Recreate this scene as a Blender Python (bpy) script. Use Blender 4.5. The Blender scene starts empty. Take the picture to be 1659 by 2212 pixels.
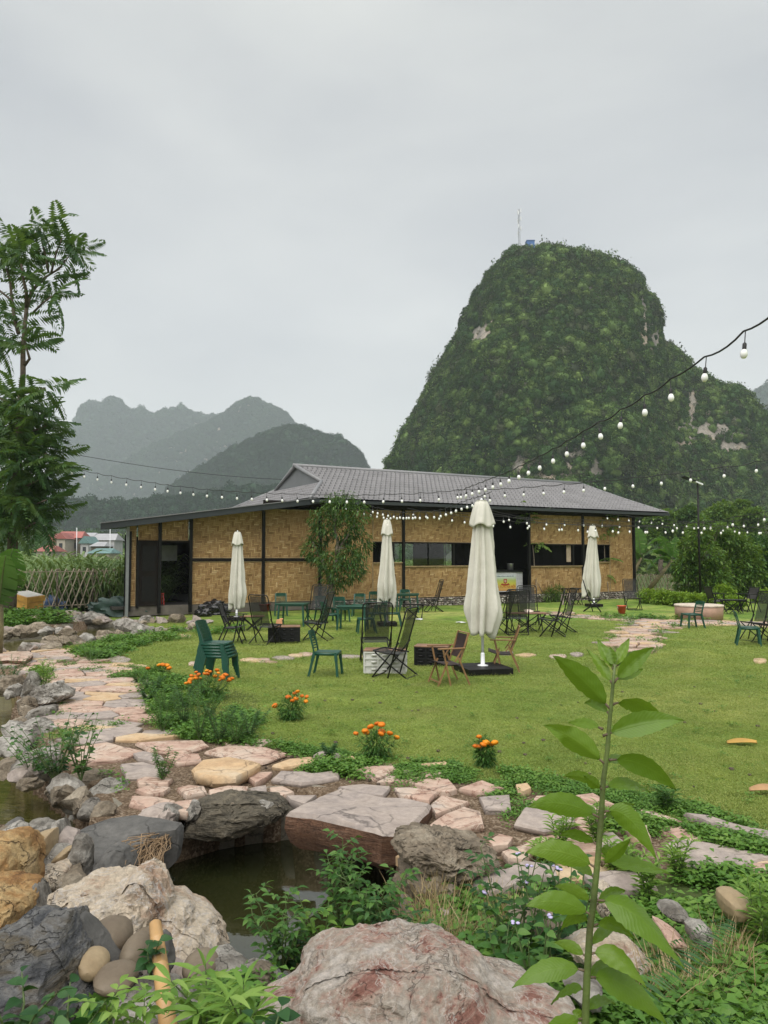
import bpy, bmesh, math, random
import numpy as np
from mathutils import Vector, Matrix, noise
R = math.radians
PI = math.pi
rnd = random.Random(11)

# ------------------------------------------------------------------ camera, sky, sun, exposure
sc = bpy.context.scene
EZ = 2.15
PITCH = math.atan(97 / 1659.0)
cd = bpy.data.cameras.new('camera'); cam = bpy.data.objects.new('camera', cd)
sc.collection.objects.link(cam); sc.camera = cam
cam.location = (0, 0, EZ); cam.rotation_euler = (PI / 2 + PITCH, 0, 0)
cd.sensor_fit = 'VERTICAL'; cd.sensor_height = 36; cd.sensor_width = 27
cd.lens = 36 * 1659 / 2212.0; cd.clip_start = 0.05; cd.clip_end = 9000

SUN_EL, SUN_ROT = R(62), R(200)
w = bpy.data.worlds.new("World"); sc.world = w; w.use_nodes = True
nt = w.node_tree; nt.nodes.clear()
def wn(t, **k):
    n = nt.nodes.new(t)
    for a, b in k.items(): setattr(n, a, b)
    return n
wo = wn('ShaderNodeOutputWorld'); bg = wn('ShaderNodeBackground'); bg.inputs['Strength'].default_value = 0.1
sky = wn('ShaderNodeTexSky', sky_type='NISHITA', sun_disc=False); sky.sun_elevation = SUN_EL; sky.sun_rotation = SUN_ROT
sky.dust_density = 4; sky.air_density = 1.2
tc = wn('ShaderNodeTexCoord'); mp = wn('ShaderNodeMapping'); mp.inputs['Scale'].default_value = (1.0, 1.0, 2.6)
mp.inputs['Rotation'].default_value = (0.25, 0.1, 0.6)
no = wn('ShaderNodeTexNoise'); no.inputs['Scale'].default_value = 1.9; no.inputs['Detail'].default_value = 5; no.inputs['Roughness'].default_value = 0.45
no.inputs['Distortion'].default_value = 0.3
cr = wn('ShaderNodeValToRGB')
cr.color_ramp.elements[0].position = 0.36; cr.color_ramp.elements[0].color = (0.76, 0.768, 0.785, 1)
cr.color_ramp.elements[1].position = 0.66; cr.color_ramp.elements[1].color = (1.03, 1.03, 0.995, 1)
sep = wn('ShaderNodeSeparateXYZ')
hr = wn('ShaderNodeValToRGB')   # a cloud layer a little brighter towards the horizon
hr.color_ramp.elements[0].position = 0.0; hr.color_ramp.elements[0].color = (1.16, 1.15, 1.13, 1)
hr.color_ramp.elements[1].position = 0.7; hr.color_ramp.elements[1].color = (0.97, 0.975, 0.96, 1)
e_ = hr.color_ramp.elements.new(0.3); e_.color = (0.97, 0.98, 1.0, 1)
mu = wn('ShaderNodeMixRGB', blend_type='MULTIPLY'); mu.inputs[0].default_value = 1
sc_ = wn('ShaderNodeVectorMath', operation='SCALE'); sc_.inputs['Scale'].default_value = 2.58
mx = wn('ShaderNodeMixRGB'); mx.inputs[0].default_value = 0.94
L = nt.links.new
L(tc.outputs['Generated'], mp.inputs['Vector']); L(mp.outputs[0], no.inputs['Vector']); L(no.outputs['Fac'], cr.inputs[0])
L(tc.outputs['Generated'], sep.inputs[0]); L(sep.outputs['Z'], hr.inputs[0])
L(cr.outputs[0], mu.inputs[1]); L(hr.outputs[0], mu.inputs[2]); L(mu.outputs[0], sc_.inputs[0])
L(sky.outputs[0], mx.inputs[1]); L(sc_.outputs[0], mx.inputs[2]); L(mx.outputs[0], bg.inputs[0]); L(bg.outputs[0], wo.inputs[0])

sd = bpy.data.lights.new('sun', 'SUN'); sd.energy = 1.5; sd.angle = R(75); sd.color = (1.0, 0.975, 0.93)
so = bpy.data.objects.new('sun', sd); sc.collection.objects.link(so)
so.rotation_euler = Vector((math.sin(SUN_ROT) * math.cos(SUN_EL), math.cos(SUN_ROT) * math.cos(SUN_EL), math.sin(SUN_EL))).to_track_quat('Z', 'Y').to_euler()
so.location = (0, 0, 60)
sc.view_settings.view_transform = 'Standard'; sc.view_settings.look = 'None'
sc.view_settings.gamma = 1; sc.view_settings.use_curve_mapping = False
sc.view_settings.exposure = 1.55
sc.cycles.max_bounces = 8; sc.cycles.transparent_max_bounces = 8; sc.cycles.volume_bounces = 1
sc.cycles.use_denoising = True

# ------------------------------------------------------------------ picture point -> place
cP, sP = math.cos(PITCH), math.sin(PITCH)
def ray(x, y):
    dx = (x - 829.5) / 1659.0; dz = -(y - 1106) / 1659.0
    return Vector((dx, cP - sP * dz, sP + cP * dz))
def P(x, y, z=0.0):
    d = ray(x, y); t = (z - EZ) / d.z
    return Vector((d.x * t, d.y * t, z))
def At(x, y, Y):
    d = ray(x, y); t = Y / d.y
    return Vector((d.x * t, Y, EZ + d.z * t))
def PX(v):
    d = Vector(v) - Vector((0, 0, EZ)); f = d.y * cP + d.z * sP; u = -d.y * sP + d.z * cP
    return (829.5 + 1659 * d.x / f, 1106 - 1659 * u / f)

# ------------------------------------------------------------------ mesh helpers
C = sc.collection
def link(name, me, parent=None, loc=None, rot=None):
    o = bpy.data.objects.new(name, me); C.objects.link(o)
    if parent is not None: o.parent = parent
    if loc is not None: o.location = loc
    if rot is not None: o.rotation_euler = rot
    return o
def tag(o, label, cat, group=None):
    o['label'] = label; o['category'] = cat
    if group: o['group'] = group
    return o
def thing(name, label, cat, loc=(0, 0, 0), rz=0.0, group=None):
    o = bpy.data.objects.new(name, None); C.objects.link(o); o.location = loc; o.rotation_euler = (0, 0, rz)
    o.empty_display_size = 0.1
    return tag(o, label, cat, group)
def copy_tree(o, parent=None):
    c = o.copy(); C.objects.link(c); c.parent = parent
    for ch in list(o.children): copy_tree(ch, c)
    return c
def place(o, loc, rz, label, group=None):
    o.location = loc; o.rotation_euler = (0, 0, rz); o['label'] = label
    if group: o['group'] = group
    return o

class MB:
    def __init__(s): s.v = []; s.f = []; s.a = []
    def quad(s, a, b, c, d, t=None):
        n = len(s.v); s.v += [tuple(a), tuple(b), tuple(c), tuple(d)]; s.f.append((n, n + 1, n + 2, n + 3))
        if t is not None: s.a.append(t)
        return s
    def poly(s, pts):
        n = len(s.v); s.v += [tuple(p) for p in pts]; s.f.append(tuple(range(n, n + len(pts)))); return s
    def box(s, c, size, M=None, taper=1.0):
        n = len(s.v); hx, hy, hz = size[0] / 2, size[1] / 2, size[2] / 2
        for k, (a, b, d) in enumerate([(-1, -1, -1), (1, -1, -1), (1, 1, -1), (-1, 1, -1), (-1, -1, 1), (1, -1, 1), (1, 1, 1), (-1, 1, 1)]):
            t = taper if d > 0 else 1.0
            p = Vector((a * hx * t, b * hy * t, d * hz))
            if M is not None: p = M @ p
            s.v.append((p.x + c[0], p.y + c[1], p.z + c[2]))
        for q in ((0, 3, 2, 1), (4, 5, 6, 7), (0, 1, 5, 4), (1, 2, 6, 5), (2, 3, 7, 6), (3, 0, 4, 7)): s.f.append(tuple(n + i for i in q))
        return s
    def bar(s, p0, p1, w, h, up=(0, 0, 1)):
        p0, p1 = Vector(p0), Vector(p1); d = p1 - p0; l = d.length
        if l < 1e-6: return s
        x = d / l; u = Vector(up)
        if abs(x.dot(u)) > 0.98: u = Vector((0, 1, 0))
        y = u.cross(x).normalized(); z = x.cross(y)
        M = Matrix((x, y, z)).transposed()
        return s.box((p0 + p1) / 2, (l, w, h), M)
    def tube(s, pts, rad, n=8, cap=True):
        pts = [Vector(p) for p in pts]; m = len(pts)
        if not hasattr(rad, '__len__'): rad = [rad] * m
        base = len(s.v); prev = None
        for i, p in enumerate(pts):
            d = (pts[min(i + 1, m - 1)] - pts[max(i - 1, 0)])
            if d.length < 1e-9: d = Vector((0, 0, 1))
            d.normalize()
            if prev is None:
                a = Vector((1, 0, 0)) if abs(d.x) < 0.8 else Vector((0, 1, 0)); a = (a - d * a.dot(d)).normalized()
            else:
                a = prev - d * prev.dot(d)
                a = a.normalized() if a.length > 1e-6 else d.orthogonal().normalized()
            prev = a; b = d.cross(a)
            for k in range(n):
                t = 2 * PI * k / n; q = p + (a * math.cos(t) + b * math.sin(t)) * rad[i]; s.v.append(tuple(q))
        for i in range(m - 1):
            for k in range(n):
                k2 = (k + 1) % n
                s.f.append((base + i * n + k, base + i * n + k2, base + (i + 1) * n + k2, base + (i + 1) * n + k))
        if cap:
            s.f.append(tuple(base + k for k in range(n))[::-1]); s.f.append(tuple(base + (m - 1) * n + k for k in range(n)))
        return s
    def lathe(s, prof, n=16, c=(0, 0, 0)):
        base = len(s.v); m = len(prof)
        for r, z in prof:
            for k in range(n):
                t = 2 * PI * k / n; s.v.append((c[0] + r * math.cos(t), c[1] + r * math.sin(t), c[2] + z))
        for i in range(m - 1):
            for k in range(n):
                k2 = (k + 1) % n; s.f.append((base + i * n + k, base + i * n + k2, base + (i + 1) * n + k2, base + (i + 1) * n + k))
        s.f.append(tuple(base + k for k in range(n))[::-1]); s.f.append(tuple(base + (m - 1) * n + k for k in range(n)))
        return s
    def mesh(s, name, m, smooth=False):
        me = bpy.data.meshes.new(name); me.from_pydata(s.v, [], s.f)
        if m is not None: me.materials.append(m)
        if smooth: me.polygons.foreach_set('use_smooth', [True] * len(me.polygons))
        if s.a and len(s.a) == len(me.polygons):
            at = me.attributes.new('tone', 'FLOAT', 'FACE'); at.data.foreach_set('value', s.a)
        me.update(); return me
    def build(s, name, m, parent=None, smooth=False, bevel=0.0, loc=None, rot=None, label=None, kind=None):
        o = link(name, s.mesh(name, m, smooth), parent, loc, rot)
        if bevel:
            b = o.modifiers.new('bevel', 'BEVEL'); b.width = bevel; b.segments = 2; b.limit_method = 'ANGLE'
        if label: o['label'] = label
        if kind: o['kind'] = kind
        return o
def npmesh(name, v, f, m, smooth=False, attrs=None):
    v = np.asarray(v, dtype=np.float32); f = np.asarray(f, dtype=np.int32); k = f.shape[1]
    me = bpy.data.meshes.new(name)
    me.vertices.add(len(v)); me.vertices.foreach_set('co', v.ravel())
    me.loops.add(f.size); me.loops.foreach_set('vertex_index', f.ravel())
    me.polygons.add(len(f)); me.polygons.foreach_set('loop_start', np.arange(0, f.size, k, dtype=np.int32))
    if smooth: me.polygons.foreach_set('use_smooth', np.ones(len(f), dtype=bool))
    if m is not None: me.materials.append(m)
    for nm, (dom, val) in (attrs or {}).items():
        at = me.attributes.new(nm, 'FLOAT', dom); at.data.foreach_set('value', np.asarray(val, dtype=np.float32))
    me.update(calc_edges=True); return me

# cheap vectorised value noise
_rs = np.random.RandomState(5); _G = _rs.rand(64, 64, 64).astype(np.float32)
def vnoise(p):
    p = np.asarray(p, dtype=np.float64); i = np.floor(p).astype(int); f = p - i; f = f * f * (3 - 2 * f); i &= 63; j = (i + 1) & 63
    x0, y0, z0 = i[..., 0], i[..., 1], i[..., 2]; x1, y1, z1 = j[..., 0], j[..., 1], j[..., 2]; fx, fy, fz = f[..., 0], f[..., 1], f[..., 2]
    a = _G[x0, y0, z0] * (1 - fx) + _G[x1, y0, z0] * fx; b = _G[x0, y1, z0] * (1 - fx) + _G[x1, y1, z0] * fx
    c = _G[x0, y0, z1] * (1 - fx) + _G[x1, y0, z1] * fx; d = _G[x0, y1, z1] * (1 - fx) + _G[x1, y1, z1] * fx
    return ((a * (1 - fy) + b * fy) * (1 - fz) + (c * (1 - fy) + d * fy) * fz) * 2 - 1
def fbm(p, o=4, g=0.5):
    p = np.asarray(p, dtype=np.float64); s = 0; a = 1.0
    for k in range(o): s = s + a * vnoise(p * 2.03 ** k + 17.3 * k); a *= g
    return s

# ------------------------------------------------------------------ materials
class NT:
    def __init__(s, name):
        s.m = bpy.data.materials.new(name); s.m.use_nodes = True; s.t = s.m.node_tree
        s.b = s.t.nodes['Principled BSDF']; s.o = s.t.nodes['Material Output']
    def n(s, t, **k):
        x = s.t.nodes.new(t)
        for a, b in k.items():
            if a.startswith('i_'): x.inputs[a[2:].replace('_', ' ')].default_value = b
            else: setattr(x, a, b)
        return x
    def l(s, a, b): s.t.links.new(a, b)
    def noise(s, scale, detail=4, rough=0.55, vec=None, dist=0.0):
        x = s.n('ShaderNodeTexNoise'); x.inputs['Scale'].default_value = scale; x.inputs['Detail'].default_value = detail
        x.inputs['Roughness'].default_value = rough; x.inputs['Distortion'].default_value = dist
        if vec is not None: s.l(vec, x.inputs['Vector'])
        return x
    def ramp(s, src, stops):
        r = s.n('ShaderNodeValToRGB'); e = r.color_ramp.elements
        while len(e) < len(stops): e.new(0.5)
        for k, (p, c) in enumerate(stops): e[k].position = p; e[k].color = (*c, 1) if len(c) == 3 else c
        s.l(src, r.inputs[0]); return r
    def mix(s, fac, a, b, mode='MIX'):
        x = s.n('ShaderNodeMixRGB', blend_type=mode)
        for k, v in ((0, fac), (1, a), (2, b)):
            if hasattr(v, 'is_linked'): s.l(v, x.inputs[k])
            elif k == 0: x.inputs[0].default_value = v
            else: x.inputs[k].default_value = (*v, 1)
        return x
    def bump(s, h, strength=0.3, dist=0.02):
        x = s.n('ShaderNodeBump'); x.inputs['Strength'].default_value = strength; x.inputs['Distance'].default_value = dist
        s.l(h, x.inputs['Height']); s.l(x.outputs[0], s.b.inputs['Normal']); return x
    def coords(s, kind='Object'):
        x = s.n('ShaderNodeTexCoord'); return x.outputs[kind]
    def pos(s):
        return s.n('ShaderNodeNewGeometry').outputs['Position']
    def mapping(s, vec, scale=(1, 1, 1), rot=(0, 0, 0)):
        x = s.n('ShaderNodeMapping'); x.inputs['Scale'].default_value = scale; x.inputs['Rotation'].default_value = rot
        s.l(vec, x.inputs['Vector']); return x.outputs[0]

def M_plain(name, c, rough=0.5, var=0.12, scale=6, bump=0.1, metal=0.0, spec=0.5, dirt=None):
    t = NT(name); co = t.coords(); n1 = t.noise(scale, 5, 0.6, co)
    a = tuple(max(0, x * (1 - var * 2)) for x in c); b = tuple(min(1, x * (1 + var)) for x in c)
    r = t.ramp(n1.outputs['Fac'], [(0.3, a), (0.7, b)]); col = r.outputs[0]
    if dirt:
        n2 = t.noise(scale * 0.35, 6, 0.7, co); r2 = t.ramp(n2.outputs['Fac'], [(0.48, (0, 0, 0)), (0.75, (0.7, 0.7, 0.7))])
        col = t.mix(r2.outputs[0], col, dirt).outputs[0]
    t.l(col, t.b.inputs['Base Color']); t.b.inputs['Roughness'].default_value = rough; t.b.inputs['Metallic'].default_value = metal
    t.b.inputs['Specular IOR Level'].default_value = spec
    if bump: t.bump(t.noise(scale * 7, 4, 0.6, co).outputs['Fac'], bump, 0.01)
    return t.m

def M_leaf(name, c1, c2, c3, trans=0.3, rough=0.5, nscale=0.35, spec=0.3, instr=True, rw=.45, iw=.35):
    t = NT(name); oi = t.n('ShaderNodeObjectInfo'); geo = t.n('ShaderNodeNewGeometry')
    n1 = t.noise(nscale, 3, 0.5, geo.outputs['Position'])
    a = t.n('ShaderNodeMath', operation='ADD'); m2 = t.n('ShaderNodeMath', operation='MULTIPLY'); m2.inputs[1].default_value = rw
    t.l(oi.outputs['Random'] if instr else geo.outputs['Random Per Island'], m2.inputs[0]); t.l(m2.outputs[0], a.inputs[0])
    m3 = t.n('ShaderNodeMath', operation='MULTIPLY'); m3.inputs[1].default_value = iw
    t.l(geo.outputs['Random Per Island'], m3.inputs[0]); m4 = t.n('ShaderNodeMath', operation='ADD'); t.l(m3.outputs[0], m4.inputs[0])
    m5 = t.n('ShaderNodeMath', operation='MULTIPLY_ADD'); m5.inputs[1].default_value = 0.9; m5.inputs[2].default_value = -0.35
    t.l(n1.outputs['Fac'], m5.inputs[0]); t.l(m5.outputs[0], m4.inputs[1]); t.l(m4.outputs[0], a.inputs[1])
    r = t.ramp(a.outputs[0], [(0.1, c1), (0.5, c2), (0.95, c3)])
    t.l(r.outputs[0], t.b.inputs['Base Color']); t.b.inputs['Roughness'].default_value = rough; t.b.inputs['Specular IOR Level'].default_value = spec
    tr = t.n('ShaderNodeBsdfTranslucent'); mc = t.mix(0.6, r.outputs[0], (c3[0] * 1.3, c3[1] * 1.3, c3[2] * 0.5))
    t.l(mc.outputs[0], tr.inputs[0]); ms = t.n('ShaderNodeMixShader'); ms.inputs[0].default_value = trans
    t.l(t.b.outputs[0], ms.inputs[1]); t.l(tr.outputs[0], ms.inputs[2]); t.l(ms.outputs[0], t.o.inputs[0])
    return t.m

def M_rock(name, stops, scale=3.0, veins=None, bump=0.6, layer=None, rough=0.8, speck=0.25, vscale=2.2, crack=0.55, nr=0.62):
    """mottled stone; veins = (colour, width); layer = rotation for bedding"""
    t = NT(name); co = t.coords(); oi = t.n('ShaderNodeObjectInfo')
    ad = t.n('ShaderNodeVectorMath', operation='ADD'); cx = t.n('ShaderNodeCombineXYZ')
    mm = t.n('ShaderNodeMath', operation='MULTIPLY'); mm.inputs[1].default_value = 37; t.l(oi.outputs['Random'], mm.inputs[0])
    for k in range(3): t.l(mm.outputs[0], cx.inputs[k])
    t.l(co, ad.inputs[0]); t.l(cx.outputs[0], ad.inputs[1]); v = ad.outputs[0]
    vv = t.mapping(v, (1, 1, 5.5), layer) if layer else v
    n1 = t.noise(scale, 10, nr, vv, 0.6); r = t.ramp(n1.outputs['Fac'], stops); col = r.outputs[0]
    hsum = n1.outputs['Fac']
    if veins:
        vc, wd = veins
        n3 = t.noise(vscale, 6, 0.6, v, 1.5)
        ab = t.n('ShaderNodeMath', operation='SUBTRACT'); ab.inputs[1].default_value = 0.5; t.l(n3.outputs['Fac'], ab.inputs[0])
        ab2 = t.n('ShaderNodeMath', operation='ABSOLUTE'); t.l(ab.outputs[0], ab2.inputs[0])
        r3 = t.ramp(ab2.outputs[0], [(0.0, (1, 1, 1)), (wd, (0, 0, 0))])
        col = t.mix(r3.outputs[0], col, vc).outputs[0]
    n4 = t.noise(scale * 9, 5, 0.7, v); r4 = t.ramp(n4.outputs['Fac'], [(0.3, (1 - speck,) * 3), (0.7, (1.0 + speck * 0.3,) * 3)])
    col = t.mix(1.0, col, r4.outputs[0], 'MULTIPLY').outputs[0]
    crk = None
    if crack and bump > .2:
        wv = t.n('ShaderNodeVectorMath', operation='ADD'); nw = t.noise(scale * 1.3, 4, .6, v); sw = t.n('ShaderNodeVectorMath', operation='SCALE'); sw.inputs['Scale'].default_value = .35
        t.l(nw.outputs['Color'], sw.inputs[0]); t.l(vv, wv.inputs[0]); t.l(sw.outputs[0], wv.inputs[1])
        vo = t.n('ShaderNodeTexVoronoi', feature='DISTANCE_TO_EDGE'); vo.inputs['Scale'].default_value = scale * 1.4; t.l(wv.outputs[0], vo.inputs['Vector'])
        rc_ = t.ramp(vo.outputs['Distance'], [(0.0, (1 - crack,) * 3), (0.035, (1, 1, 1))]); crk = rc_.outputs[0]
        nm = t.noise(scale * .9, 3, .5, v); rm = t.ramp(nm.outputs['Fac'], [(.46, (1, 1, 1)), (.58, (0, 0, 0))]); crk = t.mix(rm.outputs[0], crk, (1, 1, 1)).outputs[0]
        col = t.mix(1.0, col, crk, 'MULTIPLY').outputs[0]
    t.l(col, t.b.inputs['Base Color']); t.b.inputs['Roughness'].default_value = rough; t.b.inputs['Specular IOR Level'].default_value = 0.3
    n5 = t.noise(scale * 4, 10, 0.75, vv); m6 = t.mix(0.45, n5.outputs['Fac'], hsum)
    if crk is not None: m6 = t.mix(1.0, m6.outputs[0], crk, 'MULTIPLY')
    t.bump(m6.outputs[0], bump, 0.09)
    return t.m

# ------------------------------------------------------------------ instancer for stuff
def scatter(name, pts, rot, scl, protos, idx, kind='stuff'):
    n = len(pts); me = bpy.data.meshes.new(name); me.vertices.add(n); me.vertices.foreach_set('co', np.asarray(pts, dtype=np.float32).ravel())
    at = me.attributes.new('rot', 'FLOAT_VECTOR', 'POINT'); at.data.foreach_set('vector', np.asarray(rot, dtype=np.float32).ravel())
    s = np.asarray(scl, dtype=np.float32)
    if s.ndim == 1: s = np.repeat(s[:, None], 3, 1)
    at = me.attributes.new('scl', 'FLOAT_VECTOR', 'POINT'); at.data.foreach_set('vector', s.ravel())
    at = me.attributes.new('idx', 'INT', 'POINT'); at.data.foreach_set('value', np.asarray(idx, dtype=np.int32))
    o = link(name, me)
    g = bpy.data.node_groups.new(name, 'GeometryNodeTree')
    g.interface.new_socket('Geometry', in_out='INPUT', socket_type='NodeSocketGeometry')
    g.interface.new_socket('Geometry', in_out='OUTPUT', socket_type='NodeSocketGeometry')
    gi = g.nodes.new('NodeGroupInput'); go = g.nodes.new('NodeGroupOutput'); ip = g.nodes.new('GeometryNodeInstanceOnPoints')
    jn = g.nodes.new('GeometryNodeJoinGeometry')
    for p in protos:
        ob = g.nodes.new('GeometryNodeObjectInfo'); ob.inputs['Object'].default_value = p; ob.inputs['As Instance'].default_value = True
        g.links.new(ob.outputs['Geometry'], jn.inputs[0])
    def na(nm, ty):
        x = g.nodes.new('GeometryNodeInputNamedAttribute'); x.data_type = ty; x.inputs['Name'].default_value = nm; return x.outputs[0]
    er = g.nodes.new('FunctionNodeEulerToRotation')
    g.links.new(na('rot', 'FLOAT_VECTOR'), er.inputs[0])
    g.links.new(gi.outputs[0], ip.inputs['Points']); g.links.new(jn.outputs[0], ip.inputs['Instance'])
    ip.inputs['Pick Instance'].default_value = True
    g.links.new(na('idx', 'INT'), ip.inputs['Instance Index']); g.links.new(er.outputs[0], ip.inputs['Rotation'])
    g.links.new(na('scl', 'FLOAT_VECTOR'), ip.inputs['Scale']); g.links.new(ip.outputs[0], go.inputs[0])
    md = o.modifiers.new('scatter', 'NODES'); md.node_group = g
    o['kind'] = kind
    return o
def proto(name, me): return bpy.data.objects.new(name, me)

# leaf soups ------------------------------------------------------
def leaves_mesh(name, P0, D, Ln, Wd, mat, seed=0, fold=0.25, droop=0.25, seg=2):
    """P0 base points, D directions, arrays of length and width; each leaf = folded, drooping blade of 2*seg quads"""
    rs = np.random.RandomState(seed); P0 = np.asarray(P0, float); D = np.asarray(D, float); n = len(P0)
    Ln = np.broadcast_to(Ln, (n,)).astype(float); Wd = np.broadcast_to(Wd, (n,)).astype(float)
    D = D / (np.linalg.norm(D, axis=1, keepdims=True) + 1e-9)
    up = np.tile([[0, 0, 1.0]], (n, 1)) + rs.normal(0, 0.35, (n, 3))
    S = np.cross(D, up); S /= (np.linalg.norm(S, axis=1, keepdims=True) + 1e-9); U = np.cross(S, D)
    ts = np.linspace(0, 1, seg + 2); wid = np.sin(PI * np.clip(ts, 0.0, 1) ** 0.8) ; V = []
    for k, t in enumerate(ts):
        c = P0 + D * (Ln * t)[:, None]; c[:, 2] -= Ln * droop * t * t
        if k in (0, len(ts) - 1): V.append(c)
        else:
            h = (Wd * 0.5 * wid[k])[:, None]
            V.append(c + S * h + U * h * fold * 2); V.append(c); V.append(c - S * h + U * h * fold * 2)
    V = np.stack(V, 1); nv = V.shape[1]; F = []
    for k in range(seg - 1):
        a = 1 + 3 * k; F += [(a, a + 3, a + 4, a + 1), (a + 1, a + 4, a + 5, a + 2)]
    e = 1 + 3 * (seg - 1)
    T = [(0, 1, 2), (0, 2, 3), (e, nv - 1, e + 1), (e + 1, nv - 1, e + 2)]
    T += [t for q in F for t in ((q[0], q[1], q[2]), (q[0], q[2], q[3]))]
    T = np.array(T); FF = (np.arange(n)[:, None, None] * nv + T[None]).reshape(-1, 3)
    return npmesh(name, V.reshape(-1, 3), FF, mat)
def rdir(rs, n, zmin=-0.6, zmax=1.0):
    z = rs.uniform(zmin, zmax, n); t = rs.uniform(0, 2 * PI, n); r = np.sqrt(np.clip(1 - z * z, 0, 1)); return np.stack([r * np.cos(t), r * np.sin(t), z], 1)

def poly_in(px, py, poly):
    px = np.asarray(px); inside = np.zeros(px.shape, bool); n = len(poly)
    for i in range(n):
        x0, y0 = poly[i][0], poly[i][1]; x1, y1 = poly[(i + 1) % n][0], poly[(i + 1) % n][1]
        c = ((y0 > py) != (y1 > py)) & (px < (x1 - x0) * (py - y0) / (y1 - y0 + 1e-12) + x0); inside ^= c
    return inside
def poly_dist(px, py, poly):
    d = np.full(np.shape(px), 1e9); n = len(poly)
    for i in range(n):
        x0, y0 = poly[i][0], poly[i][1]; x1, y1 = poly[(i + 1) % n][0], poly[(i + 1) % n][1]
        dx, dy = x1 - x0, y1 - y0; t = np.clip(((px - x0) * dx + (py - y0) * dy) / (dx * dx + dy * dy + 1e-12), 0, 1)
        d = np.minimum(d, np.hypot(px - x0 - t * dx, py - y0 - t * dy))
    return np.where(poly_in(px, py, poly), -d, d)
# ------------------------------------------------------------------ materials of the land
def ground_material():
    t = NT('lawn_and_soil'); p = t.pos()
    at = t.n('ShaderNodeAttribute'); at.attribute_name = 'soil'
    at2 = t.n('ShaderNodeAttribute'); at2.attribute_name = 'wild'
    big = t.noise(0.28, 4, 0.55, p, 0.8); mid = t.noise(1.6, 5, 0.6, p); fine = t.noise(26, 6, 0.75, p); streak = t.noise(7, 5, 0.7, t.mapping(p, (1, 1.0, 1)))
    g1 = t.ramp(big.outputs['Fac'], [(0.38, (0.130, 0.215, 0.038)), (0.52, (0.210, 0.290, 0.060)), (0.64, (0.310, 0.335, 0.100))])
    g2 = t.ramp(mid.outputs['Fac'], [(0.34, (0.58, 0.66, 0.55)), (0.52, (1, 1, 1)), (0.68, (1.25, 1.15, 1.05))])
    g3 = t.ramp(fine.outputs['Fac'], [(0.30, (0.52, 0.56, 0.5)), (0.52, (1, 1, 1)), (0.74, (1.35, 1.28, 1.2))])
    g4 = t.ramp(streak.outputs['Fac'], [(0.32, (0.7, 0.76, 0.62)), (0.5, (1, 1, 1))])
    g = t.mix(1, g1.outputs[0], g2.outputs[0], 'MULTIPLY'); g = t.mix(1, g.outputs[0], g3.outputs[0], 'MULTIPLY'); g = t.mix(1, g.outputs[0], g4.outputs[0], 'MULTIPLY')
    worn = t.ramp(t.noise(.55, 6, .65, t.mapping(p, (1, 1.6, 1), (0, 0, .5))).outputs['Fac'], [(.56, (0, 0, 0)), (.70, (.75, .75, .75))]); g = t.mix(worn.outputs[0], g.outputs[0], (.20, .175, .075))
    spot = t.noise(3.1, 2, 0.5, p); sr = t.ramp(spot.outputs['Fac'], [(0.74, (0, 0, 0)), (0.79, (1, 1, 1))])
    g = t.mix(sr.outputs[0], g.outputs[0], (0.075, 0.06, 0.035))
    vo = t.n('ShaderNodeTexVoronoi'); vo.inputs['Scale'].default_value = 55; t.l(p, vo.inputs['Vector'])
    s1 = t.ramp(vo.outputs['Color'], [(0.1, (0.10, 0.072, 0.048)), (0.6, (0.20, 0.15, 0.105)), (0.97, (0.38, 0.32, 0.25))])
    s2 = t.ramp(t.noise(3, 6, 0.7, p).outputs['Fac'], [(0.3, (0.55, 0.5, 0.45)), (0.7, (1.1, 1.05, 1.0))])
    s = t.mix(1, s1.outputs[0], s2.outputs[0], 'MULTIPLY')
    wd = t.ramp(t.noise(5, 5, 0.7, p).outputs['Fac'], [(0.3, (0.03, 0.045, 0.014)), (0.6, (0.07, 0.10, 0.03)), (0.8, (0.13, 0.11, 0.06))])
    en = t.noise(2.6, 5, 0.7, p)
    def soft(a):
        x = t.n('ShaderNodeMath', operation='ADD'); t.l(a, x.inputs[0]); y = t.n('ShaderNodeMath', operation='MULTIPLY_ADD')
        y.inputs[1].default_value = 1.0; y.inputs[2].default_value = -0.5; t.l(en.outputs['Fac'], y.inputs[0]); t.l(y.outputs[0], x.inputs[1])
        r = t.ramp(x.outputs[0], [(0.42, (0, 0, 0)), (0.58, (1, 1, 1))]); return r.outputs[0]
    c = t.mix(soft(at2.outputs['Fac']), g.outputs[0], wd.outputs[0]); c = t.mix(soft(at.outputs['Fac']), c.outputs[0], s.outputs[0])
    t.l(c.outputs[0], t.b.inputs['Base Color']); t.b.inputs['Roughness'].default_value = 0.9; t.b.inputs['Specular IOR Level'].default_value = 0.15
    t.bump(fine.outputs['Fac'], 0.7, 0.05)
    return t.m

# far rims are read at the water level, near rims at the bank top that hides the water
POND = [
 (-0.2, [(-420, 1385, 0), (20, 1378, 0), (60, 1374, 0), (150, 1367, 0), (185, 1359, 0), (290, 1351, 0)], [(310, 1362), (225, 1376), (180, 1386), (120, 1397), (40, 1408), (-420, 1414)]),
 (-0.45, [(-700, 1520, 0), (-60, 1500, 0), (30, 1499, 0), (48, 1512, 0), (52, 1545, 0), (30, 1605, 0), (35, 1655, 0), (80, 1705, 0), (150, 1765, 0), (200, 1800, 0)], [(205, 1800), (150, 1812), (60, 1790), (-100, 1800), (-700, 1830)]),
 (-0.45, [(345, 1868, 0), (430, 1842, 0), (520, 1824, 0), (620, 1812, 0), (700, 1820, 0), (780, 1845, 0), (850, 1885, 0)], [(900, 1950), (850, 2040), (690, 2140), (560, 2170), (480, 2130), (420, 2040), (370, 1950), (335, 1895)]),
]
WZ = -0.45
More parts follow.
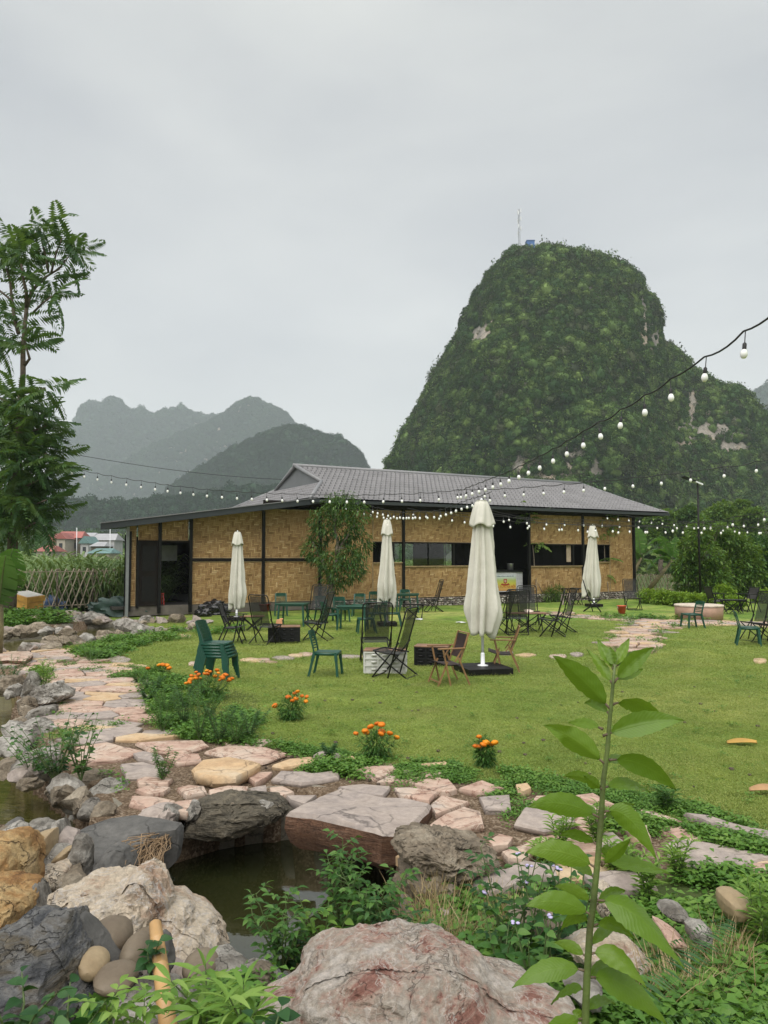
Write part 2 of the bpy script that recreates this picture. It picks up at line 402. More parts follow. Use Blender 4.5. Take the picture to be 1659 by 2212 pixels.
WZS = [q[0] for q in POND]
POLY = [[tuple(P(x, y, wz)[:2]) for x, y, _ in a] + [tuple(P(x, y, -0.03)[:2]) for x, y in b] for wz, a, b in POND]
def dense(poly, step):
    out = []
    for i in range(len(poly)):
        a, b = Vector(poly[i]), Vector(poly[(i + 1) % len(poly)]); m = max(1, int((b - a).length / step))
        out += [tuple(a + (b - a) * (k / m)) for k in range(m)]
    return out
def pond_d(x, y):
    d = np.full(np.shape(x), 1e9)
    for q in POLY: d = np.minimum(d, poly_dist(x, y, q))
    return d
def sstep(t): t = np.clip(t, 0, 1); return t * t * (3 - 2 * t)
def gz_free(x, y):
    x = np.asarray(x, float); y = np.asarray(y, float)
    z = 0.62 * sstep((4.7 - y) / 3.7) - 0.10 * np.exp(-((y - 4.9) ** 2) / 0.5) * (x < 1.6)
    z = z + 0.22 * np.exp(-((x + 12.5) ** 2) / 14 - ((y - 24.5) ** 2) / 3.0)
    near = sstep((60 - y) / 30)
    z = z + near * (0.025 * vnoise(np.stack([x * 0.8, y * 0.8, x * 0], -1)) + 0.05 * vnoise(np.stack([x * 0.17, y * 0.17, x * 0 + 9], -1)) * sstep((y - 9) / 6))
    return z
def gz(x, y):
    return float(gz_free(np.array([x]), np.array([y]))[0])

# path outlines, on the lawn level
PATH_A = [(-260, 1412), (60, 1402), (140, 1398), (205, 1408), (215, 1436), (285, 1440), (330, 1462), (300, 1500), (312, 1535), (330, 1562), (400, 1590), (600, 1612), (660, 1632), (860, 1650), (985, 1655),
          (1010, 1685), (1110, 1690), (1190, 1712), (1310, 1728), (1350, 1765), (1480, 1772), (1700, 1830), (1800, 1900), (1600, 1885), (1440, 1895), (1250, 1905), (1000, 1930), (880, 1880), (850, 1845),
          (640, 1790), (600, 1738), (400, 1765), (280, 1750), (200, 1690), (150, 1645), (115, 1575), (110, 1500), (62, 1462), (0, 1445), (-260, 1450)]
PATH_B = [(1314, 1413), (1420, 1413), (1436, 1382), (1436, 1366), (1475, 1352), (1760, 1356), (1760, 1347), (1450, 1338), (1380, 1334), (1180, 1325), (1180, 1330), (1365, 1343), (1338, 1360), (1312, 1385)]
PA = [tuple(P(x, y)[:2]) for x, y in PATH_A]; PB = [tuple(P(x, y)[:2]) for x, y in PATH_B]
WILD = [[(280, 1455), (560, 1500), (560, 1620), (340, 1590)], [(1290, 1900), (1700, 1900), (2400, 2500), (2400, 3000), (-900, 3000), (-900, 1860), (330, 1900), (500, 2130), (880, 1960), (1100, 1930)],
        [(840, 1650), (1330, 1680), (1700, 1780), (1700, 1850), (1350, 1770), (1180, 1740), (860, 1690)], [(-300, 1345), (160, 1345), (160, 1375), (-300, 1380)]]
WPOLY = [[tuple(P(x, y)[:2]) for x, y in q] for q in WILD]

def axis(lo, f0, f1, hi, step, n0, n1):
    a = f0 - np.geomspace(step, f0 - lo, n0)[::-1]; b = np.arange(f0, f1 + 1e-6, step); c = f1 + np.geomspace(step, hi - f1, n1); return np.unique(np.concatenate([a, b, c]))
GX = axis(-1500, -9, 9, 1500, 0.1, 50, 50); GY = axis(-300, 0.5, 19, 2600, 0.1, 24, 70)
X, Y = np.meshgrid(GX, GY)
Zf = gz_free(X, Y); pd = pond_d(X, Y)
Z = np.where(pd < -0.05, -1.15, Zf)
soil = np.zeros_like(X); wild = np.zeros_like(X)
for q in (PA,): soil = np.maximum(soil, sstep(0.5 - poly_dist(X, Y, q) / 0.5))
soil = np.maximum(soil, 0.75 * sstep(0.5 - poly_dist(X, Y, PB) / 0.4))
soil = np.maximum(soil, sstep(1.0 - pd / 0.5)); soil = np.maximum(soil, sstep((-.6 - X) / .4) * sstep((7.9 - Y) / .4)); 
for q in WPOLY: wild = np.maximum(wild, sstep(0.5 - poly_dist(X, Y, q) / 0.8))
wild = np.maximum(wild, sstep((Y - 44) / 6)); wild = np.maximum(wild, sstep((-9.5 - X) / 2) * sstep((Y - 26) / 1))
ny, nx = X.shape; ii = np.arange(ny * nx).reshape(ny, nx)
F = np.stack([ii[:-1, :-1], ii[:-1, 1:], ii[1:, 1:], ii[1:, :-1]], -1).reshape(-1, 4)
V = np.stack([X, Y, Z], -1).reshape(-1, 3)
gme = npmesh('ground', V, F, ground_material(), True, {'soil': ('POINT', soil.ravel()), 'wild': ('POINT', wild.ravel())})
ground = link('ground', gme); ground['kind'] = 'structure'

# pond water and the concrete basin
def water_material():
    t = NT('pond_water'); p = t.pos()
    r = t.ramp(t.noise(0.7, 4, 0.6, p).outputs['Fac'], [(0.35, (0.012, 0.015, 0.005)), (0.7, (0.028, 0.029, 0.010))])
    sx = t.n('ShaderNodeSeparateXYZ'); t.l(p, sx.inputs[0])
    rip = t.noise(9, 3, 0.5, t.mapping(p, (1, 2.2, 1)))
    mr = t.n('ShaderNodeMapRange'); mr.inputs['From Min'].default_value = -2.6; mr.inputs['From Max'].default_value = -3.6
    t.l(sx.outputs[0], mr.inputs['Value'])
    shal = t.ramp(t.noise(14, 5, 0.6, t.mapping(p, (0.5, 1.6, 1))).outputs['Fac'], [(0.35, (0.04, 0.042, 0.010)), (0.65, (0.115, 0.105, 0.030))])
    c = t.mix(mr.outputs[0], r.outputs[0], shal.outputs[0]); t.l(c.outputs[0], t.b.inputs['Base Color'])
    t.b.inputs['Roughness'].default_value = 0.03; t.b.inputs['IOR'].default_value = 1.75
    b = t.bump(rip.outputs['Fac'], 0.05, 0.02)
    m = t.n('ShaderNodeMath', operation='MULTIPLY_ADD'); m.inputs[1].default_value = 0.16; m.inputs[2].default_value = 0.015; t.l(mr.outputs[0], m.inputs[0]); t.l(m.outputs[0], b.inputs['Strength'])
    return t.m
wm = water_material()
basin = M_rock('basin_concrete', [(0.3, (0.15, 0.135, 0.10)), (0.55, (0.25, 0.225, 0.18)), (0.75, (0.34, 0.31, 0.25))], 2.2, bump=0.3, speck=0.3)
for q, wz in zip(POLY, WZS):
    mb = MB(); mb.poly([(x, y, wz) for x, y in q]); o = mb.build('pond_water', wm); o['kind'] = 'structure'
    d = dense(q, 0.14); cen = Vector((sum(p[0] for p in d) / len(d), sum(p[1] for p in d) / len(d)))
    mb = MB(); n = len(d); rows = []
    area = sum(d[i][0] * d[(i + 1) % n][1] - d[(i + 1) % n][0] * d[i][1] for i in range(n)); sg = 1 if area > 0 else -1
    for k, (off, z) in enumerate([(-0.05, -1.0), (-0.03, wz - 0.03), (-0.01, wz * .55), (0.03, wz * .18), (0.16, 0.0), (0.3, -0.02)]):
        for i in range(n):
            a, b = Vector(d[i - 1]), Vector(d[(i + 1) % n]); t = (b - a).normalized(); nr = Vector((t.y, -t.x)) * sg
            x, y = d[i][0] + nr.x * off, d[i][1] + nr.y * off
            zz = z + (0.03 * noise.noise((x * 2, y * 2, z * 3)) if k < 5 else 0)
            if k >= 3: zz += gz(x, y) 
            x += 0.04 * noise.noise((x * 3, y * 3, z * 5 + 3)); mb.v.append((x, y, zz))
    for k in range(5):
        for i in range(n): mb.f.append((k * n + i, k * n + (i + 1) % n, (k + 1) * n + (i + 1) % n, (k + 1) * n + i))
    o = mb.build('pond_basin', basin, smooth=True); o['kind'] = 'structure'

# ------------------------------------------------------------------ rocks
_ico = {}
def ico(n):
    if n not in _ico:
        bm = bmesh.new(); bmesh.ops.create_icosphere(bm, subdivisions=n, radius=1); bm.verts.ensure_lookup_table()
        _ico[n] = (np.array([v.co[:] for v in bm.verts]), np.array([[v.index for v in f.verts] for f in bm.faces])); bm.free()
    return _ico[n]
def facet(v, seed, planes=14, lo=0.62, hi=1.0):
    rs = np.random.RandomState(seed); N = rdir(rs, planes, -1, 1); D = rs.uniform(lo, hi, planes)
    dots = v @ N.T; r = np.where(dots > 0.05, D / np.maximum(dots, 0.05), 9); return np.minimum(r.min(1), 1.15)
def rock_mesh(name, size, seed, mat, sub=3, planes=14, rough=0.08, lo=0.6, freq=1.8, pits=0.0):
    v, f = ico(sub); r = facet(v, seed, planes, lo); s = np.asarray(size)
    r = r * (1 + rough * fbm(v * freq + seed * 1.7, 5, 0.6))
    if pits: r = r - pits * np.clip(fbm(v * freq * 2.3 + seed, 3), 0.15, 1)
    return npmesh(name, v * r[:, None] * s, f, mat, True)
def sharp(me, ang=32):
    try: me.set_sharp_from_angle(angle=R(ang))
    except Exception: pass
    return me
def sil_rock(name, outline, Y, depth, mat, seed=0, sub=5, rough=0.05, freq=2.2, label=None, cat='rock', parent=None, sag=0.0, pits=0.0, planes=26, flo=0.7, tilt=0.0):
    """a boulder whose outline towards the lawn is known; Y its distance, depth its half thickness"""
    pts = [At(x, y, Y) for x, y in outline]
    cx = sum(p.x for p in pts) / len(pts); cz = (max(p.z for p in pts) + min(p.z for p in pts)) / 2
    poly = np.array([(p.x - cx, p.z - cz) for p in pts]); v, f = ico(sub)
    th = np.arctan2(v[:, 2], v[:, 0]); TH = np.linspace(-PI, PI, 181); rad = []
    for t in TH:
        dx, dz = math.cos(t), math.sin(t); best = 0
        for i in range(len(poly)):
            x0, z0 = poly[i]; x1, z1 = poly[(i + 1) % len(poly)]; ex, ez = x1 - x0, z1 - z0; den = dx * ez - dz * ex
            if abs(den) < 1e-9: continue
            s = (x0 * ez - z0 * ex) / den; u = (x0 * dz - z0 * dx) / den
            if s > 0 and -1e-6 <= u <= 1 + 1e-6: best = max(best, s)
        rad.append(best or 0.05)
    rr = np.interp(th, TH, rad); c = np.hypot(v[:, 0], v[:, 2]); c2 = c ** 0.75
    fac = facet(v, seed + 3, planes, flo); fac = np.clip(fac, 0, 1.02) * np.where(c > 0.9, 0.06, 1.0) + np.where(c > 0.9, 0.94, 0.0)
    q = fbm(v * freq + seed * 2.1, 6, 0.58); rg = 1 - 2 * np.abs(fbm(v * freq * 1.9 + seed * 5.3, 5, 0.6)); sc2 = (1 + rough * q + rough * 0.55 * (rg - .4)) * np.clip(facet(v, seed + 9, 44, .88 if planes < 55 else .985), .82, 1.01)
    if pits: sc2 = sc2 - pits * np.clip(fbm(v * freq * 2.6 + seed, 3), 0.1, 1)
    V = np.stack([v[:, 0] / np.maximum(c, 1e-6) * rr * c2 * sc2, v[:, 1] * depth * fac * sc2, v[:, 2] / np.maximum(c, 1e-6) * rr * c2 * sc2], 1)
    V[:, 1] += tilt * V[:, 2]
    me = npmesh(name, V, f, mat, True); sharp(me, 30)
    o = link(name, me, parent, (cx, Y, cz))
    if label: tag(o, label, cat)
    return o
def slab_rock(name, outline, zt, th, mat, seed=0, label=None, cat='rock', parent=None, side=None, inset=0.05, tiltv=None, rough=0.012):
    """flat slab: its top outline lies at height zt (number or one per corner)"""
    zs = zt if hasattr(zt, '__len__') else [zt] * len(outline)
    pts = [P(x, y, z) for (x, y), z in zip(outline, zs)]; c = sum(pts, Vector()) / len(pts); rs = random.Random(seed); ring = []
    for i in range(len(pts)):
        a, b = pts[i], pts[(i + 1) % len(pts)]; m = max(2, int((b - a).length / 0.07))
        for k in range(m):
            p = a + (b - a) * (k / m); ring.append(p + Vector((noise.noise(p * 4 + Vector((seed, 0, 0))), noise.noise(p * 4 + Vector((0, seed, 5))), 0)) * rough * 2.2)
    mb = MB(); n = len(ring)
    mb.v.append(tuple(c + Vector((0, 0, 0.01)) - c)) 
    prof = [(0.45, 0.0), (0.8, 0.0), (0.95, -0.004), (1.0, -0.02 - th * 0.05), (1.0, -th * 0.45), (0.93, -th * 0.8), (0.8, -th)]
    for k, (s, dz) in enumerate(prof):
        for i, p in enumerate(ring):
            q = p - c; nn = noise.noise(Vector((p.x * 5, p.y * 5, k * 1.3 + seed))); st = (0.03 * th / 0.1 if k > 3 else 0) * nn
            mb.v.append((q.x * (s + st), q.y * (s + st), q.z + dz + (rough * 0.7 * noise.noise(Vector((p.x * 3 * s, p.y * 3 * s, seed + k)))) ))
    for i in range(n): mb.f.append((0, 1 + i, 1 + (i + 1) % n))
    for k in range(len(prof) - 1):
        for i in range(n): mb.f.append((1 + k * n + i, 1 + (k + 1) * n + i, 1 + (k + 1) * n + (i + 1) % n, 1 + k * n + (i + 1) % n))
    me = mb.mesh(name, mat, True)
    if side is not None:
        me.materials.append(side)
        for pl in me.polygons:
            if pl.index >= n * 4: pl.material_index = 1
    sharp(me, 34); o = link(name, me, parent, c)
    if label: tag(o, label, cat)
    return o

m_flag = M_rock('flagstone', [(0.28, (0.30, 0.19, 0.145)), (0.42, (0.44, 0.30, 0.235)), (0.56, (0.50, 0.39, 0.31)), (0.72, (0.41, 0.36, 0.32))], 1.7, veins=((0.25, 0.14, 0.10), 0.02), bump=0.35, speck=0.22)
m_flag2 = M_rock('flagstone_tan', [(0.28, (0.38, 0.24, 0.13)), (0.5, (0.52, 0.37, 0.22)), (0.75, (0.54, 0.45, 0.33))], 2.0, bump=0.35, speck=0.22)
m_flag3 = M_rock('flagstone_grey', [(0.28, (0.25, 0.205, 0.18)), (0.42, (0.38, 0.32, 0.28)), (0.52, (0.30, 0.255, 0.23)), (0.7, (0.48, 0.40, 0.34))], 1.8, bump=0.35, speck=0.25)
m_redside = M_rock('slab_red_edge', [(0.3, (0.10, 0.055, 0.035)), (0.55, (0.21, 0.11, 0.065)), (0.75, (0.27, 0.18, 0.13))], 5, bump=0.8, layer=(0, 0, 0), speck=0.5)
m_lime = M_rock('weathered_limestone', [(0.30, (0.10, 0.085, 0.07)), (0.44, (0.23, 0.21, 0.18)), (0.56, (0.40, 0.375, 0.335)), (0.72, (0.54, 0.51, 0.455))], 4.2, bump=0.9, speck=0.4)
m_limeb = M_rock('brown_limestone', [(0.28, (0.11, 0.09, 0.062)), (0.48, (0.27, 0.22, 0.16)), (0.7, (0.46, 0.40, 0.31))], 3, bump=1.0, speck=0.45)
m_dark = M_rock('dark_slate', [(0.3, (0.06, 0.06, 0.058)), (0.55, (0.125, 0.12, 0.112)), (0.8, (0.21, 0.20, 0.185))], 2.0, bump=0.4, speck=0.3)
m_white = M_rock('white_pink_quartz', [(0.26, (0.34, 0.18, 0.12)), (0.38, (0.50, 0.35, 0.25)), (0.48, (0.66, 0.55, 0.42)), (0.72, (0.76, 0.67, 0.54))], 3.8, nr=.72, veins=((0.68, 0.62, 0.56), 0.03), bump=1.0, speck=0.4, vscale=5)
m_pink = M_rock('red_veined_marble', [(0.30, (0.20, 0.075, 0.055)), (0.405, (0.36, 0.18, 0.14)), (0.45, (0.52, 0.37, 0.30)), (0.51, (0.47, 0.40, 0.33)), (0.55, (0.56, 0.49, 0.42)), (0.61, (0.68, 0.62, 0.56)), (0.72, (0.46, 0.33, 0.27)), (0.8, (0.50, 0.42, 0.36))], 4.2, veins=((0.66, 0.58, 0.52), 0.022), bump=1.0, speck=0.4, vscale=5.5, crack=.3, nr=.74)
m_blue = M_rock('blue_grey_bedded', [(0.28, (0.05, 0.052, 0.058)), (0.43, (0.13, 0.135, 0.145)), (0.52, (0.24, 0.235, 0.225)), (0.6, (0.15, 0.13, 0.10)), (0.75, (0.30, 0.25, 0.17))], 3.4, bump=1.0, layer=(0.5, 0.35, 0), speck=0.4)
m_yel = M_rock('yellow_brown_stone', [(0.28, (0.20, 0.09, 0.035)), (0.42, (0.36, 0.20, 0.075)), (0.56, (0.52, 0.37, 0.18)), (0.75, (0.42, 0.32, 0.20))], 3.2, bump=.9, speck=0.4)
m_peb = M_rock('brown_pebble', [(0.3, (0.13, 0.10, 0.07)), (0.7, (0.19, 0.155, 0.11))], 3, bump=0.08, speck=0.15, rough=0.6)
m_peb2 = M_rock('tan_pebble', [(0.3, (0.26, 0.19, 0.11)), (0.7, (0.36, 0.28, 0.17))], 3, bump=0.08, speck=0.15, rough=0.6)
m_cliff = M_rock('bedded_brown_rock', [(0.28, (0.055, 0.048, 0.035)), (0.5, (0.15, 0.13, 0.095)), (0.75, (0.28, 0.235, 0.165))], 3.2, bump=1.0, layer=(0.1, 0.25, 0), speck=0.5)

# ------------------------------------------------------------------ flagstones: each a piece of the path
def clip_poly(poly, n, d):
    out = []
    for i in range(len(poly)):
        a, b = poly[i], poly[(i + 1) % len(poly)]; da, db = a.dot(n) - d, b.dot(n) - d
        if da <= 0: out.append(a)
        if (da < 0) != (db < 0) and abs(da - db) > 1e-12: out.append(a + (b - a) * (da / (da - db)))
    return out
def flag_mesh(pts, th, seed):
    c = sum(pts, Vector((0, 0))) / len(pts); ring = []
    for i in range(len(pts)):
        a, b = pts[i], pts[(i + 1) % len(pts)]; m = max(1, int((b - a).length / 0.11))
        for k in range(m):
            p = a + (b - a) * (k / m); q = p - c
            j = 1 + 0.07 * noise.noise(Vector((p.x * 6, p.y * 6, seed))); ring.append(q * j)
    mb = MB(); n = len(ring); mb.v.append((0, 0, 0.0))
    for s, z in ((0.97, 0.0), (0.995, -0.008), (1.0, -th)):
        for q in ring: mb.v.append((q.x * s, q.y * s, z + (0.006 * noise.noise(Vector((q.x * 5, q.y * 5, seed))) if z > -0.02 else 0)))
    for i in range(n): mb.f.append((0, 1 + i, 1 + (i + 1) % n))
    for k in range(2):
        for i in range(n): mb.f.append((1 + k * n + i, 1 + (k + 1) * n + i, 1 + (k + 1) * n + (i + 1) % n, 1 + k * n + (i + 1) % n))
    return c, mb
EXCL = []       # world outlines of the big single slabs
def pave(poly, root, cell, stretch, seed, drop=0.1, gap=0.03, ymax=99):
    rs = random.Random(seed); xs = [p[0] for p in poly]; ys = [p[1] for p in poly]; sites = {}
    i0, i1 = int(min(xs) / (cell * stretch)) - 2, int(max(xs) / (cell * stretch)) + 2; j0, j1 = int(min(ys) / cell) - 2, int(max(ys) / cell) + 2
    for i in range(i0, i1 + 1):
        for j in range(j0, j1 + 1):
            sites[(i, j)] = Vector(((i + 0.5 * (j % 2) + rs.uniform(-.42, .42)), (j + rs.uniform(-.42, .42))))
    cnt = 0
    for (i, j), s in sites.items():
        wx, wy = s.x * cell * stretch, s.y * cell
        if rs.random() < drop: continue
        if not poly_in(np.array([wx]), np.array([wy]), poly)[0] or wy > ymax: continue
        if any(poly_dist(np.array([wx]), np.array([wy]), e)[0] < 0.12 for e in EXCL): continue
        if pond_d(np.array([wx]), np.array([wy]))[0] < 0.08: continue
        cellp = [s + Vector(v) for v in ((-1.2, -1.2), (1.2, -1.2), (1.2, 1.2), (-1.2, 1.2))]
        for a in range(-2, 3):
            for b in range(-2, 3):
                if (a, b) == (0, 0) or (i + a, j + b) not in sites: continue
                o = sites[(i + a, j + b)]; d = o - s; L_ = d.length
                if L_ < 1e-6: continue
                n = d / L_; cellp = clip_poly(cellp, n, n.dot((s + o) / 2) - gap * 0.5 / cell)
                if len(cellp) < 3: break
            if len(cellp) < 3: break
        if len(cellp) < 3: continue
        pts = [Vector((p.x * cell * stretch, p.y * cell)) for p in cellp]
        pts2 = [p for k, p in enumerate(pts) if (p - pts[k - 1]).length > 0.04]
        if len(pts2) < 3: continue
        th = 0.07; c, mb = flag_mesh(pts2, th, cnt)
        m = rs.choices([m_flag, m_flag2, m_flag3], [0.62, 0.16, 0.22])[0]
        so_ = mb.build('stone', m, root, True, loc=(c.x, c.y, gz(c.x, c.y) + rs.uniform(0.02, 0.05)), rot=(rs.uniform(-.03, .03), rs.uniform(-.03, .03), 0)); sharp(so_.data, 24); cnt += 1
    return cnt
# ------------------------------------------------------------------ paths
def c5(*q): return [(259.2 + x * .4167, 1425.7 + y * .4167) for x, y in q]
def c6(*q): return [(864 + x * .4792, 1469 + y * .4792) for x, y in q]
def c4(*q): return [(x * .3333, 1598.5 + y * .3333) for x, y in q]
def c7(*q): return [(x * .3646, 1771.4 + y * .3646) for x, y in q]
def c8(*q): return [(518.4 + x * .4688, 1771.4 + y * .4688) for x, y in q]
def c3(*q): return [(x * .3125, 1278.8 + y * .3125) for x, y in q]
def root_structure(name):
    o = bpy.data.objects.new(name, None); C.objects.link(o); o['kind'] = 'structure'; o.empty_display_size = 0.1; return o
path = root_structure('flagstone_path')
traced = [
 (c5((80, 425), (230, 418), (430, 413), (462, 438), (330, 480), (150, 466)), m_flag), (c5((440, 470), (500, 448), (620, 440), (760, 450), (872, 482), (740, 525), (600, 510)), m_flag),
 (c5((65, 480), (120, 468), (220, 490), (230, 510), (180, 528), (90, 508)), m_flag3), (c5((230, 505), (250, 487), (415, 480), (425, 518), (300, 535)), m_flag),
 (c5((790, 542), (880, 507), (1000, 497), (1022, 530), (850, 552)), m_flag2), (c5((780, 612), (830, 570), (950, 577), (1010, 590), (1132, 570), (1135, 605), (940, 636)), m_flag3),
 (c5((1195, 577), (1280, 545), (1430, 545), (1440, 570), (1325, 612)), m_flag), (c5((1000, 490), (1040, 468), (1162, 485), (1110, 512)), m_flag3), (c5((1110, 542), (1140, 512), (1205, 495), (1235, 520)), m_flag2),
 (c5((660, 600), (700, 575), (790, 575), (760, 605), (700, 635)), m_flag), (c5((290, 660), (350, 645), (440, 648), (450, 680), (340, 700)), m_flag), (c5((460, 670), (560, 650), (670, 652), (660, 700), (470, 705)), m_flag),
 (c5((675, 660), (760, 645), (765, 680), (680, 700)), m_flag3), (c5((770, 660), (840, 650), (905, 680), (820, 705), (780, 700)), m_flag), (c5((860, 700), (1020, 695), (960, 745), (880, 720)), m_flag3),
 (c5((90, 615), (130, 602), (280, 612), (250, 640), (100, 642)), m_flag), (c5((80, 665), (130, 648), (260, 655), (230, 680), (160, 695)), m_flag), (c5((0, 535), (120, 525), (245, 560), (200, 600), (30, 605)), m_flag3),
 (c5((50, 740), (60, 700), (180, 705), (290, 730), (200, 775)), m_flag), (c5((200, 770), (300, 730), (430, 715), (350, 790)), m_flag), (c5((1130, 655), (1260, 640), (1400, 650), (1370, 700), (1250, 690)), m_flag3),
 (c5((1420, 655), (1500, 655), (1650, 680), (1600, 725), (1450, 700)), m_flag),
 (c6((265, 482), (370, 450), (480, 487), (360, 507)), m_flag), (c6((355, 522), (495, 512), (497, 575), (380, 575)), m_flag3), (c6((135, 562), (190, 515), (312, 545), (160, 602)), m_flag),
 (c6((120, 655), (200, 600), (285, 567), (368, 590), (382, 650), (250, 672)), m_flag), (c6((125, 665), (220, 680), (285, 700), (180, 712), (130, 700)), m_flag), (c6((512, 640), (560, 572), (620, 550), (790, 592), (792, 640), (650, 672)), m_flag3),
 (c6((790, 515), (870, 507), (972, 560), (820, 532)), m_flag), (c6((400, 722), (450, 690), (510, 705), (490, 742), (420, 748)), m_flag), (c6((460, 770), (600, 725), (632, 747), (560, 805), (490, 800)), m_flag),
 (c6((470, 842), (560, 810), (700, 830), (705, 880), (560, 872)), m_flag3), (c6((1190, 735), (1240, 708), (1400, 730), (1560, 765), (1700, 795), (1620, 805), (1450, 872), (1350, 850), (1210, 785)), m_flag3),
 (c6((1280, 595), (1380, 605), (1560, 660), (1700, 682), (1700, 735), (1560, 690), (1400, 640)), m_flag3), (c6((980, 645), (1110, 650), (1135, 705), (1030, 672)), m_flag), (c6((900, 690), (960, 680), (1050, 755), (960, 790), (910, 760)), m_flag3),
 (c6((820, 875), (960, 850), (1100, 862), (1162, 925), (1000, 950), (880, 930)), m_flag3), (c6((520, 470), (570, 462), (590, 485), (560, 500), (530, 495)), m_flag2), (c6((70, 378), (210, 362), (215, 378), (110, 390)), m_flag2),
 (c6((1540, 860), (1600, 825), (1740, 820), (1740, 905), (1640, 900)), m_flag), (c6((330, 850), (540, 850), (560, 900), (400, 960), (320, 930)), m_flag3),
]
for k, (o_, m) in enumerate(traced):
    zz = [max(gz(P(x, y)[0], P(x, y)[1]), 0.0) + 0.045 for x, y in o_]
    z = sum(zz) / len(zz)
    s = slab_rock('stone', o_, z, 0.08, m, k + 50, parent=path, rough=0.009); EXCL.append([tuple(P(x, y, z)[:2]) for x, y in o_])
yel_o = c5((362, 560), (420, 515), (560, 498), (690, 522), (735, 535), (690, 565), (600, 602), (480, 607), (390, 582))
slab_rock('slab_rock', yel_o, [0.12, 0.14, 0.14, 0.14, 0.12, .12, 0.12, .12, .12], 0.13, m_flag2, 3, 'thick yellow ochre slab lying loose on the flagstone path', 'rock', rough=0.014); EXCL.append([tuple(P(x, y, 0.12)[:2]) for x, y in yel_o])
big_o = c5((858, 787), (940, 745), (1060, 697), (1130, 660), (1290, 690), (1450, 715), (1605, 742), (1608, 770), (1540, 840), (1445, 902), (1370, 895), (1140, 837), (990, 802))
slab_rock('slab_rock', big_o, [0.17, .15, .11, .10, .10, .10, .11, .12, .13, .14, .16, .17, .17], 0.30, m_flag3, 5, 'huge grey topped slab with rusty red edges jutting over the pond', 'rock', side=m_redside, rough=0.02); EXCL.append([tuple(P(x, y, 0.12)[:2]) for x, y in big_o])
gs = [(130, 1812), (187, 1785), (233, 1765), (293, 1758), (353, 1762), (396, 1772), (386, 1790), (347, 1804), (317, 1822), (290, 1850), (262, 1880), (200, 1890), (150, 1860)]
slab_rock('slab_rock', gs, [.04, .06, .09, .1, .1, .09, .07, .05, .04, .03, .03, .03, .04], 0.30, m_dark, 6, 'smooth dark grey slab sloping down between the two ponds', 'rock', side=m_dark, rough=0.02)
red_o = c3((-40, 425), (60, 416), (225, 413), (232, 432), (175, 470), (60, 462), (-40, 470))
slab_rock('slab_rock', red_o, 0.12, 0.14, m_flag, 8, 'pinkish red slab at the left end of the path', 'rock', side=m_redside)
n1 = pave(PA, path, 0.40, 1.35, 3, 0.04, 0.012)
path2 = root_structure('lawn_path'); n2 = pave(PB, path2, 0.42, 1.5, 9, 0.03, 0.03)
steps = root_structure('stepping_stones')
for k, (x, y, rw, rd_) in enumerate([(541, 1424, 26, 5), (568, 1424, 20, 5), (612, 1419, 24, 4), (640, 1414, 18, 4), (660, 1412, 22, 4), (757, 1416, 26, 4), (800, 1418, 26, 4), (840, 1417, 22, 4), (316, 1379, 15, 3), (352, 1376, 16, 3),
        (280, 1388, 14, 3), (204, 1421, 12, 4), (397, 1373, 18, 3), (420, 1436, 16, 5), (1095, 1412, 18, 4), (1135, 1416, 22, 4), (1205, 1418, 22, 5), (1246, 1415, 16, 4), (950, 1420, 20, 4), (585, 1428, 16, 3), (240, 1397, 18, 3), (1642, 1432, 18, 5), (1228, 1326, 14, 2.5), (255, 1425, 26, 8), (265, 1440, 30, 8)]):
    pts = []; n = 8; rs = random.Random(k)
    for i in range(n):
        t = 2 * PI * i / n; f = rs.uniform(.75, 1.1); p = P(x + rw * math.cos(t) * f, y + rd_ * math.sin(t) * f); pts.append(Vector((p.x, p.y)))
    c, mb = flag_mesh(pts, 0.06, k + 400); mb.build('stone', [m_flag2, m_flag, m_flag3][k % 3], steps, True, loc=(c.x, c.y, gz(c.x, c.y) + 0.035))

# ------------------------------------------------------------------ the single big rocks
def rk(*a, **k): return sil_rock('rock', *a, **k)
rk(c8((200, 760), (215, 690), (240, 650), (330, 600), (480, 562), (640, 542), (760, 545), (880, 537), (1000, 580), (1090, 622), (1150, 690), (1240, 745), (1350, 772), (1450, 775), (1540, 812), (1620, 920), (1640, 1100), (1200, 1180), (600, 1180), (60, 1100), (20, 950), (70, 830), (150, 790)), 3.15, 0.42, m_pink, 4, 6, rough=0.045, freq=2.4,
   label='great red and white veined boulder in the foreground centre', planes=34)
rk(c7((268, 500), (290, 460), (330, 430), (400, 400), (480, 370), (520, 335), (560, 322), (680, 325), (760, 345), (810, 300), (870, 280), (930, 310), (980, 370), (1020, 430), (1022, 490), (1100, 500), (1160, 580), (1240, 600), (1290, 650), (1335, 690), (1370, 850), (1385, 960), (1100, 960), (900, 900), (700, 800), (500, 660), (330, 600), (280, 570)), 4.35, 0.42, m_white, 7, 6, rough=0.06, freq=2.8,
   label='large creamy white and pink craggy boulder at the pond edge', planes=40, pits=0.02)
rk(c7((-140, 690), (0, 645), (60, 620), (110, 600), (200, 610), (300, 585), (380, 565), (420, 620), (470, 700), (540, 830), (600, 960), (590, 1030), (560, 1300), (0, 1350), (-200, 1300)), 3.4, 0.40, m_blue, 9, 6, rough=0.05,
   label='blue grey bedded boulder in the lower left corner', planes=30, pits=0.02)
rk(c7((-180, 100), (0, 85), (60, 78), (125, 75), (160, 110), (200, 200), (222, 265), (222, 380), (120, 400), (0, 390), (-180, 420)), 4.95, 0.34, m_yel, 12, 5, label='yellow ochre block on top of the left rock pile', rough=0.05, pits=.02)
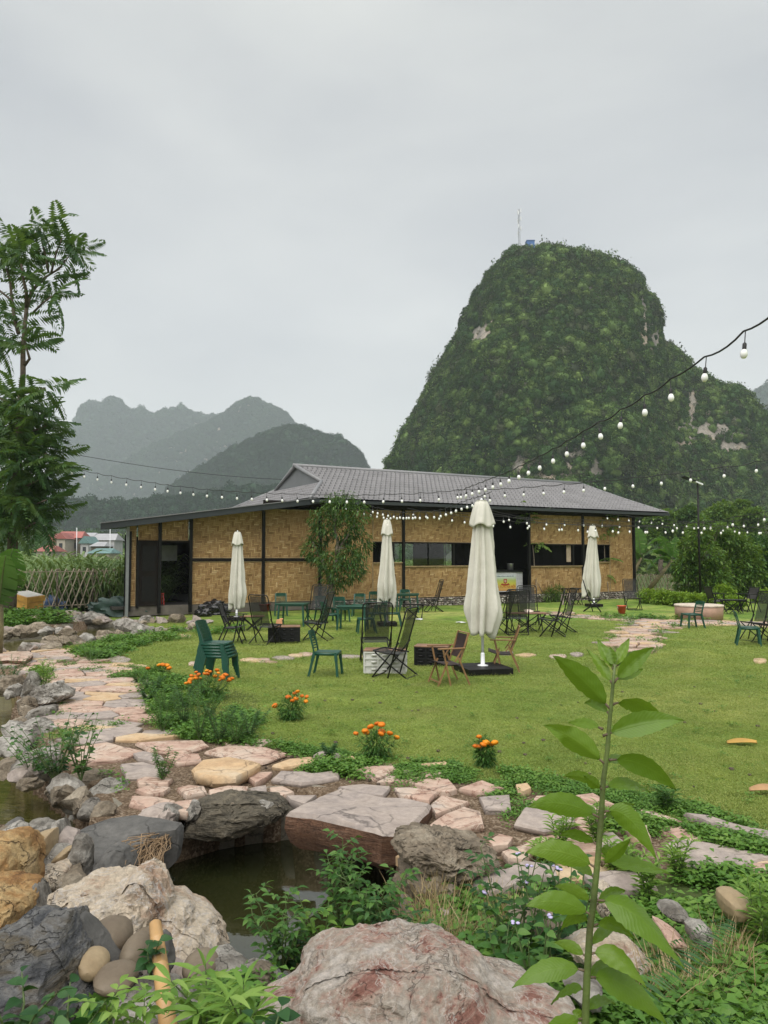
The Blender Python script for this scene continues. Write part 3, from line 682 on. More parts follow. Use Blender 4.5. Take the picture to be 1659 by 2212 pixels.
rk(c7((-180, 360), (0, 350), (120, 350), (200, 390), (230, 460), (215, 560), (180, 640), (0, 660), (-180, 660)), 4.55, 0.32, m_yel, 13, 5, label='rusty orange brown boulder below the ochre block', rough=0.06, pits=.03)
rk(c7((205, 380), (225, 350), (245, 400), (268, 470), (285, 560), (260, 640), (190, 640)), 4.6, 0.16, m_lime, 14, 4, label='narrow pale stone between the orange boulder and the creamy boulder')
rk(c7((222, 300), (260, 272), (340, 250), (400, 240), (430, 262), (448, 330), (450, 370), (370, 400), (290, 425), (255, 400), (235, 350)), 5.2, 0.22, m_white, 15, 5, label='white block with rusty veins left of the creamy boulder', rough=0.03)
rk(c7((160, 112), (240, 75), (320, 55), (327, 110), (322, 180), (275, 262), (235, 245), (195, 180)), 5.5, 0.16, m_peb2, 16, 5, label='smooth tan pebble wedged upright behind the ochre block', rough=0.01, planes=60, flo=.93)
rk(c7((322, 60), (320, 10), (345, -10), (375, -15), (385, 40), (402, 100), (400, 150), (360, 190), (325, 150)), 5.7, 0.15, m_lime, 17, 4, label='white upright rock behind the smooth tan pebble')
rk(c7((330, 215), (380, 170), (430, 160), (420, 215), (370, 245), (310, 245)), 5.35, 0.12, m_peb2, 18, 4, label='small buff cobble above the veined white block', rough=0.01, planes=60, flo=.93)
rk(c7((415, 260), (430, 170), (445, 95), (470, 70), (510, 80), (542, 160), (545, 200), (530, 330), (520, 380), (470, 375), (430, 310)), 5.35, 0.16, m_lime, 19, 5, label='tall pointed pale rock standing beside the dark slab')
rk(c7((525, 340), (560, 250), (600, 200), (650, 160), (700, 142), (760, 160), (800, 210), (815, 270), (790, 350), (700, 380), (560, 370)), 5.4, 0.2, m_dark, 20, 5, label='dark grey angular rock below the sloping slab', rough=0.03)
rk(c7((128, 80), (150, 40), (180, 8), (250, -5), (280, 20), (310, 15), (325, 60), (250, 75), (165, 112)), 6.0, 0.18, m_lime, 21, 4, label='pale jagged rock at the edge of the left pond')
rk(c7((30, 60), (50, 10), (80, -8), (115, 10), (130, 60), (100, 100), (40, 95)), 5.9, 0.14, m_dark, 22, 4, label='brown grey pebble left of the pale jagged rock', rough=0.01, planes=60, flo=.93)
rk(c7((-40, 70), (0, 48), (40, 60), (45, 95), (0, 110), (-40, 110)), 5.7, 0.12, m_peb, 23, 4, label='small brown stone at the left frame edge', rough=0.01, planes=60, flo=.9)
rk(c7((422, 600), (445, 565), (480, 545), (515, 560), (545, 605), (640, 730), (735, 865), (745, 890), (700, 905), (580, 890), (490, 800), (455, 700)), 3.62, 0.11, m_dark, 24, 5, label='long grey stone leaning diagonally among the pebbles', rough=0.02, planes=50, flo=.85)
def pebble(q, Y, d, m, label, s):
    cx, cy, rx, ry, a = q; o = []
    for i in range(20):
        t = 2 * PI * i / 20; u, v_ = rx * math.cos(t), ry * math.sin(t); o.append((cx + u * math.cos(a) - v_ * math.sin(a), cy + u * math.sin(a) + v_ * math.cos(a)))
    return rk(c7(*o), Y, d, m, s, 4, rough=0.012, label=label, planes=80, flo=0.94)
pebble((658, 685, 118, 86, .25), 3.78, 0.14, m_peb, 'largest smooth brown pebble right of the leaning stone', 30)
pebble((805, 782, 80, 98, .2), 3.68, 0.12, m_peb, 'egg shaped grey brown pebble beside the bamboo pole', 31)
pebble((552, 848, 88, 56, .5), 3.42, 0.11, m_peb2, 'olive tan pebble below the leaning stone', 32)
pebble((690, 932, 122, 56, .1), 3.35, 0.12, m_peb, 'flat brown pebble lowest in the pebble pile', 33)
pebble((1193, 862, 106, 62, .08), 3.85, 0.13, m_peb, 'rounded brown pebble resting against the creamy boulder', 34)
pebble((860, 700, 60, 40, .6), 4.0, 0.08, m_peb, 'small reddish brown pebble behind the bamboo pole', 35)
rk(c7((880, 780), (905, 700), (960, 660), (1000, 700), (1040, 830), (1010, 930), (930, 960), (885, 940)), 3.8, 0.12, m_dark, 36, 4, label='grey angular rock right behind the bamboo pole')
rk(c7((700, 1010), (760, 985), (860, 960), (930, 945), (1060, 960), (1100, 1010), (1200, 1120), (1150, 1300), (760, 1300), (690, 1120)), 3.3, 0.22, m_lime, 37, 5, label='crusty white limestone rock under the bamboo pole', pits=0.05)
rk(c7((1080, 950), (1130, 918), (1240, 905), (1290, 930), (1400, 925), (1560, 868), (1620, 890), (1645, 950), (1640, 1040), (1400, 1090), (1150, 1060)), 3.75, 0.2, m_lime, 38, 5, label='rough grey white rock strip at the near pond edge', pits=0.06)
rk(c7((1290, 840), (1330, 825), (1375, 850), (1390, 930), (1330, 950), (1295, 920)), 3.95, 0.08, m_lime, 39, 4, label='small white stone right of the rounded pebble')
rk(c8((700, 120), (720, 75), (800, 55), (900, 48), (1050, 85), (1120, 95), (1175, 130), (1185, 180), (1110, 215), (1040, 245), (960, 270), (900, 300), (850, 290), (800, 240), (760, 180)), 5.35, 0.4, m_limeb, 40, 6, label='porous brown tufa rock right of the pond', pits=0.10, rough=0.08, freq=2.8)
rk(c5((308, 880), (322, 805), (375, 738), (450, 712), (560, 706), (700, 703), (850, 712), (905, 750), (885, 795), (800, 822), (720, 860), (640, 888), (570, 912), (450, 902), (370, 890)), 6.75, 0.42, m_cliff, 41, 6, label='dark layered brown rock overhanging the pond', rough=0.06, freq=2.6)
rk(c4((458, 505), (490, 420), (530, 360), (600, 300), (680, 252), (780, 268), (850, 320), (872, 360), (855, 385), (780, 420), (690, 442), (620, 432), (560, 470)), 7.3, 0.3, m_lime, 42, 5, label='grey pointed rock beside the left pond corner', rough=0.05)
rk(c4((285, 330), (370, 260), (500, 205), (600, 190), (740, 205), (745, 260), (640, 290), (520, 340), (470, 400), (330, 375)), 7.7, 0.25, m_limeb, 43, 5, label='mossy dark brown rock under the leafy weed', rough=0.07)
rk(c4((75, 190), (100, 130), (170, 80), (260, 50), (330, 50), (390, 90), (400, 180), (330, 260), (200, 270), (130, 230)), 8.1, 0.3, m_lime, 44, 5, label='whitish rock half hidden by the leafy weed at the pond')
rk(c3((172, 850), (180, 760), (215, 690), (270, 640), (340, 618), (400, 620), (440, 660), (490, 690), (495, 720), (440, 750), (330, 770), (230, 800), (190, 845)), 11.3, 0.45, m_lime, 45, 5, label='jagged grey and white rock with a dark hollow by the left pond', pits=0.1, rough=0.09)
rk(c3((178, 870), (200, 820), (260, 795), (340, 780), (382, 790), (375, 840), (320, 890), (240, 895)), 10.6, 0.3, m_lime, 46, 4, label='small rounded white rock between the two large pond edge rocks', pits=0.05)
rk(c3((88, 1040), (100, 985), (140, 920), (190, 880), (260, 880), (330, 920), (375, 945), (370, 1000), (260, 1040), (150, 1050)), 9.7, 0.4, m_lime, 47, 5, label='white grey domed rock at the left pond bank', pits=0.04, rough=0.07)
rk(c3((185, 720), (175, 650), (195, 580), (225, 540), (265, 580), (280, 640), (260, 700), (220, 730)), 12.0, 0.25, m_lime, 48, 4, label='upright grey rock beside the yellow green sprig')
rk(c3((-60, 690), (0, 590), (60, 572), (130, 580), (150, 630), (135, 700), (60, 720), (-60, 720)), 12.6, 0.35, m_limeb, 49, 5, label='dark weathered rock at the left pond head')
rk(c3((55, 700), (70, 650), (110, 632), (150, 650), (145, 720), (90, 730)), 12.2, 0.2, m_lime, 50, 4, label='whitish crusty rock in the left pond head')
rk(c3((105, 1150), (112, 1105), (140, 1082), (165, 1090), (172, 1120), (140, 1145)), 8.6, 0.12, m_peb2, 51, 4, label='pale grey cobble at the waterline of the left pond', rough=0.01, planes=80, flo=.94)
rk(c3((48, 1110), (60, 1070), (120, 1045), (230, 1035), (240, 1060), (180, 1090), (90, 1105)), 8.9, 0.3, m_dark, 52, 4, label='dark flat rock at the left pond waterline')
rk(c3((190, 1045), (240, 1012), (400, 1012), (405, 1030), (320, 1045)), 9.3, 0.2, m_redside, 53, 4, label='dark red flat slab on the left pond bank', rough=0.02)
rk(c6((1030, 720), (1040, 690), (1080, 683), (1120, 700), (1138, 740), (1130, 765), (1080, 768), (1050, 745)), 6.05, 0.12, m_peb2, 54, 4, label='buff rounded stone behind the tall plant stem', rough=0.02, planes=60, flo=.9)
rk(c6((1443, 990), (1448, 965), (1480, 950), (1520, 952), (1570, 985), (1590, 1020), (1570, 1050), (1520, 1068), (1470, 1065), (1448, 1030)), 4.35, 0.14, m_peb2, 55, 5, label='yellow tan boulder on the ground cover at right', rough=0.012, planes=80, flo=.94)
def cr_(*q): return [(1080.1 + x * .34897, 1641.8 + y * .34897) for x, y in q]
rk(cr_((980, 930), (1010, 900), (1080, 892), (1140, 915), (1160, 950), (1130, 985), (1050, 975)), 4.2, 0.12, m_lime, 56, 4, label='flat grey rock behind the white cube shaped rock')
rk(cr_((1155, 1020), (1190, 992), (1260, 1000), (1305, 1050), (1300, 1100), (1230, 1140), (1170, 1100)), 3.9, 0.1, m_lime, 57, 4, label='white blocky rock in the ground cover at right')
rk(cr_((960, 1000), (1060, 1040), (1150, 1110), (1120, 1130), (1000, 1110), (950, 1060)), 3.95, 0.14, m_flag, 58, 4, label='orange brown flat rock beside the white blocky rock')
rk(cr_((585, 830), (600, 790), (650, 762), (690, 780), (700, 830), (640, 900), (600, 950), (580, 900)), 4.3, 0.14, m_white, 59, 4, label='pink white rock directly behind the tall stem')
rk(cr_((400, 1130), (500, 1090), (700, 1110), (850, 1150), (930, 1230), (880, 1280), (600, 1240), (420, 1200)), 3.8, 0.2, m_white, 60, 5, label='low pink white rock under the tall plant')
rk(cr_((1165, 275), (1200, 262), (1250, 285), (1262, 305), (1200, 300)), 7.3, 0.12, m_limeb, 61, 3, label='small brown stone at the lawn edge at right')
rk(cr_((290, 1270), (320, 1225), (345, 1260), (330, 1300), (305, 1300)), 3.5, 0.05, m_redside, 62, 3, label='orange red chip of stone among the purple flowers')
rk(cr_((400, 1400), (450, 1380), (560, 1340), (620, 1380), (600, 1500), (480, 1500)), 3.4, 0.15, m_lime, 63, 4, label='pale rock behind the stem foot at the right of the veined boulder')
rk(c8((-10, 770), (30, 700), (90, 672), (150, 690), (168, 760), (120, 810), (40, 830)), 3.7, 0.15, m_limeb, 64, 4, label='pitted brown white rock left of the veined boulder', pits=0.08)
rk(c6((480, 1040), (560, 1000), (700, 1020), (760, 1100), (700, 1160), (520, 1130)), 4.5, 0.2, m_limeb, 65, 4, label='brown rock hidden among the purple flowered weeds')

# row of smaller bank rocks: pieces of the bank
bank = root_structure('pond_bank')
def bank_row(line, n, s0, s1, seed, spread):
    rs = random.Random(seed); pts = [P(x, y) for x, y in line]; seg = [(pts[i + 1] - pts[i]).length for i in range(len(pts) - 1)]; tot = sum(seg)
    for k in range(n):
        d = tot * (k + rs.random() * .7) / n; i = 0
        while i < len(seg) - 1 and d > seg[i]: d -= seg[i]; i += 1
        p = pts[i].lerp(pts[i + 1], min(1, d / seg[i])); s = rs.uniform(s0, s1)
        p = p + Vector((rs.uniform(-spread, spread), rs.uniform(-spread, spread), 0))
        me = sharp(rock_mesh('rock', (s * rs.uniform(.8, 1.5), s * rs.uniform(.6, 1), s * rs.uniform(.4, .85)), seed * 100 + k, rs.choice([m_lime, m_lime, m_limeb, m_flag3, m_limeb]), 3, 12, 0.16, .6, 2.4, 0.06), 35)
        link('rock', me, bank, (p.x, p.y, gz(p.x, p.y) + s * 0.12), (rs.uniform(-.3, .3), rs.uniform(-.3, .3), rs.uniform(0, 6)))
bank_row([(-80, 1374), (20, 1368), (110, 1362), (150, 1368)], 15, .14, .30, 1, .25)
bank_row([(130, 1350), (165, 1338), (220, 1345), (290, 1350), (350, 1345), (440, 1348)], 30, .16, .38, 2, .45)
bank_row([(-60, 1414), (20, 1408), (80, 1402), (150, 1393), (200, 1384), (270, 1372), (300, 1366), (360, 1360), (430, 1362)], 28, .14, .32, 3, .25)
bank_row([(20, 1500), (60, 1500), (62, 1545), (35, 1600), (30, 1640), (80, 1700), (130, 1745)], 14, .12, .24, 4, .08)
bank_row([(300, 1770), (420, 1762), (520, 1742), (600, 1745)], 8, .08, .14, 5, .08)
bank_row([(880, 1870), (950, 1910), (1010, 1960), (920, 2040)], 9, .12, .22, 6, .1)
bank_row([(-20, 2010), (120, 2050), (230, 2080), (480, 2150), (560, 2170)], 12, .12, .2, 7, .08)
bank_row([(150, 1720), (190, 1770), (240, 1765)], 5, .1, .2, 8, .05)
bank_row([(20, 1850), (100, 1840), (170, 1850), (60, 1900), (140, 1950)], 9, .15, .28, 9, .1)
# ------------------------------------------------------------------ the bamboo restaurant, in its own frame: x along the front, y back, z up
HO = Vector((-7.2, 28.8, 0)); HA = math.atan2(1, 1.766)
hu = Vector((math.cos(HA), math.sin(HA), 0)); hb = Vector((-math.sin(HA), math.cos(HA), 0))
def S(px, d=0.0):
    r = (px - 829.5) / 1659.0; bx, by = HO.x + hb.x * d, HO.y + hb.y * d
    return (by * r - bx) / (hu.x - hu.y * r)
def HW(s, d, z): return HO + hu * s + hb * d + Vector((0, 0, z))
house = thing('bamboo_restaurant', 'long single storey restaurant with woven bamboo walls and grey tiled roof', 'building', HO, HA)
FZ = 0.38
m_black = M_plain('black_steel', (0.007, 0.0065, 0.006), 0.5, 0.2, 8, 0.1, spec=.25)
m_charbar = M_plain('char_brown_timber', (0.014, 0.010, 0.008), 0.75, 0.2, 8, 0.2, spec=.2)
m_fascia = M_plain('slate_fascia', (0.028, 0.034, 0.038), 0.5, 0.08, 1.5, 0.03)
m_rooft = M_plain('grey_roof_tile', (0.165, 0.16, 0.165), 0.42, 0.12, 1.2, 0.06, dirt=(0.10, 0.098, 0.10))
m_trim = M_plain('grey_roof_trim', (0.20, 0.20, 0.205), 0.4, 0.08, 1.5, 0.03)
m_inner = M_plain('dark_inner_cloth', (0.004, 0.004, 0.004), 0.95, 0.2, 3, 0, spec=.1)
m_bamb = M_plain('bamboo_batten', (0.38, 0.27, 0.14), 0.6, 0.2, 5, 0.1)
m_silver = M_plain('galvanised_post', (0.30, 0.31, 0.32), 0.4, 0.1, 4, 0.05, 0.4)
def weave_material():
    t = NT('woven_bamboo'); at = t.n('ShaderNodeAttribute'); at.attribute_name = 'tone'; p = t.coords()
    r = t.ramp(at.outputs['Fac'], [(0.0, (0.20, 0.115, 0.045)), (0.35, (0.32, 0.195, 0.085)), (0.7, (0.41, 0.27, 0.125)), (1.0, (0.52, 0.37, 0.20))])
    n = t.noise(0.55, 5, 0.6, p); r2 = t.ramp(n.outputs['Fac'], [(0.3, (0.88, 0.86, 0.82)), (0.7, (1.36, 1.34, 1.28))])
    n3 = t.noise(60, 3, 0.6, p); r3 = t.ramp(n3.outputs['Fac'], [(0.3, (0.8, 0.8, 0.8)), (0.7, (1.1, 1.1, 1.1))])
    c = t.mix(1, r.outputs[0], r2.outputs[0], 'MULTIPLY'); c = t.mix(1, c.outputs[0], r3.outputs[0], 'MULTIPLY')
    t.l(c.outputs[0], t.b.inputs['Base Color']); t.b.inputs['Roughness'].default_value = 0.6; t.b.inputs['Specular IOR Level'].default_value = 0.3
    return t.m
m_weave = weave_material(); m_gapd = M_plain('weave_backing', (0.07, 0.038, 0.016), 0.9, 0.2, 5, 0)
wr = random.Random(4)
def weave(name, s0, s1, z0, z1, top=None, d=0.0, parent=house):
    """split bamboo strips woven in a stepped twill over a backing sheet"""
    c = 0.064; mb = MB(); ni = int((s1 - s0) / c) + 1; nj = int((z1 - z0) / c) + 1; RUN = 3
    def tp(s): return min(z1, top(s)) if top else z1
    def strip(a0, a1, b0, b1, ver):
        a0, a1 = max(a0, s0), min(a1, s1)
        zt = tp((a0 + a1) / 2); b0, b1 = max(b0, z0), min(b1, zt)
        if a1 - a0 < 0.01 or b1 - b0 < 0.01: return
        t = min(1, max(0, wr.gauss(0.52 if not ver else 0.42, 0.2))); lift = wr.uniform(.004, .012); e = 0.001
        if not ver:
            m = (a0 + a1) / 2; mb.quad((a0, d - e, b0), (m, d - lift, b0), (m, d - lift - .003, b1), (a0, d - e - .003, b1), t); mb.quad((m, d - lift, b0), (a1, d - e, b0), (a1, d - e - .003, b1), (m, d - lift - .003, b1), t)
        else:
            m = (b0 + b1) / 2; mb.quad((a0, d - e, b0), (a1, d - e - .003, b0), (a1, d - lift - .003, m), (a0, d - lift, m), t); mb.quad((a0, d - lift, m), (a1, d - lift - .003, m), (a1, d - e - .003, b1), (a0, d - e, b1), t)
    g = 0.004
    for j in range(-1, nj + 1):
        zb = z0 + j * c
        for i in range(-2 * RUN - 1, ni + 2 * RUN):
            if (i - j) % (2 * RUN) == 0: strip(s0 + i * c, s0 + (i + RUN) * c, zb + g, zb + c - g, False)
    for i in range(-1, ni + 1):
        sb = s0 + i * c
        for j in range(-2 * RUN - 1, nj + 2 * RUN):
            if (j - i) % (2 * RUN) == 1 - 0: strip(sb + g, sb + c - g, z0 + j * c, z0 + (j + RUN) * c, True)
    o = mb.build(name, m_weave, parent)
    bk = MB(); zt0, zt1 = tp(s0), tp(s1); bk.quad((s0, d + .004, z0), (s1, d + .004, z0), (s1, d + .004, zt1), (s0, d + .004, zt0)); bk.build('backing', m_gapd, o)
    fr = MB()
    fr.bar((s0, d - .012, z0 + .015), (s1, d - .012, z0 + .015), .02, .03); fr.bar((s0, d - .012, zt0 - .015), (s1, d - .012, zt1 - .015), .02, .03)
    fr.bar((s0 + .015, d - .012, z0), (s0 + .015, d - .012, zt0), .03, .02, (1, 0, 0)); fr.bar((s1 - .015, d - .012, z0), (s1 - .015, d - .012, zt1), .03, .02, (1, 0, 0))
    fr.build('batten', m_bamb, o)
    return o
leanz = lambda s: 3.21 + (s + 3.41) * (4.40 - 3.21) / 8.23
ltop = lambda s: leanz(s) - 0.10
A = {p: S(p) for p in (272, 278, 298, 345, 410, 415, 568, 690, 805, 870, 1058, 1141, 1257, 1316, 1366, 1250)}
def post(px, z0=0.0, z1=4.3, w_=0.11, m=m_black, d=-0.06, name='post'):
    s = px if px < 60 else S(px); MB().box((s, d, (z0 + z1) / 2), (w_, w_, z1 - z0)).build(name, m, house)
P_ = 0.05
weave('wall_panel', A[278], A[298] - P_, FZ, 9, ltop)
weave('wall_panel', A[298], A[345] - P_, 2.72, 9, ltop); weave('wall_panel', A[345] + P_, A[410] - P_, 2.74, 9, ltop)
weave('wall_panel', A[415], A[568] - P_, 2.10, 9, ltop); weave('wall_panel', A[415], A[568] - P_, FZ, 1.98)
weave('wall_panel', A[568] + P_, A[690] - P_, 2.10, 4.05, None); weave('wall_panel', A[568] + P_, A[690] - P_, FZ, 1.98)
weave('wall_panel', A[690] + P_, A[805], FZ, 4.12)
weave('wall_panel', A[805], A[870] - P_, 2.80, 4.15); weave('wall_panel', A[805], A[870] - P_, FZ, 1.88)
weave('wall_panel', A[870] + P_, A[1058] - P_, 2.80, 4.2); weave('wall_panel', A[870] + P_, A[1058] - P_, FZ, 1.72)
weave('wall_panel', A[1141] + P_, A[1257] - P_, 2.78, 4.22); weave('wall_panel', A[1141] + P_, A[1257] - P_, FZ, 1.68)
weave('wall_panel', A[1257] + P_, A[1316], 2.78, 4.24); weave('wall_panel', A[1257] + P_, A[1316], FZ, 1.87); weave('wall_panel', A[1316], A[1366] - P_, FZ, 4.25)
for p, z1 in ((345, leanz(A[345])), (412, leanz(A[410])), (568, 4.0), (690, 4.2), (870, 4.38), (1058, 4.38), (1141, 4.38), (1257, 4.38), (1367, 4.38)): post(p, 0.1, z1 - .05)
post(298, 0.3, 2.72, 0.08); post(275, 0.0, leanz(A[272]) - .05, 0.10, m_silver, -0.1); post(281, .2, leanz(A[278]) - .3, .09)
for a, b, z, h in ((298, 412, 2.72, .07), (415, 568, 2.04, .10), (568, 690, 2.04, .10), (805, 870, 2.77, .05), (870, 1058, 2.77, .05), (1141, 1257, 2.75, .05), (1257, 1316, 2.75, .05)):
    MB().bar((S(a), -.02, z), (S(b), -.02, z), .07, h).build('rail', m_charbar, house)
for a, b, z in ((805, 870, 1.90), (870, 1058, 1.74), (1141, 1257, 1.70), (1257, 1316, 1.89)):
    MB().bar((S(a), -.03, z), (S(b), -.03, z), .12, .04).build('sill', m_bamb, house)
for p in (850, 980, 1238): MB().box((S(p), .02, 2.25), (.09, .06, 1.0)).build('mullion', m_black, house)
# long black strip under the eave
MB().bar((A[568], -.03, 4.28), (A[1366], -.03, 4.30), .1, .22).build('beam', m_charbar, house)
# interior: floor, back wall with openings, side walls, ceiling, black drapes
sR = A[1366]; DP = 9.0
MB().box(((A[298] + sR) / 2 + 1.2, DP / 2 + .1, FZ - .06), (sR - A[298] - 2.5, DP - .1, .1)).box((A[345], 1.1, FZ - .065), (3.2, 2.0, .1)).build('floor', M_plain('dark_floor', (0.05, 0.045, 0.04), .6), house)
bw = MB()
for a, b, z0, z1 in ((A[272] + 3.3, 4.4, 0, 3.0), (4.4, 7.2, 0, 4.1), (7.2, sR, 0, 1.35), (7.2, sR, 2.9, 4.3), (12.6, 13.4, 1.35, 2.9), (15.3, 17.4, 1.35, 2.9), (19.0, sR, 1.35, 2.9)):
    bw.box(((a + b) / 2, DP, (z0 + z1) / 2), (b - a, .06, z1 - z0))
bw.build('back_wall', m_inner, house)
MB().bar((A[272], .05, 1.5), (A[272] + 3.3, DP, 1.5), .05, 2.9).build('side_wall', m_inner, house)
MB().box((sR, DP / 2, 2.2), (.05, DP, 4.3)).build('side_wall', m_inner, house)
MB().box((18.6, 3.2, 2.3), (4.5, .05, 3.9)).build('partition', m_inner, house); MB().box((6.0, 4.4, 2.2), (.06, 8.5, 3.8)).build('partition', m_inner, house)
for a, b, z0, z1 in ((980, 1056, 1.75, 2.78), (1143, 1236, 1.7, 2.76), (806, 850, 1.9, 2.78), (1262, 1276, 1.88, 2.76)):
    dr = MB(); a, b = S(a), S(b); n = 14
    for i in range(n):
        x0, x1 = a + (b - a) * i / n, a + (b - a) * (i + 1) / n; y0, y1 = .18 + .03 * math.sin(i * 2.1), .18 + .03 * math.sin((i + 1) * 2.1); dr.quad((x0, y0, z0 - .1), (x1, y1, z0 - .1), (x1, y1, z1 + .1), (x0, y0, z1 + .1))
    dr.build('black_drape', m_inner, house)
cu = MB(); a, b = S(1226), S(1236)
for i in range(8):
    x0, x1 = a + (b - a) * i / 8, a + (b - a) * (i + 1) / 8; y0, y1 = .1 + .03 * math.sin(i * 2.4), .1 + .03 * math.sin((i + 1) * 2.4); cu.quad((x0, y0, 1.9), (x1, y1, 1.9), (x1, y1, 2.74), (x0, y0, 2.74))
cu.build('curtain', M_plain('pale_curtain', (0.45, 0.36, 0.26), .8), house, label='narrow cream curtain in the right window')
# glazing seen in the long window
m_glass = NT('window_glass'); m_glass.b.inputs['Base Color'].default_value = (0.7, 0.75, 0.75, 1); m_glass.b.inputs['Roughness'].default_value = 0.02; m_glass.b.inputs['Transmission Weight'].default_value = 1.0
m_glass.b.inputs['IOR'].default_value = 1.45; m_glass = m_glass.m
for a, b in ((852, 868), (873, 925), (927, 978)):
    MB().box(((S(a) + S(b)) / 2, .06, 2.27), (S(b) - S(a) - .02, .008, 1.0)).build('pane', m_glass, house)
# side door leaf
dl = MB().box((0, 0, 0), (A[345] - A[298] - .10, .05, 2.32)); door = dl.build('door', m_charbar, house, loc=((A[298] + A[345]) / 2, -.03, FZ + 1.16))
MB().box((0, -.032, .55), (A[345] - A[298] - .3, .02, .9)).box((0, -.032, -.55), (A[345] - A[298] - .3, .02, .9)).build('door_panel', m_black, door)
MB().box((.42, -.05, 0), (.03, .04, .16)).build('handle', m_silver, door)
MB().box((S(378), 1.6, 2.3), (1.0, .04, .6)).build('window_back', M_plain('grey_back_window', (0.35, 0.36, 0.37), .4), house)
# plinth of rubble
pl = MB(); pl.box(((A[690] + sR) / 2 + .4, .12, .15), (sR - A[690] + 1.2, .3, .38)).box(((A[272] + A[690]) / 2, .1, .2), (A[690] - A[272], .2, .34)); pl.build('plinth', M_plain('plinth_mortar', (0.15, 0.13, 0.11), .9, .2, 3, .4), house)
v0, f0 = ico(1); VV, FF = [], []; rs = np.random.RandomState(8)
m_rub = NT('rubble_stone'); g_ = m_rub.n('ShaderNodeNewGeometry'); r_ = m_rub.ramp(g_.outputs['Random Per Island'], [(0.1, (0.13, 0.11, 0.10)), (0.45, (0.25, 0.20, 0.17)), (0.8, (0.34, 0.31, 0.27)), (0.97, (0.5, 0.47, 0.42))]); m_rub.l(r_.outputs[0], m_rub.b.inputs['Base Color']); m_rub.b.inputs['Roughness'].default_value = .85; m_rub = m_rub.m
k = 0; s = A[690] - .2
while s < sR + 1.0:
    for z in (0.03, 0.12, 0.21, 0.30):
        if rs.rand() < .95:
            q = v0 * rs.uniform(.045, .075, 3) * (1.15, .8, .8) + np.array([s + rs.uniform(-.04, .04), -.05 + rs.uniform(-.02, .02), z + rs.uniform(-.02, .02)]); VV.append(q); FF.append(f0 + 12 * 0 + len(v0) * k); k += 1
    s += 0.115
o = link('rubble', npmesh('rubble', np.concatenate(VV), np.concatenate(FF), m_rub), house); o['kind'] = 'stuff'

# roof ------------------------------------------------------------
EO, EZ0, RD, RZ = -0.9, 4.42, 4.5, 6.37
def tile_sheet(name, P00, P10, P01, P11, cols, rows, period=0.25, amp=0.026, step=0.088, clipL=None, clipR=None):
    """tile effect metal sheet between an eave P00-P10 and a top edge P01-P11"""
    P00, P10, P01, P11 = map(Vector, (P00, P10, P01, P11)); nrm = (P10 - P00).cross(P01 - P00).normalized()
    if nrm.z < 0: nrm = -nrm
    V = []; ts = []
    for r in range(rows): ts += [(r / rows, 0.0, r), ((r + .25) / rows, .25, r), ((r + .6) / rows, .6, r), ((r + .985) / rows, .985, r)]
    ts.append((1.0, 1.0, rows - 1))
    W = (P10 - P00).length; us = np.linspace(0, 1, cols + 1)
    for t, ph, r in ts:
        a, b = P00.lerp(P01, t), P10.lerp(P11, t); a0, b0 = (clipL(t) if clipL else 0), (clipR(t) if clipR else 1)
        for u in us:
            uu = min(max(u, a0), b0); p = a.lerp(b, uu); x = uu * W / period * 2 * PI
            h = amp * math.cos(x) * (1 if 0 < t < 1 else .8) + step * (1 - ph); q = p + nrm * h
            q = q + (P01 - P00).normalized() * (-0.055 * math.cos(x) * (1 if ph < .01 or ph > .98 else 0)); V.append(tuple(q))
    n = cols + 1; F = []
    for i in range(len(ts) - 1):
        for j in range(cols):
            q = (i * n + j, i * n + j + 1, (i + 1) * n + j + 1, (i + 1) * n + j)
            if (Vector(V[q[0]]) - Vector(V[q[1]])).length + (Vector(V[q[3]]) - Vector(V[q[2]])).length > .01: F.append(q)
    me = npmesh(name, np.array(V), np.array(F), m_rooft, False); return link(name, me, house)
sl0, sr0, slr, srr = 4.43, 24.96, 6.07, 24.06
Wd = sr0 - sl0
tile_sheet('roof_sheet', (sl0, EO, EZ0), (sr0, EO, EZ0), (sl0, RD, RZ), (sr0, RD, RZ), 760, 13,
           clipL=lambda t: (min(1, t / .5) * 1.72 if t < .5 else 1.72 - (t - .5) / .5 * .08) / Wd, clipR=lambda t: 1 - (t * .9 + .25 * math.sin(PI * t)) / Wd)
tile_sheet('roof_sheet', (sr0, 2 * RD - EO, EZ0), (sl0, 2 * RD - EO, EZ0), (sr0, RD, RZ), (sl0, RD, RZ), 240, 13, period=.6,
           clipR=lambda t: 1 - (min(1, t / .5) * 1.72 if t < .5 else 1.72 - (t - .5) / .5 * .08) / Wd, clipL=lambda t: (t * .9 + .25 * math.sin(PI * t)) / Wd)
W2 = 2 * RD - 2 * EO
tile_sheet('roof_sheet', (sl0, 2 * RD - EO, EZ0), (sl0, EO, EZ0), (sl0 + 1.68, 2 * RD - EO, 5.40), (sl0 + 1.68, EO, 5.40), 300, 6, clipL=lambda t: t * 2.7 / W2, clipR=lambda t: 1 - t * 2.7 / W2)
MB().poly([(6.14, RD - 2.7, 5.40), (6.14, RD + 2.7, 5.40), (6.14, RD, 6.36)]).build('gable', M_plain('gable_sheet', (0.13, 0.135, 0.14), .4, .06, 2, 0), house)
MB().poly([(sr0, EO, EZ0 - .02), (srr, RD, RZ), (sr0, 2 * RD - EO, EZ0 - .02)]).build('gable', m_rooft, house)
def cap(pts, r=.09, m=m_trim, name='roof_cap'): MB().tube(pts, r, 8).build(name, m, house, True)
cap([(slr - .12, RD, RZ + .04), (srr, RD, RZ + .04)], .10)
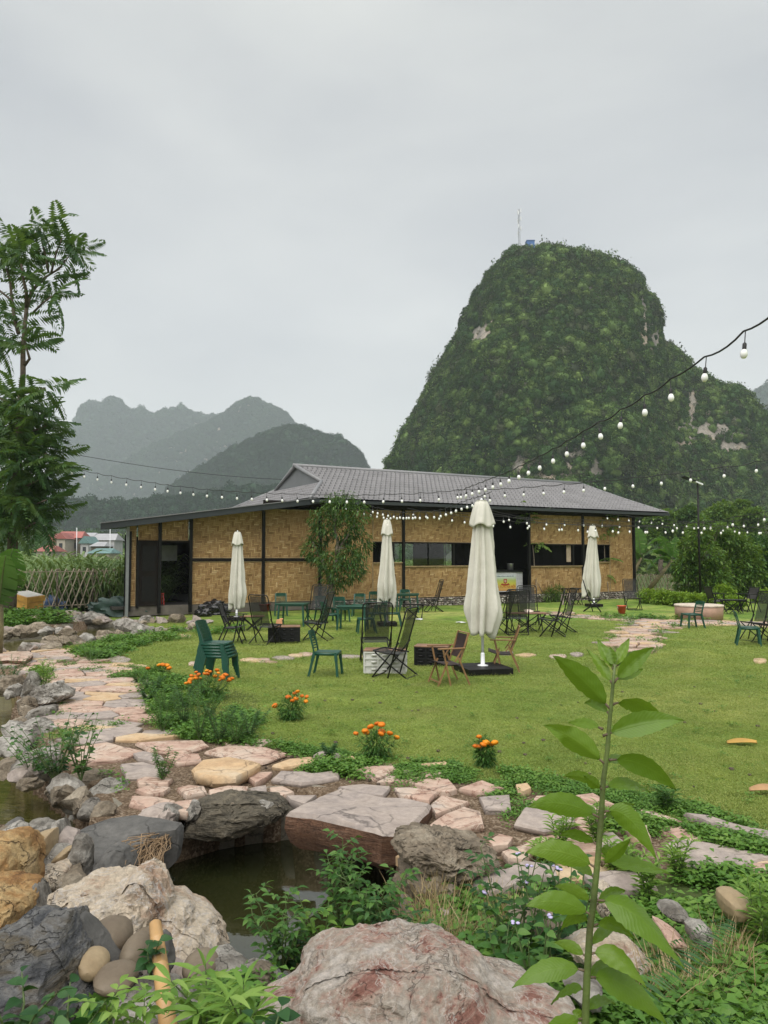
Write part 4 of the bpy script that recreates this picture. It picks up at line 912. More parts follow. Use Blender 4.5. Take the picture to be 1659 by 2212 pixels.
for sg in (1, -1):
    f = lambda d: RD + sg * (d - RD)
    cap([(slr - .02, f(RD), RZ + .03), (6.15, f(RD - 2.7), 5.44)], .09); cap([(6.15, f(RD - 2.7), 5.44), (sl0, f(EO), EZ0 + .05)], .085)
    cap([(sr0 - (t * .9 + .25 * math.sin(PI * t)), f(EO + t * (RD - EO)), EZ0 + .04 + t * (RZ - EZ0)) for t in [k / 8 for k in range(9)]], .05)
MB().bar((sl0 - .02, EO - .02, EZ0 - .05), (sr0 + .02, EO - .02, EZ0 - .05), .05, .13).build('gutter', m_fascia, house)
MB().bar((sl0, 2 * RD - EO, EZ0 - .05), (sr0, 2 * RD - EO, EZ0 - .05), .05, .13).bar((sr0, EO, EZ0 - .04), (sr0, 2 * RD - EO, EZ0 - .04), .05, .09).build('gutter', m_trim, house)
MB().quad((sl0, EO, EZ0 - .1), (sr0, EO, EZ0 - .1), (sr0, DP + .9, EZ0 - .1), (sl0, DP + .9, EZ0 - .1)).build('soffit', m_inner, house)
# lean-to roof at the left
lr = MB(); a, b = (-3.41, 3.30), (4.82, 4.49)
lr.v += [(a[0], -.9, a[1] - .22), (b[0], -.9, b[1] - .22), (b[0], -.9, b[1]), (a[0], -.9, a[1]), (a[0] + 4.1, 9.2, a[1] + .3), (b[0], 9.2, b[1] - .22), (b[0], 9.2, b[1]), (a[0] + 4.1, 9.2, a[1] + .52)]
lr.f += [(0, 1, 2, 3), (4, 7, 6, 5), (3, 2, 6, 7), (0, 4, 5, 1), (0, 3, 7, 4), (1, 5, 6, 2)]; lr.build('lean_to_roof', m_fascia, house)
MB().bar((a[0] - .03, -.93, a[1] + .01), (b[0] + .03, -.93, b[1] + .01), .04, .03).build('drip_edge', m_trim, house)

# counter with its banner -----------------------------------------
ct = thing('counter', 'beer counter with yellow banner standing in the dark doorway', 'counter', HW(S(1095, .5), .55, FZ), HA)
cw = 1.95
MB().box((0, 0.25, .06), (cw, .5, .12)).build('base', m_charbar, ct); MB().box((0, .25, .58), (cw, .5, .92)).build('body', M_plain('counter_white', (.62, .63, .64), .4), ct); MB().box((0, .22, 1.10), (cw + .1, .62, .10)).build('top', m_black, ct, bevel=.01)
def banner_mat():
    t = NT('banner_print'); co = t.coords(); sx = t.n('ShaderNodeSeparateXYZ'); t.l(co, sx.inputs[0])
    mr = t.n('ShaderNodeMapRange'); mr.inputs['From Min'].default_value = -.36; mr.inputs['From Max'].default_value = .36; t.l(sx.outputs[2], mr.inputs[0])
    r = t.ramp(mr.outputs[0], [(0.0, (.62, .32, .10)), (.18, (.62, .42, .10)), (.45, (.58, .55, .08)), (.65, (.45, .52, .16)), (.85, (.55, .62, .55)), (1.0, (.65, .68, .70))]); t.l(r.outputs[0], t.b.inputs['Base Color']); t.b.inputs['Roughness'].default_value = .35; return t.m
bn = MB().box((0, 0, 0), (1.30, .02, .78)).build('banner', banner_mat(), ct, loc=(-.12, -.03, .55))
fr = MB(); [fr.bar(p, q, .03, .03) for p, q in (((-.68, -.01, .42), (.68, -.01, .42)), ((-.68, -.01, -.42), (.68, -.01, -.42)), ((-.68, -.01, -.42), (-.68, -.01, .42)), ((.68, -.01, -.42), (.68, -.01, .42)))]; fr.build('banner_frame', M_plain('banner_edge', (.7, .7, .7), .4), bn)
def text(s_, size, loc, m, parent, rot=(PI / 2, 0, 0), name='lettering', xs=1.0):
    cu_ = bpy.data.curves.new(name, 'FONT'); cu_.body = s_; cu_.size = size; cu_.align_x = 'CENTER'; cu_.align_y = 'CENTER'; cu_.extrude = .002; cu_.offset = size * .015; cu_.materials.append(m)
    tmp = bpy.data.objects.new('tmp_text', cu_); C.objects.link(tmp); bpy.context.view_layer.update(); me = bpy.data.meshes.new_from_object(tmp.evaluated_get(bpy.context.evaluated_depsgraph_get())); bpy.data.objects.remove(tmp)
    o = link(name, me, parent, loc, rot); o.scale = (xs, 1, 1); return o
m_red = M_plain('banner_red', (.35, .03, .02), .4, .05); m_or = M_plain('banner_orange', (.50, .13, .02), .4, .05); m_navy = M_plain('banner_navy', (.05, .08, .16), .4, .05)
text('BIA T\u01af\u01a0I H\u00c0 N\u1ed8I', .155, (0, -.014, -.20), m_or, bn, xs=1.0); text('T\u1ed4NG C\u00d4NG TY BIA H\u00c0 N\u1ed8I', .062, (0, -.014, .30), m_navy, bn, xs=1.25)
em = MB(); em.poly([(-.10, -.013, .17), (.10, -.013, .17), (.10, -.013, -.02), (0, -.013, -.06), (-.10, -.013, -.02)][::-1]); em.poly([(-.27, -.0135, -.10), (-.2, -.0135, -.03), (-.08, -.0135, -.07), (.08, -.0135, -.07), (.2, -.0135, -.03), (.27, -.0135, -.10), (.1, -.0135, -.14), (-.1, -.0135, -.14)][::-1]); em.build('emblem', m_red, bn)
MB().poly([(-.055, -.0165, .13), (.055, -.0165, .13), (.055, -.0165, .02), (0, -.0165, 0), (-.055, -.0165, .02)][::-1]).build('emblem_centre', M_plain('emblem_buff', (.6, .4, .3), .4), bn)
pt = MB().lathe([(.15, 0), (.15, .28), (.165, .30), (.14, .30), (.13, .02)], 20).build('cooking_pot', M_plain('aluminium', (.45, .45, .46), .3, .05, 4, 0, .7), None, True, loc=HW(S(1103, .7), .75, FZ + 1.15)); tag(pt, 'small aluminium pot on the beer counter', 'pot')
# ------------------------------------------------------------------ furniture kinds
m_green = M_plain('green_plastic', (0.006, 0.062, 0.038), 0.38, 0.08, 3, 0.02)
m_blkm = M_plain('black_tube', (0.008, 0.008, 0.008), 0.45, 0.1, 8, 0.05, spec=.3)
m_brownl = M_plain('brown_leatherette', (0.028, 0.016, 0.015), 0.5, 0.15, 6, 0.15)
m_wood = M_plain('varnished_beech', (0.27, 0.15, 0.065), 0.45, 0.2, 6, 0.1)
m_woodd = M_plain('table_wood', (0.24, 0.13, 0.075), 0.5, 0.25, 5, 0.15)
m_crate = M_plain('black_crate', (0.008, 0.008, 0.009), 0.5, 0.1, 8, 0.05, spec=.3)
m_cratew = M_plain('white_crate', (0.60, 0.60, 0.56), 0.45, 0.05, 3, 0.03, dirt=(0.42, 0.40, 0.34))
m_fab = M_plain('umbrella_cloth', (0.60, 0.58, 0.51), 0.85, 0.05, 2.5, 0.5, dirt=(0.47, 0.46, 0.38))
m_wht = M_plain('white_enamel', (0.68, 0.69, 0.70), 0.35, 0.04, 3, 0.02)
def mesh_fabric():
    t = NT('black_mesh_fabric'); t.b.inputs['Base Color'].default_value = (0.010, 0.011, 0.010, 1); t.b.inputs['Roughness'].default_value = .7
    tr = t.n('ShaderNodeBsdfTransparent'); ms = t.n('ShaderNodeMixShader'); ms.inputs[0].default_value = .24
    n = t.noise(4, 3, .5, t.coords()); r = t.ramp(n.outputs['Fac'], [(0.3, (.18,) * 3), (0.7, (.30,) * 3)]); t.l(r.outputs[0], ms.inputs[0])
    t.l(t.b.outputs[0], ms.inputs[1]); t.l(tr.outputs[0], ms.inputs[2]); t.l(ms.outputs[0], t.o.inputs[0]); return t.m
m_mesh = mesh_fabric()
def arcs(c0, c1, n, f): return [f(c0 + (c1 - c0) * k / n) for k in range(n + 1)]

def make_plastic_chair():
    t = thing('plastic_chair', 'green plastic chair', 'chair', (0, 0, 0))
    # faces +x: seat x -.2 .. .22, back at -x
    mb = MB(); n = 8
    for i in range(n):
        for j in range(n):
            def pt(a, b):
                x = -.20 + .43 * a; y = (-.21 + .42 * b) * (1 + .05 * a); z = .445 - .012 * math.sin(PI * b) * math.sin(PI * a) + .0; 
                if a > .9: z -= .012
                return (x, y, z)
            mb.quad(pt(i / n, j / n), pt((i + 1) / n, j / n), pt((i + 1) / n, (j + 1) / n), pt(i / n, (j + 1) / n))
    mb.box((.225, 0, .415), (.012, .40, .05)).box((.01, .215, .415), (.41, .012, .05)).box((.01, -.215, .415), (.41, .012, .05)).box((-.2, 0, .415), (.012, .4, .05))
    mb.build('seat', m_green, t, True)
    b = MB(); bx = lambda z: -.20 - .11 * ((z - .42) / .42) ** 1.3
    def col(y0, y1, z0, z1, m=4):
        for k in range(m):
            za, zb = z0 + (z1 - z0) * k / m, z0 + (z1 - z0) * (k + 1) / m; cy = lambda y: -.03 * (1 - (y / .2) ** 2)
            b.bar((bx(za) + cy(y0), (y0 + y1) / 2, za), (bx(zb) + cy(y0), (y0 + y1) / 2, zb), y1 - y0, .022, (1, 0, 0))
    col(-.215, -.172, .42, .80, 6); col(.172, .215, .42, .80, 6)
    def row(z, h, w=.185):
        m = 6
        for k in range(m):
            y0, y1 = -w + 2 * w * k / m, -w + 2 * w * (k + 1) / m
            f = lambda y: (bx(z) - .035 * (1 - (y / .2) ** 2), y, z); b.bar(f(y0), f(y1), .012, h)
    for z in (.50, .545, .59, .635, .68): row(z, .022)
    row(.745, .095); row(.80, .035, .17)
    b.build('backrest', m_green, t)
    for sx, sy in ((1, 1), (1, -1), (-1, 1), (-1, -1)):
        l = MB(); top = (.20 * sx if sx > 0 else -.19, .195 * sy, .44); bot = (.245 if sx > 0 else -.29, .225 * sy, 0.0)
        a, c = Vector(top), Vector(bot); m = a.lerp(c, .35)
        l.bar(a, m, .055, .05, (1, 0, 0)); l.bar(m, c, .042, .04, (1, 0, 0)); l.build('leg', m_green, t)
    return t
def make_plastic_table():
    t = thing('plastic_table', 'green plastic table', 'table')
    MB().box((0, 0, .71), (.92, .68, .03)).box((0, 0, .67), (.84, .6, .06)).build('table_top', m_green, t, bevel=.008)
    for sx in (1, -1):
        for sy in (1, -1): MB().bar((.38 * sx, .27 * sy, .68), (.42 * sx, .31 * sy, 0), .06, .05, (1, 0, 0)).build('leg', m_green, t)
    return t
def make_mesh_chair(H=1.08):
    """tall folding chair, faces +x, tube hoops and a mesh sling"""
    t = thing('folding_chair', 'black mesh folding chair', 'chair'); r = .0125
    def hoop(pa, pb, w, name, z_top=True, rr=.07):
        a, b = Vector(pa), Vector(pb); d = (b - a).normalized(); pts = [a + Vector((0, -w, 0)), b - d * rr + Vector((0, -w, 0))]
        for k in range(1, 5): t_ = k / 5 * PI / 2; pts.append(b - d * rr * (1 - math.sin(t_)) + Vector((0, -w + rr * (1 - math.cos(t_)), 0)))
        pts += [Vector((p.x, -p.y, p.z)) for p in pts[::-1]]; MB().tube(pts, r, 6).build(name, m_blkm, t, True)
    hoop((.04, 0, .02), (-.27, 0, H), .26, 'back_frame'); 
    # runs from the front foot up to the back
    for sy in (1, -1):
        MB().tube([(-.14, .25 * sy, .56), (.10, .25 * sy, .26), (.30, .25 * sy, .02)], r, 6).build('leg', m_blkm, t, True)
        MB().tube([(.26, .235 * sy, .40), (.0, .235 * sy, .20), (-.26, .235 * sy, .02)], r, 6).build('leg', m_blkm, t, True)
    MB().tube([(.30, -.25, .02), (.30, .25, .02)], r, 6).build('stretcher', m_blkm, t, True); MB().tube([(-.26, -.235, .02), (-.26, .235, .02)], r, 6).build('stretcher', m_blkm, t, True)
    MB().tube([(-.12, -.24, .37), (.28, -.24, .42), (.30, -.2, .42), (.30, .2, .42), (.28, .24, .42), (-.12, .24, .37)], r, 6).build('seat_frame', m_blkm, t, True)
    s = MB(); n = 6
    for i in range(n):
        f = lambda k: (-.12 + .42 * k / n, .375 + .045 * k / n - .02 * math.sin(PI * k / n)); (x0, z0), (x1, z1) = f(i), f(i + 1); s.quad((x0, -.21, z0), (x1, -.21, z1), (x1, .21, z1), (x0, .21, z0))
    s.build('seat', m_mesh, t, True)
    s = MB(); a, c = (-.09, .42), (-.265, H - .03)
    for i in range(n):
        f = lambda k: (a[0] + (c[0] - a[0]) * k / n - .02 * math.sin(PI * k / n), a[1] + (c[1] - a[1]) * k / n); (x0, z0), (x1, z1) = f(i), f(i + 1); s.quad((x0, -.215, z0), (x1, -.215, z1), (x1, .215, z1), (x0, .215, z0))
    s.build('backrest', m_mesh, t, True)
    return t
def make_wood_chair(mw=None, mf=None):
    mw = mw or m_wood; mf = mf or m_brownl
    t = thing('camp_chair', 'folding camp chair', 'chair')
    for sy in (1, -1):
        y = .27 * sy
        MB().bar((.04, y, 0), (.17, y, .60), .026, .02, (0, 1, 0)).build('leg', mw, t); MB().bar((.25, y - .03 * sy, 0), (.08, y - .03 * sy, .40), .026, .02, (0, 1, 0)).build('leg', mw, t); MB().bar((-.30, y, 0), (-.10, y, .46), .026, .02, (0, 1, 0)).build('leg', mw, t); MB().bar((-.18, y, .62), (-.04, y, .40), .022, .018, (0, 1, 0)).build('arm_post', mw, t)
        MB().box((.02, y, .615), (.48, .045, .022)).build('armrest', mw, t, bevel=.006)
        MB().bar((-.13, y - .04 * sy, .36), (-.30, y - .04 * sy, .86), .025, .025, (0, 1, 0)).build('back_post', mw, t)
    MB().bar((.22, -.26, .06), (.22, .26, .06), .02, .02).build('stretcher', mw, t); MB().tube([(-.305, -.25, .85), (-.305, .25, .85)], .013, 6).build('top_bar', mw, t)
    s = MB(); n = 6
    for i in range(n):
        f = lambda k: (-.15 + .44 * k / n, .35 + .06 * k / n - .035 * math.sin(PI * k / n)); (x0, z0), (x1, z1) = f(i), f(i + 1); s.quad((x0, -.24, z0), (x1, -.24, z1), (x1, .24, z1), (x0, .24, z0)); s.quad((x0, -.24, z0 - .012), (x0, .24, z0 - .012), (x1, .24, z1 - .012), (x1, -.24, z1 - .012))
    s.build('seat', mf, t, True)
    s = MB()
    for i in range(n):
        f = lambda k: (-.165 - .13 * k / n - .02 * math.sin(PI * k / n), .45 + .38 * k / n); (x0, z0), (x1, z1) = f(i), f(i + 1); s.quad((x0, -.235, z0), (x1, -.235, z1), (x1, .235, z1), (x0, .235, z0)); s.quad((x0 + .012, -.235, z0), (x0 + .012, .235, z0), (x1 + .012, .235, z1), (x1 + .012, -.235, z1))
    s.build('backrest', mf, t, True)
    return t
def make_folding_table(L_=.95, W_=.55, H=.52, mt=None, ml=None):
    t = thing('folding_table', 'folding table', 'table'); mt = mt or m_woodd; ml = ml or m_blkm
    n = 9
    for k in range(n):
        y = -W_ / 2 + W_ * (k + .5) / n; MB().box((0, y, H), (L_, W_ / n - .006, .022)).build('slat', mt, t)
    for sx in (1, -1):
        for a, b in ((1, -1), (-1, 1)): MB().bar((sx * L_ * .40 * 1 + .0, a * W_ * .42, H - .02), (sx * L_ * .40 - sx * .06, b * W_ * .42, 0), .03, .022, (1, 0, 0)).build('leg', ml, t)
    MB().bar((-L_ * .42, 0, H - .03), (L_ * .42, 0, H - .03), .03, .02).build('beam', ml, t)
    for sy in (1, -1):
        MB().bar((-L_ * .42, sy * W_ * .46, H - .03), (L_ * .25, sy * W_ * .46, .0), .025, .02, (0, 1, 0)).build('brace', ml, t); MB().bar((L_ * .42, sy * W_ * .46, H - .03), (-L_ * .25, sy * W_ * .46, .0), .025, .02, (0, 1, 0)).build('brace', ml, t)
    return t
def make_crate(m, lid=None, size=(.62, .40, .36), lbl='storage crate'):
    t = thing('storage_crate', lbl, 'crate'); a, b, h = size
    MB().box((0, 0, h / 2), (a - .03, b - .03, h - .01)).build('body', m, t, bevel=.006)
    ribs = MB()
    for z in (.015, h * .36, h * .68, h - .015):
        for sy in (1, -1): ribs.box((0, sy * b / 2, z), (a, .012, .028))
        for sx in (1, -1): ribs.box((sx * a / 2, 0, z), (.012, b, .028))
    for sx in (-1, -.33, .33, 1):
        for sy in (1, -1): ribs.box((sx * (a / 2 - .012), sy * b / 2, h / 2), (.022, .014, h))
    for sx in (1, -1):
        for y in (-b / 2 + .012, b / 2 - .012): ribs.box((sx * a / 2, y, h / 2), (.014, .022, h))
    ribs.build('ribs', m, t)
    d = MB().tube([(-.045, -.006, 0), (.045, -.006, 0)], .018, 6).mesh('boss', m, True)
    for x in (-.2, 0, .2):
        for z in (h * .19, h * .52, h * .84): link('boss', d, t, (x, -b / 2, z))
    MB().box((0, 0, h + .012), (a + .02, b + .02, .022)).build('lid', lid or m, t, bevel=.004)
    return t

def umbrella(loc, H, zb, seed, label, capw=.2, base=None, rmax=.33, off=(0, 0), lean=(0, 0)):
    t = thing('patio_umbrella', label, 'umbrella', loc); rs = random.Random(seed); nf = 8; N = 96; K = 34
    MB().tube([(0, 0, .04), (0, 0, H - .05)], .026, 12).build('pole', m_wht, t, True)
    mb = MB(); ph = [rs.uniform(0, 2 * PI) for _ in range(4)]; hem = [zb + rs.uniform(0, .5) * (k % 2 or .35) for k in range(nf)]
    ztop = H - .16
    for i in range(K + 1):
        f = i / K
        for k in range(N):
            a = 2 * PI * k / N; fk = (a / (2 * PI) * nf) % nf; i0 = int(fk); fr = fk - i0; fr = fr * fr * (3 - 2 * fr)
            hz = hem[i0] * (1 - fr) + hem[(i0 + 1) % nf] * fr
            z = ztop + (hz - ztop) * f
            env = capw * .56 + (rmax * .70 - capw * .56) * min(1, f / .78) ** 1.15
            env *= 1 + .10 * math.sin(a + ph[0]) + .07 * math.sin(2 * a + ph[1] + f * 2)
            if f > .82: env *= 1 - (f - .82) * 2.3 * (.6 + .4 * math.sin(a * 2 + ph[2]))
            fold = 1 + (.06 + .30 * f ** .7) * math.cos(nf * a + .9 * math.sin(f * 5 + ph[2])) + (.03 + .07 * f) * math.sin(19 * a + ph[3] + f * 4) + .03 * math.sin(31 * a + f * 9)
            r = env * fold * (1 + .10 * f * noise.noise(Vector((math.cos(a) * 2.2 + seed, math.sin(a) * 2.2, f * 5))) + .035 * noise.noise(Vector((math.cos(a) * 7 + seed, math.sin(a) * 7, f * 16)))); mb.v.append((r * math.cos(a) + off[0] * f + lean[0] * f * (1 - f), r * math.sin(a) + off[1] * f, z + .02 * math.sin(9 * a + ph[1]) * f))
    for i in range(K):
        for k in range(N): mb.f.append((i * N + k, (i + 1) * N + k, (i + 1) * N + (k + 1) % N, i * N + (k + 1) % N))
    cn = mb.build('canopy', m_fab, t, True); so_ = cn.modifiers.new('solid', 'SOLIDIFY'); so_.thickness = .006
    mb = MB(); K2 = 12
    for i in range(K2 + 1):
        f = i / K2; z = H - (H * .15) * f
        for k in range(48):
            a = 2 * PI * k / 48; r = capw * .36 + capw * .60 * f ** .62; r *= 1 + .10 * f * math.cos(4 * a + ph[0]) + .05 * math.sin(9 * a + ph[1] + 3 * f); mb.v.append((r * math.cos(a), r * math.sin(a), z + .035 * f * math.sin(4 * a + ph[2])))
    for i in range(K2):
        for k in range(48): mb.f.append((i * 48 + k, (i + 1) * 48 + k, (i + 1) * 48 + (k + 1) % 48, i * 48 + (k + 1) % 48))
    mb.f.append(tuple(range(48))[::-1]); cp = mb.build('vent_cap', m_fab, t, True); cp.modifiers.new('solid', 'SOLIDIFY').thickness = .005
    MB().lathe([(.028, 0), (.028, .04), (.012, .07)], 12, (0, 0, H - .03)).build('finial', m_wht, t, True)
    return t

# ------------------------------------------------------------------ place furniture: pixel of the foot centre, heading in degrees (0 = towards the right)
def put(src, used, px, py, deg, label, group=None, dz=0, dxy=(0, 0), scale=None):
    p = P(px, py); o = src if not used else copy_tree(src); used = True
    place(o, (p.x + dxy[0], p.y + dxy[1], gz(p.x, p.y) + dz), R(deg), label, group)
    if scale: o.scale = (scale,) * 3
    return o
pc = make_plastic_chair(); G1 = 'green plastic chairs on the lawn'
fl = [False]
def chair(*a, **k): o = put(pc, fl[0], *a, **k); fl[0] = True; return o
chair(706, 1458, -8, 'single green plastic chair alone on the lawn between the marigolds and the white crate', G1)
for k, lb in enumerate(['lowest green chair of the five chair stack behind the marigolds', 'second green chair from the bottom of the stack behind the marigolds', 'middle green chair of the stack behind the marigolds', 'fourth green chair from the bottom of the stack behind the marigolds', 'topmost green chair of the stack behind the marigolds']):
    chair(476, 1470, -12, lb, G1, dz=.052 * k, dxy=(-.022 * k, 0.004 * k))
chair(607, 1330, -80, 'green plastic chair behind the left green table', G1)
chair(716, 1356, 20, 'green plastic chair at the left end of the middle green table', G1)
chair(737, 1342, -70, 'green plastic chair behind the middle green table left of the tree trunk', G1)
chair(775, 1330, -95, 'green plastic chair behind the middle green table right of the tree trunk', G1)
chair(790, 1366, 188, 'green plastic chair at the near right corner of the middle green table', G1)
chair(812, 1352, 200, 'green plastic chair between the middle table and the second umbrella', G1)
chair(848, 1352, 175, 'green plastic chair against the right side of the second umbrella', G1)
chair(806, 1324, -100, 'green plastic chair just left of the second umbrella near the wall', G1)
chair(875, 1316, -90, 'green plastic chair behind the far green table right of the second umbrella', G1)
chair(700, 1340, -60, 'green plastic chair under the left branches of the small tree', G1)
for k in range(6): chair(772, 1300, -100, ['lowest', 'second lowest', 'third from the bottom', 'fourth from the bottom', 'fifth from the bottom', 'topmost'][k] + ' chair of the tall green stack by the bamboo wall', G1, dz=.075 * k, dxy=(0.0, .02 * k))
chair(1495, 1357, 190, 'green plastic chair in front of the round concrete table', G1)
chair(1618, 1396, -20, 'green plastic chair at the right frame edge facing the mesh chair', G1)
tb = make_plastic_table()
put(tb, False, 633, 1350, -8, 'left green plastic table alone on the lawn', 'green plastic tables'); put(tb, True, 762, 1360, -6, 'middle green plastic table with chairs around it under the small tree', 'green plastic tables')
put(tb, True, 880, 1322, 0, 'far green plastic table right of the second umbrella', 'green plastic tables')
mc = make_mesh_chair(); mf_ = [False]; G2 = 'black mesh folding chairs'
def mch(*a, **k): o = put(mc, mf_[0], *a, **k); mf_[0] = True; return o
mch(812, 1430, 98, 'tall black mesh chair behind the white crate', G2, scale=1.16)
mch(856, 1462, 158, 'nearest tall black mesh chair in front of the white crate', G2, scale=1.16)
mch(572, 1388, 62, 'black mesh chair turned away beside the small black crate', G2)
mch(690, 1380, 165, 'black mesh chair right of the small black crate leaning back', G2)
mch(684, 1345, 250, 'black mesh chair between the left green table and the tree', G2)
mch(938, 1322, 190, 'black mesh chair by the saplings facing the small folding table', G2)
mch(1118, 1372, 85, 'black mesh chair on the near left side of the wooden table', G2)
mch(1142, 1352, -90, 'black mesh chair behind the wooden table', G2)
mch(1196, 1376, 165, 'black mesh chair at the near right end of the wooden table', G2)
mch(1218, 1368, 185, 'black mesh chair outermost on the right of the wooden table', G2)
mch(1278, 1322, -15, 'reclined black mesh chair under the rightmost umbrella', G2)
mch(1366, 1316, -90, 'black mesh chair alone beside the red bucket', G2)
mch(1640, 1386, 200, 'black mesh chair at the right frame edge leaning back', G2)
mch(1668, 1392, 200, 'black mesh chair cut by the right frame edge', G2)
mch(1085, 1372, 150, 'black mesh chair half hidden behind the largest umbrella', G2)
wc = make_wood_chair(); put(wc, False, 966, 1480, 196, 'wooden armed camp chair in front of the umbrella base'); put(wc, True, 1088, 1446, 172, 'wooden armed camp chair right of the umbrella base')
bc = make_wood_chair(m_blkm, M_plain('black_canvas', (.03, .028, .026), .7))
put(bc, False, 504, 1386, 0, 'black camp chair with wooden arms left of the first umbrella', scale=1.15)
put(bc, True, 1546, 1318, 5, 'black camp chair left of the small table near the hedge'); put(bc, True, 1616, 1320, 195, 'black camp chair right of the small table near the hedge')
ft = make_folding_table(1.15, .62, .55); place(ft, P(1138, 1366), R(4), 'wooden slatted folding table with mesh chairs around it')
ft2 = make_folding_table(.85, .5, .52, m_blkm); place(ft2, P(893, 1338), R(0), 'small dark folding table beside the black chair near the saplings')
ft3 = make_folding_table(.9, .5, .5, m_blkm); place(ft3, P(1583, 1324), R(0), 'small dark folding table between two black camp chairs')
ft4 = make_folding_table(1.0, .6, .72, m_blkm); place(ft4, P(1238, 1306), R(15), 'dark folding table behind the rightmost umbrella')
ft5 = make_folding_table(.7, .45, .42, m_woodd); place(ft5, P(545, 1362), R(10), 'low brown table left of the small black crate')
cw_ = make_crate(m_cratew, m_woodd, (.78, .46, .40)); place(cw_, P(833, 1451), R(-4), 'white ribbed storage crate with wooden top')
cb = make_crate(m_crate, m_woodd, (.66, .42, .36)); place(cb, P(934, 1435), R(-12), 'black storage crate with brown lid beside the wooden chair')
cb2 = make_crate(m_crate, m_woodd, (.80, .5, .36)); place(cb2, P(614, 1384), R(6), 'black storage crate carrying an orange packet')
pk = MB().box((0, 0, .06), (.17, .13, .12), taper=.8).box((.05, .02, .13), (.09, .08, .04)).build('tissue_packet', M_plain('orange_packet', (.60, .30, .14), .6), None, bevel=.01, loc=P(602, 1381) + Vector((0, .1, .385))); tag(pk, 'orange white tissue packet on the small black crate', 'packet')
pk2 = sharp(rock_mesh('cloth', (.14, .09, .06), 77, M_plain('pale_cloth', (.6, .5, .42), .8), 3)); o = link('cloth', pk2, None, P(1142, 1366) + Vector((0, 0, .60))); tag(o, 'crumpled pale cloth on the wooden slatted table', 'cloth')

U = [((1043, 1452), 3.22, .60, 4, 'largest closed cream umbrella standing on the black base near the wooden chairs', .24, .36), ((511, 1339), 3.02, .34, 7, 'leftmost closed cream umbrella near the broom', .22, .32),
     ((836, 1350), 3.35, .5, 12, 'closed cream umbrella beside the green chairs', .21, .33), ((1283, 1309), 3.55, .22, 15, 'rightmost closed cream umbrella near the red bucket', .24, .42)]
for (px, py), H, zb, sd_, lb, cwid, rm in U:
    p = P(px, py); umbrella((p.x, p.y, 0), H, zb, sd_, lb, cwid, rmax=rm, off=(-.02, 0) if sd_ != 15 else (-.12, 0))
def u_base(px, py, a, lb, big=True):
    p = P(px, py); t = thing('umbrella_base', lb, 'base', (p.x, p.y, gz(p.x, p.y)), R(a)); s = .86 if big else .6
    for i in (-1, 1):
        for j in (-1, 1): MB().box((i * s / 4, j * s / 4, .085), (s / 2 - .01, s / 2 - .01, .11)).build('weight', m_black, t, bevel=.008)
    MB().lathe([(.10, 0), (.10, .015), (.04, .03), (.036, .22), (.028, .24)], 14, (0, 0, .14)).build('socket', m_wht, t, True)
    for i in (-1, 1):
        for j in (-1, 1): MB().lathe([(.03, 0), (.03, .03)], 8, (i * s * .42, j * s * .42, 0)).build('foot', m_silver, t)
u_base(1043, 1455, 14, 'black square umbrella base of four weights under the largest umbrella'); u_base(511, 1340, 5, 'black umbrella base under the leftmost umbrella', False)
u_base(836, 1351, 5, 'black umbrella base behind the green chairs', False); u_base(1283, 1311, 8, 'black umbrella base under the rightmost umbrella', False)

# round concrete table / fire pit
p = P(1510, 1336); rt = thing('round_table', 'low round pink concrete table drum on the lawn', 'table', (p.x, p.y, 0))
MB().lathe([(.78, 0), (.80, .42), (.79, .43)], 40).build('drum', M_plain('pink_concrete', (.40, .26, .19), .8, .12, 3, .2), rt, True); MB().lathe([(.79, .435), (.82, .44), (.82, .48), (.80, .49)], 40).build('rim', M_plain('cream_rim', (.55, .47, .38), .7), rt)
# bucket, stool, basin
def bucket(loc, r, h, m, lb, cat='bucket', name='bucket', handle=True):
    t = thing(name, lb, cat, loc); MB().lathe([(r * .75, 0), (r, h), (r * 1.08, h), (r * 1.08, h + .015), (r * .95, h + .015), (r * .72, .02)], 20).build('shell', m, t, True)
    if handle: MB().tube([(r * math.cos(a), -.03 - r * .2 * math.sin(a), h * .95 - r * .9 * math.sin(a) * .9) for a in [PI * k / 10 for k in range(11)]], .008, 6).build('handle', m_wht, t, True)
    return t
bucket(P(1343, 1325), .17, .28, M_plain('red_plastic', (.62, .09, .045), .35), 'red orange plastic bucket on the lawn beside the lone mesh chair')
bucket(P(552, 1322) + Vector((.35, 0, 0)), .22, .30, M_plain('dark_red_plastic', (.25, .01, .012), .35), 'dark red bucket under the pile of papers by the wall', handle=False)
bucket(P(392, 1313), .20, .14, M_plain('green_basin', (.05, .35, .16), .35), 'small green basin in front of the left doorway', 'basin', 'basin', False)
p = P(1222, 1306); ts = thing('plastic_stool', 'pinkish plastic stool under the dark table at right', 'stool', p); MB().box((0, 0, .43), (.32, .32, .03)).build('seat', M_plain('pink_plastic', (.5, .38, .38), .4), ts, bevel=.01)
for sx in (1, -1):
    for sy in (1, -1): MB().bar((sx * .13, sy * .13, .42), (sx * .17, sy * .17, 0), .05, .04, (1, 0, 0)).build('leg', M_plain('pink_plastic', (.5, .38, .38), .4), ts)
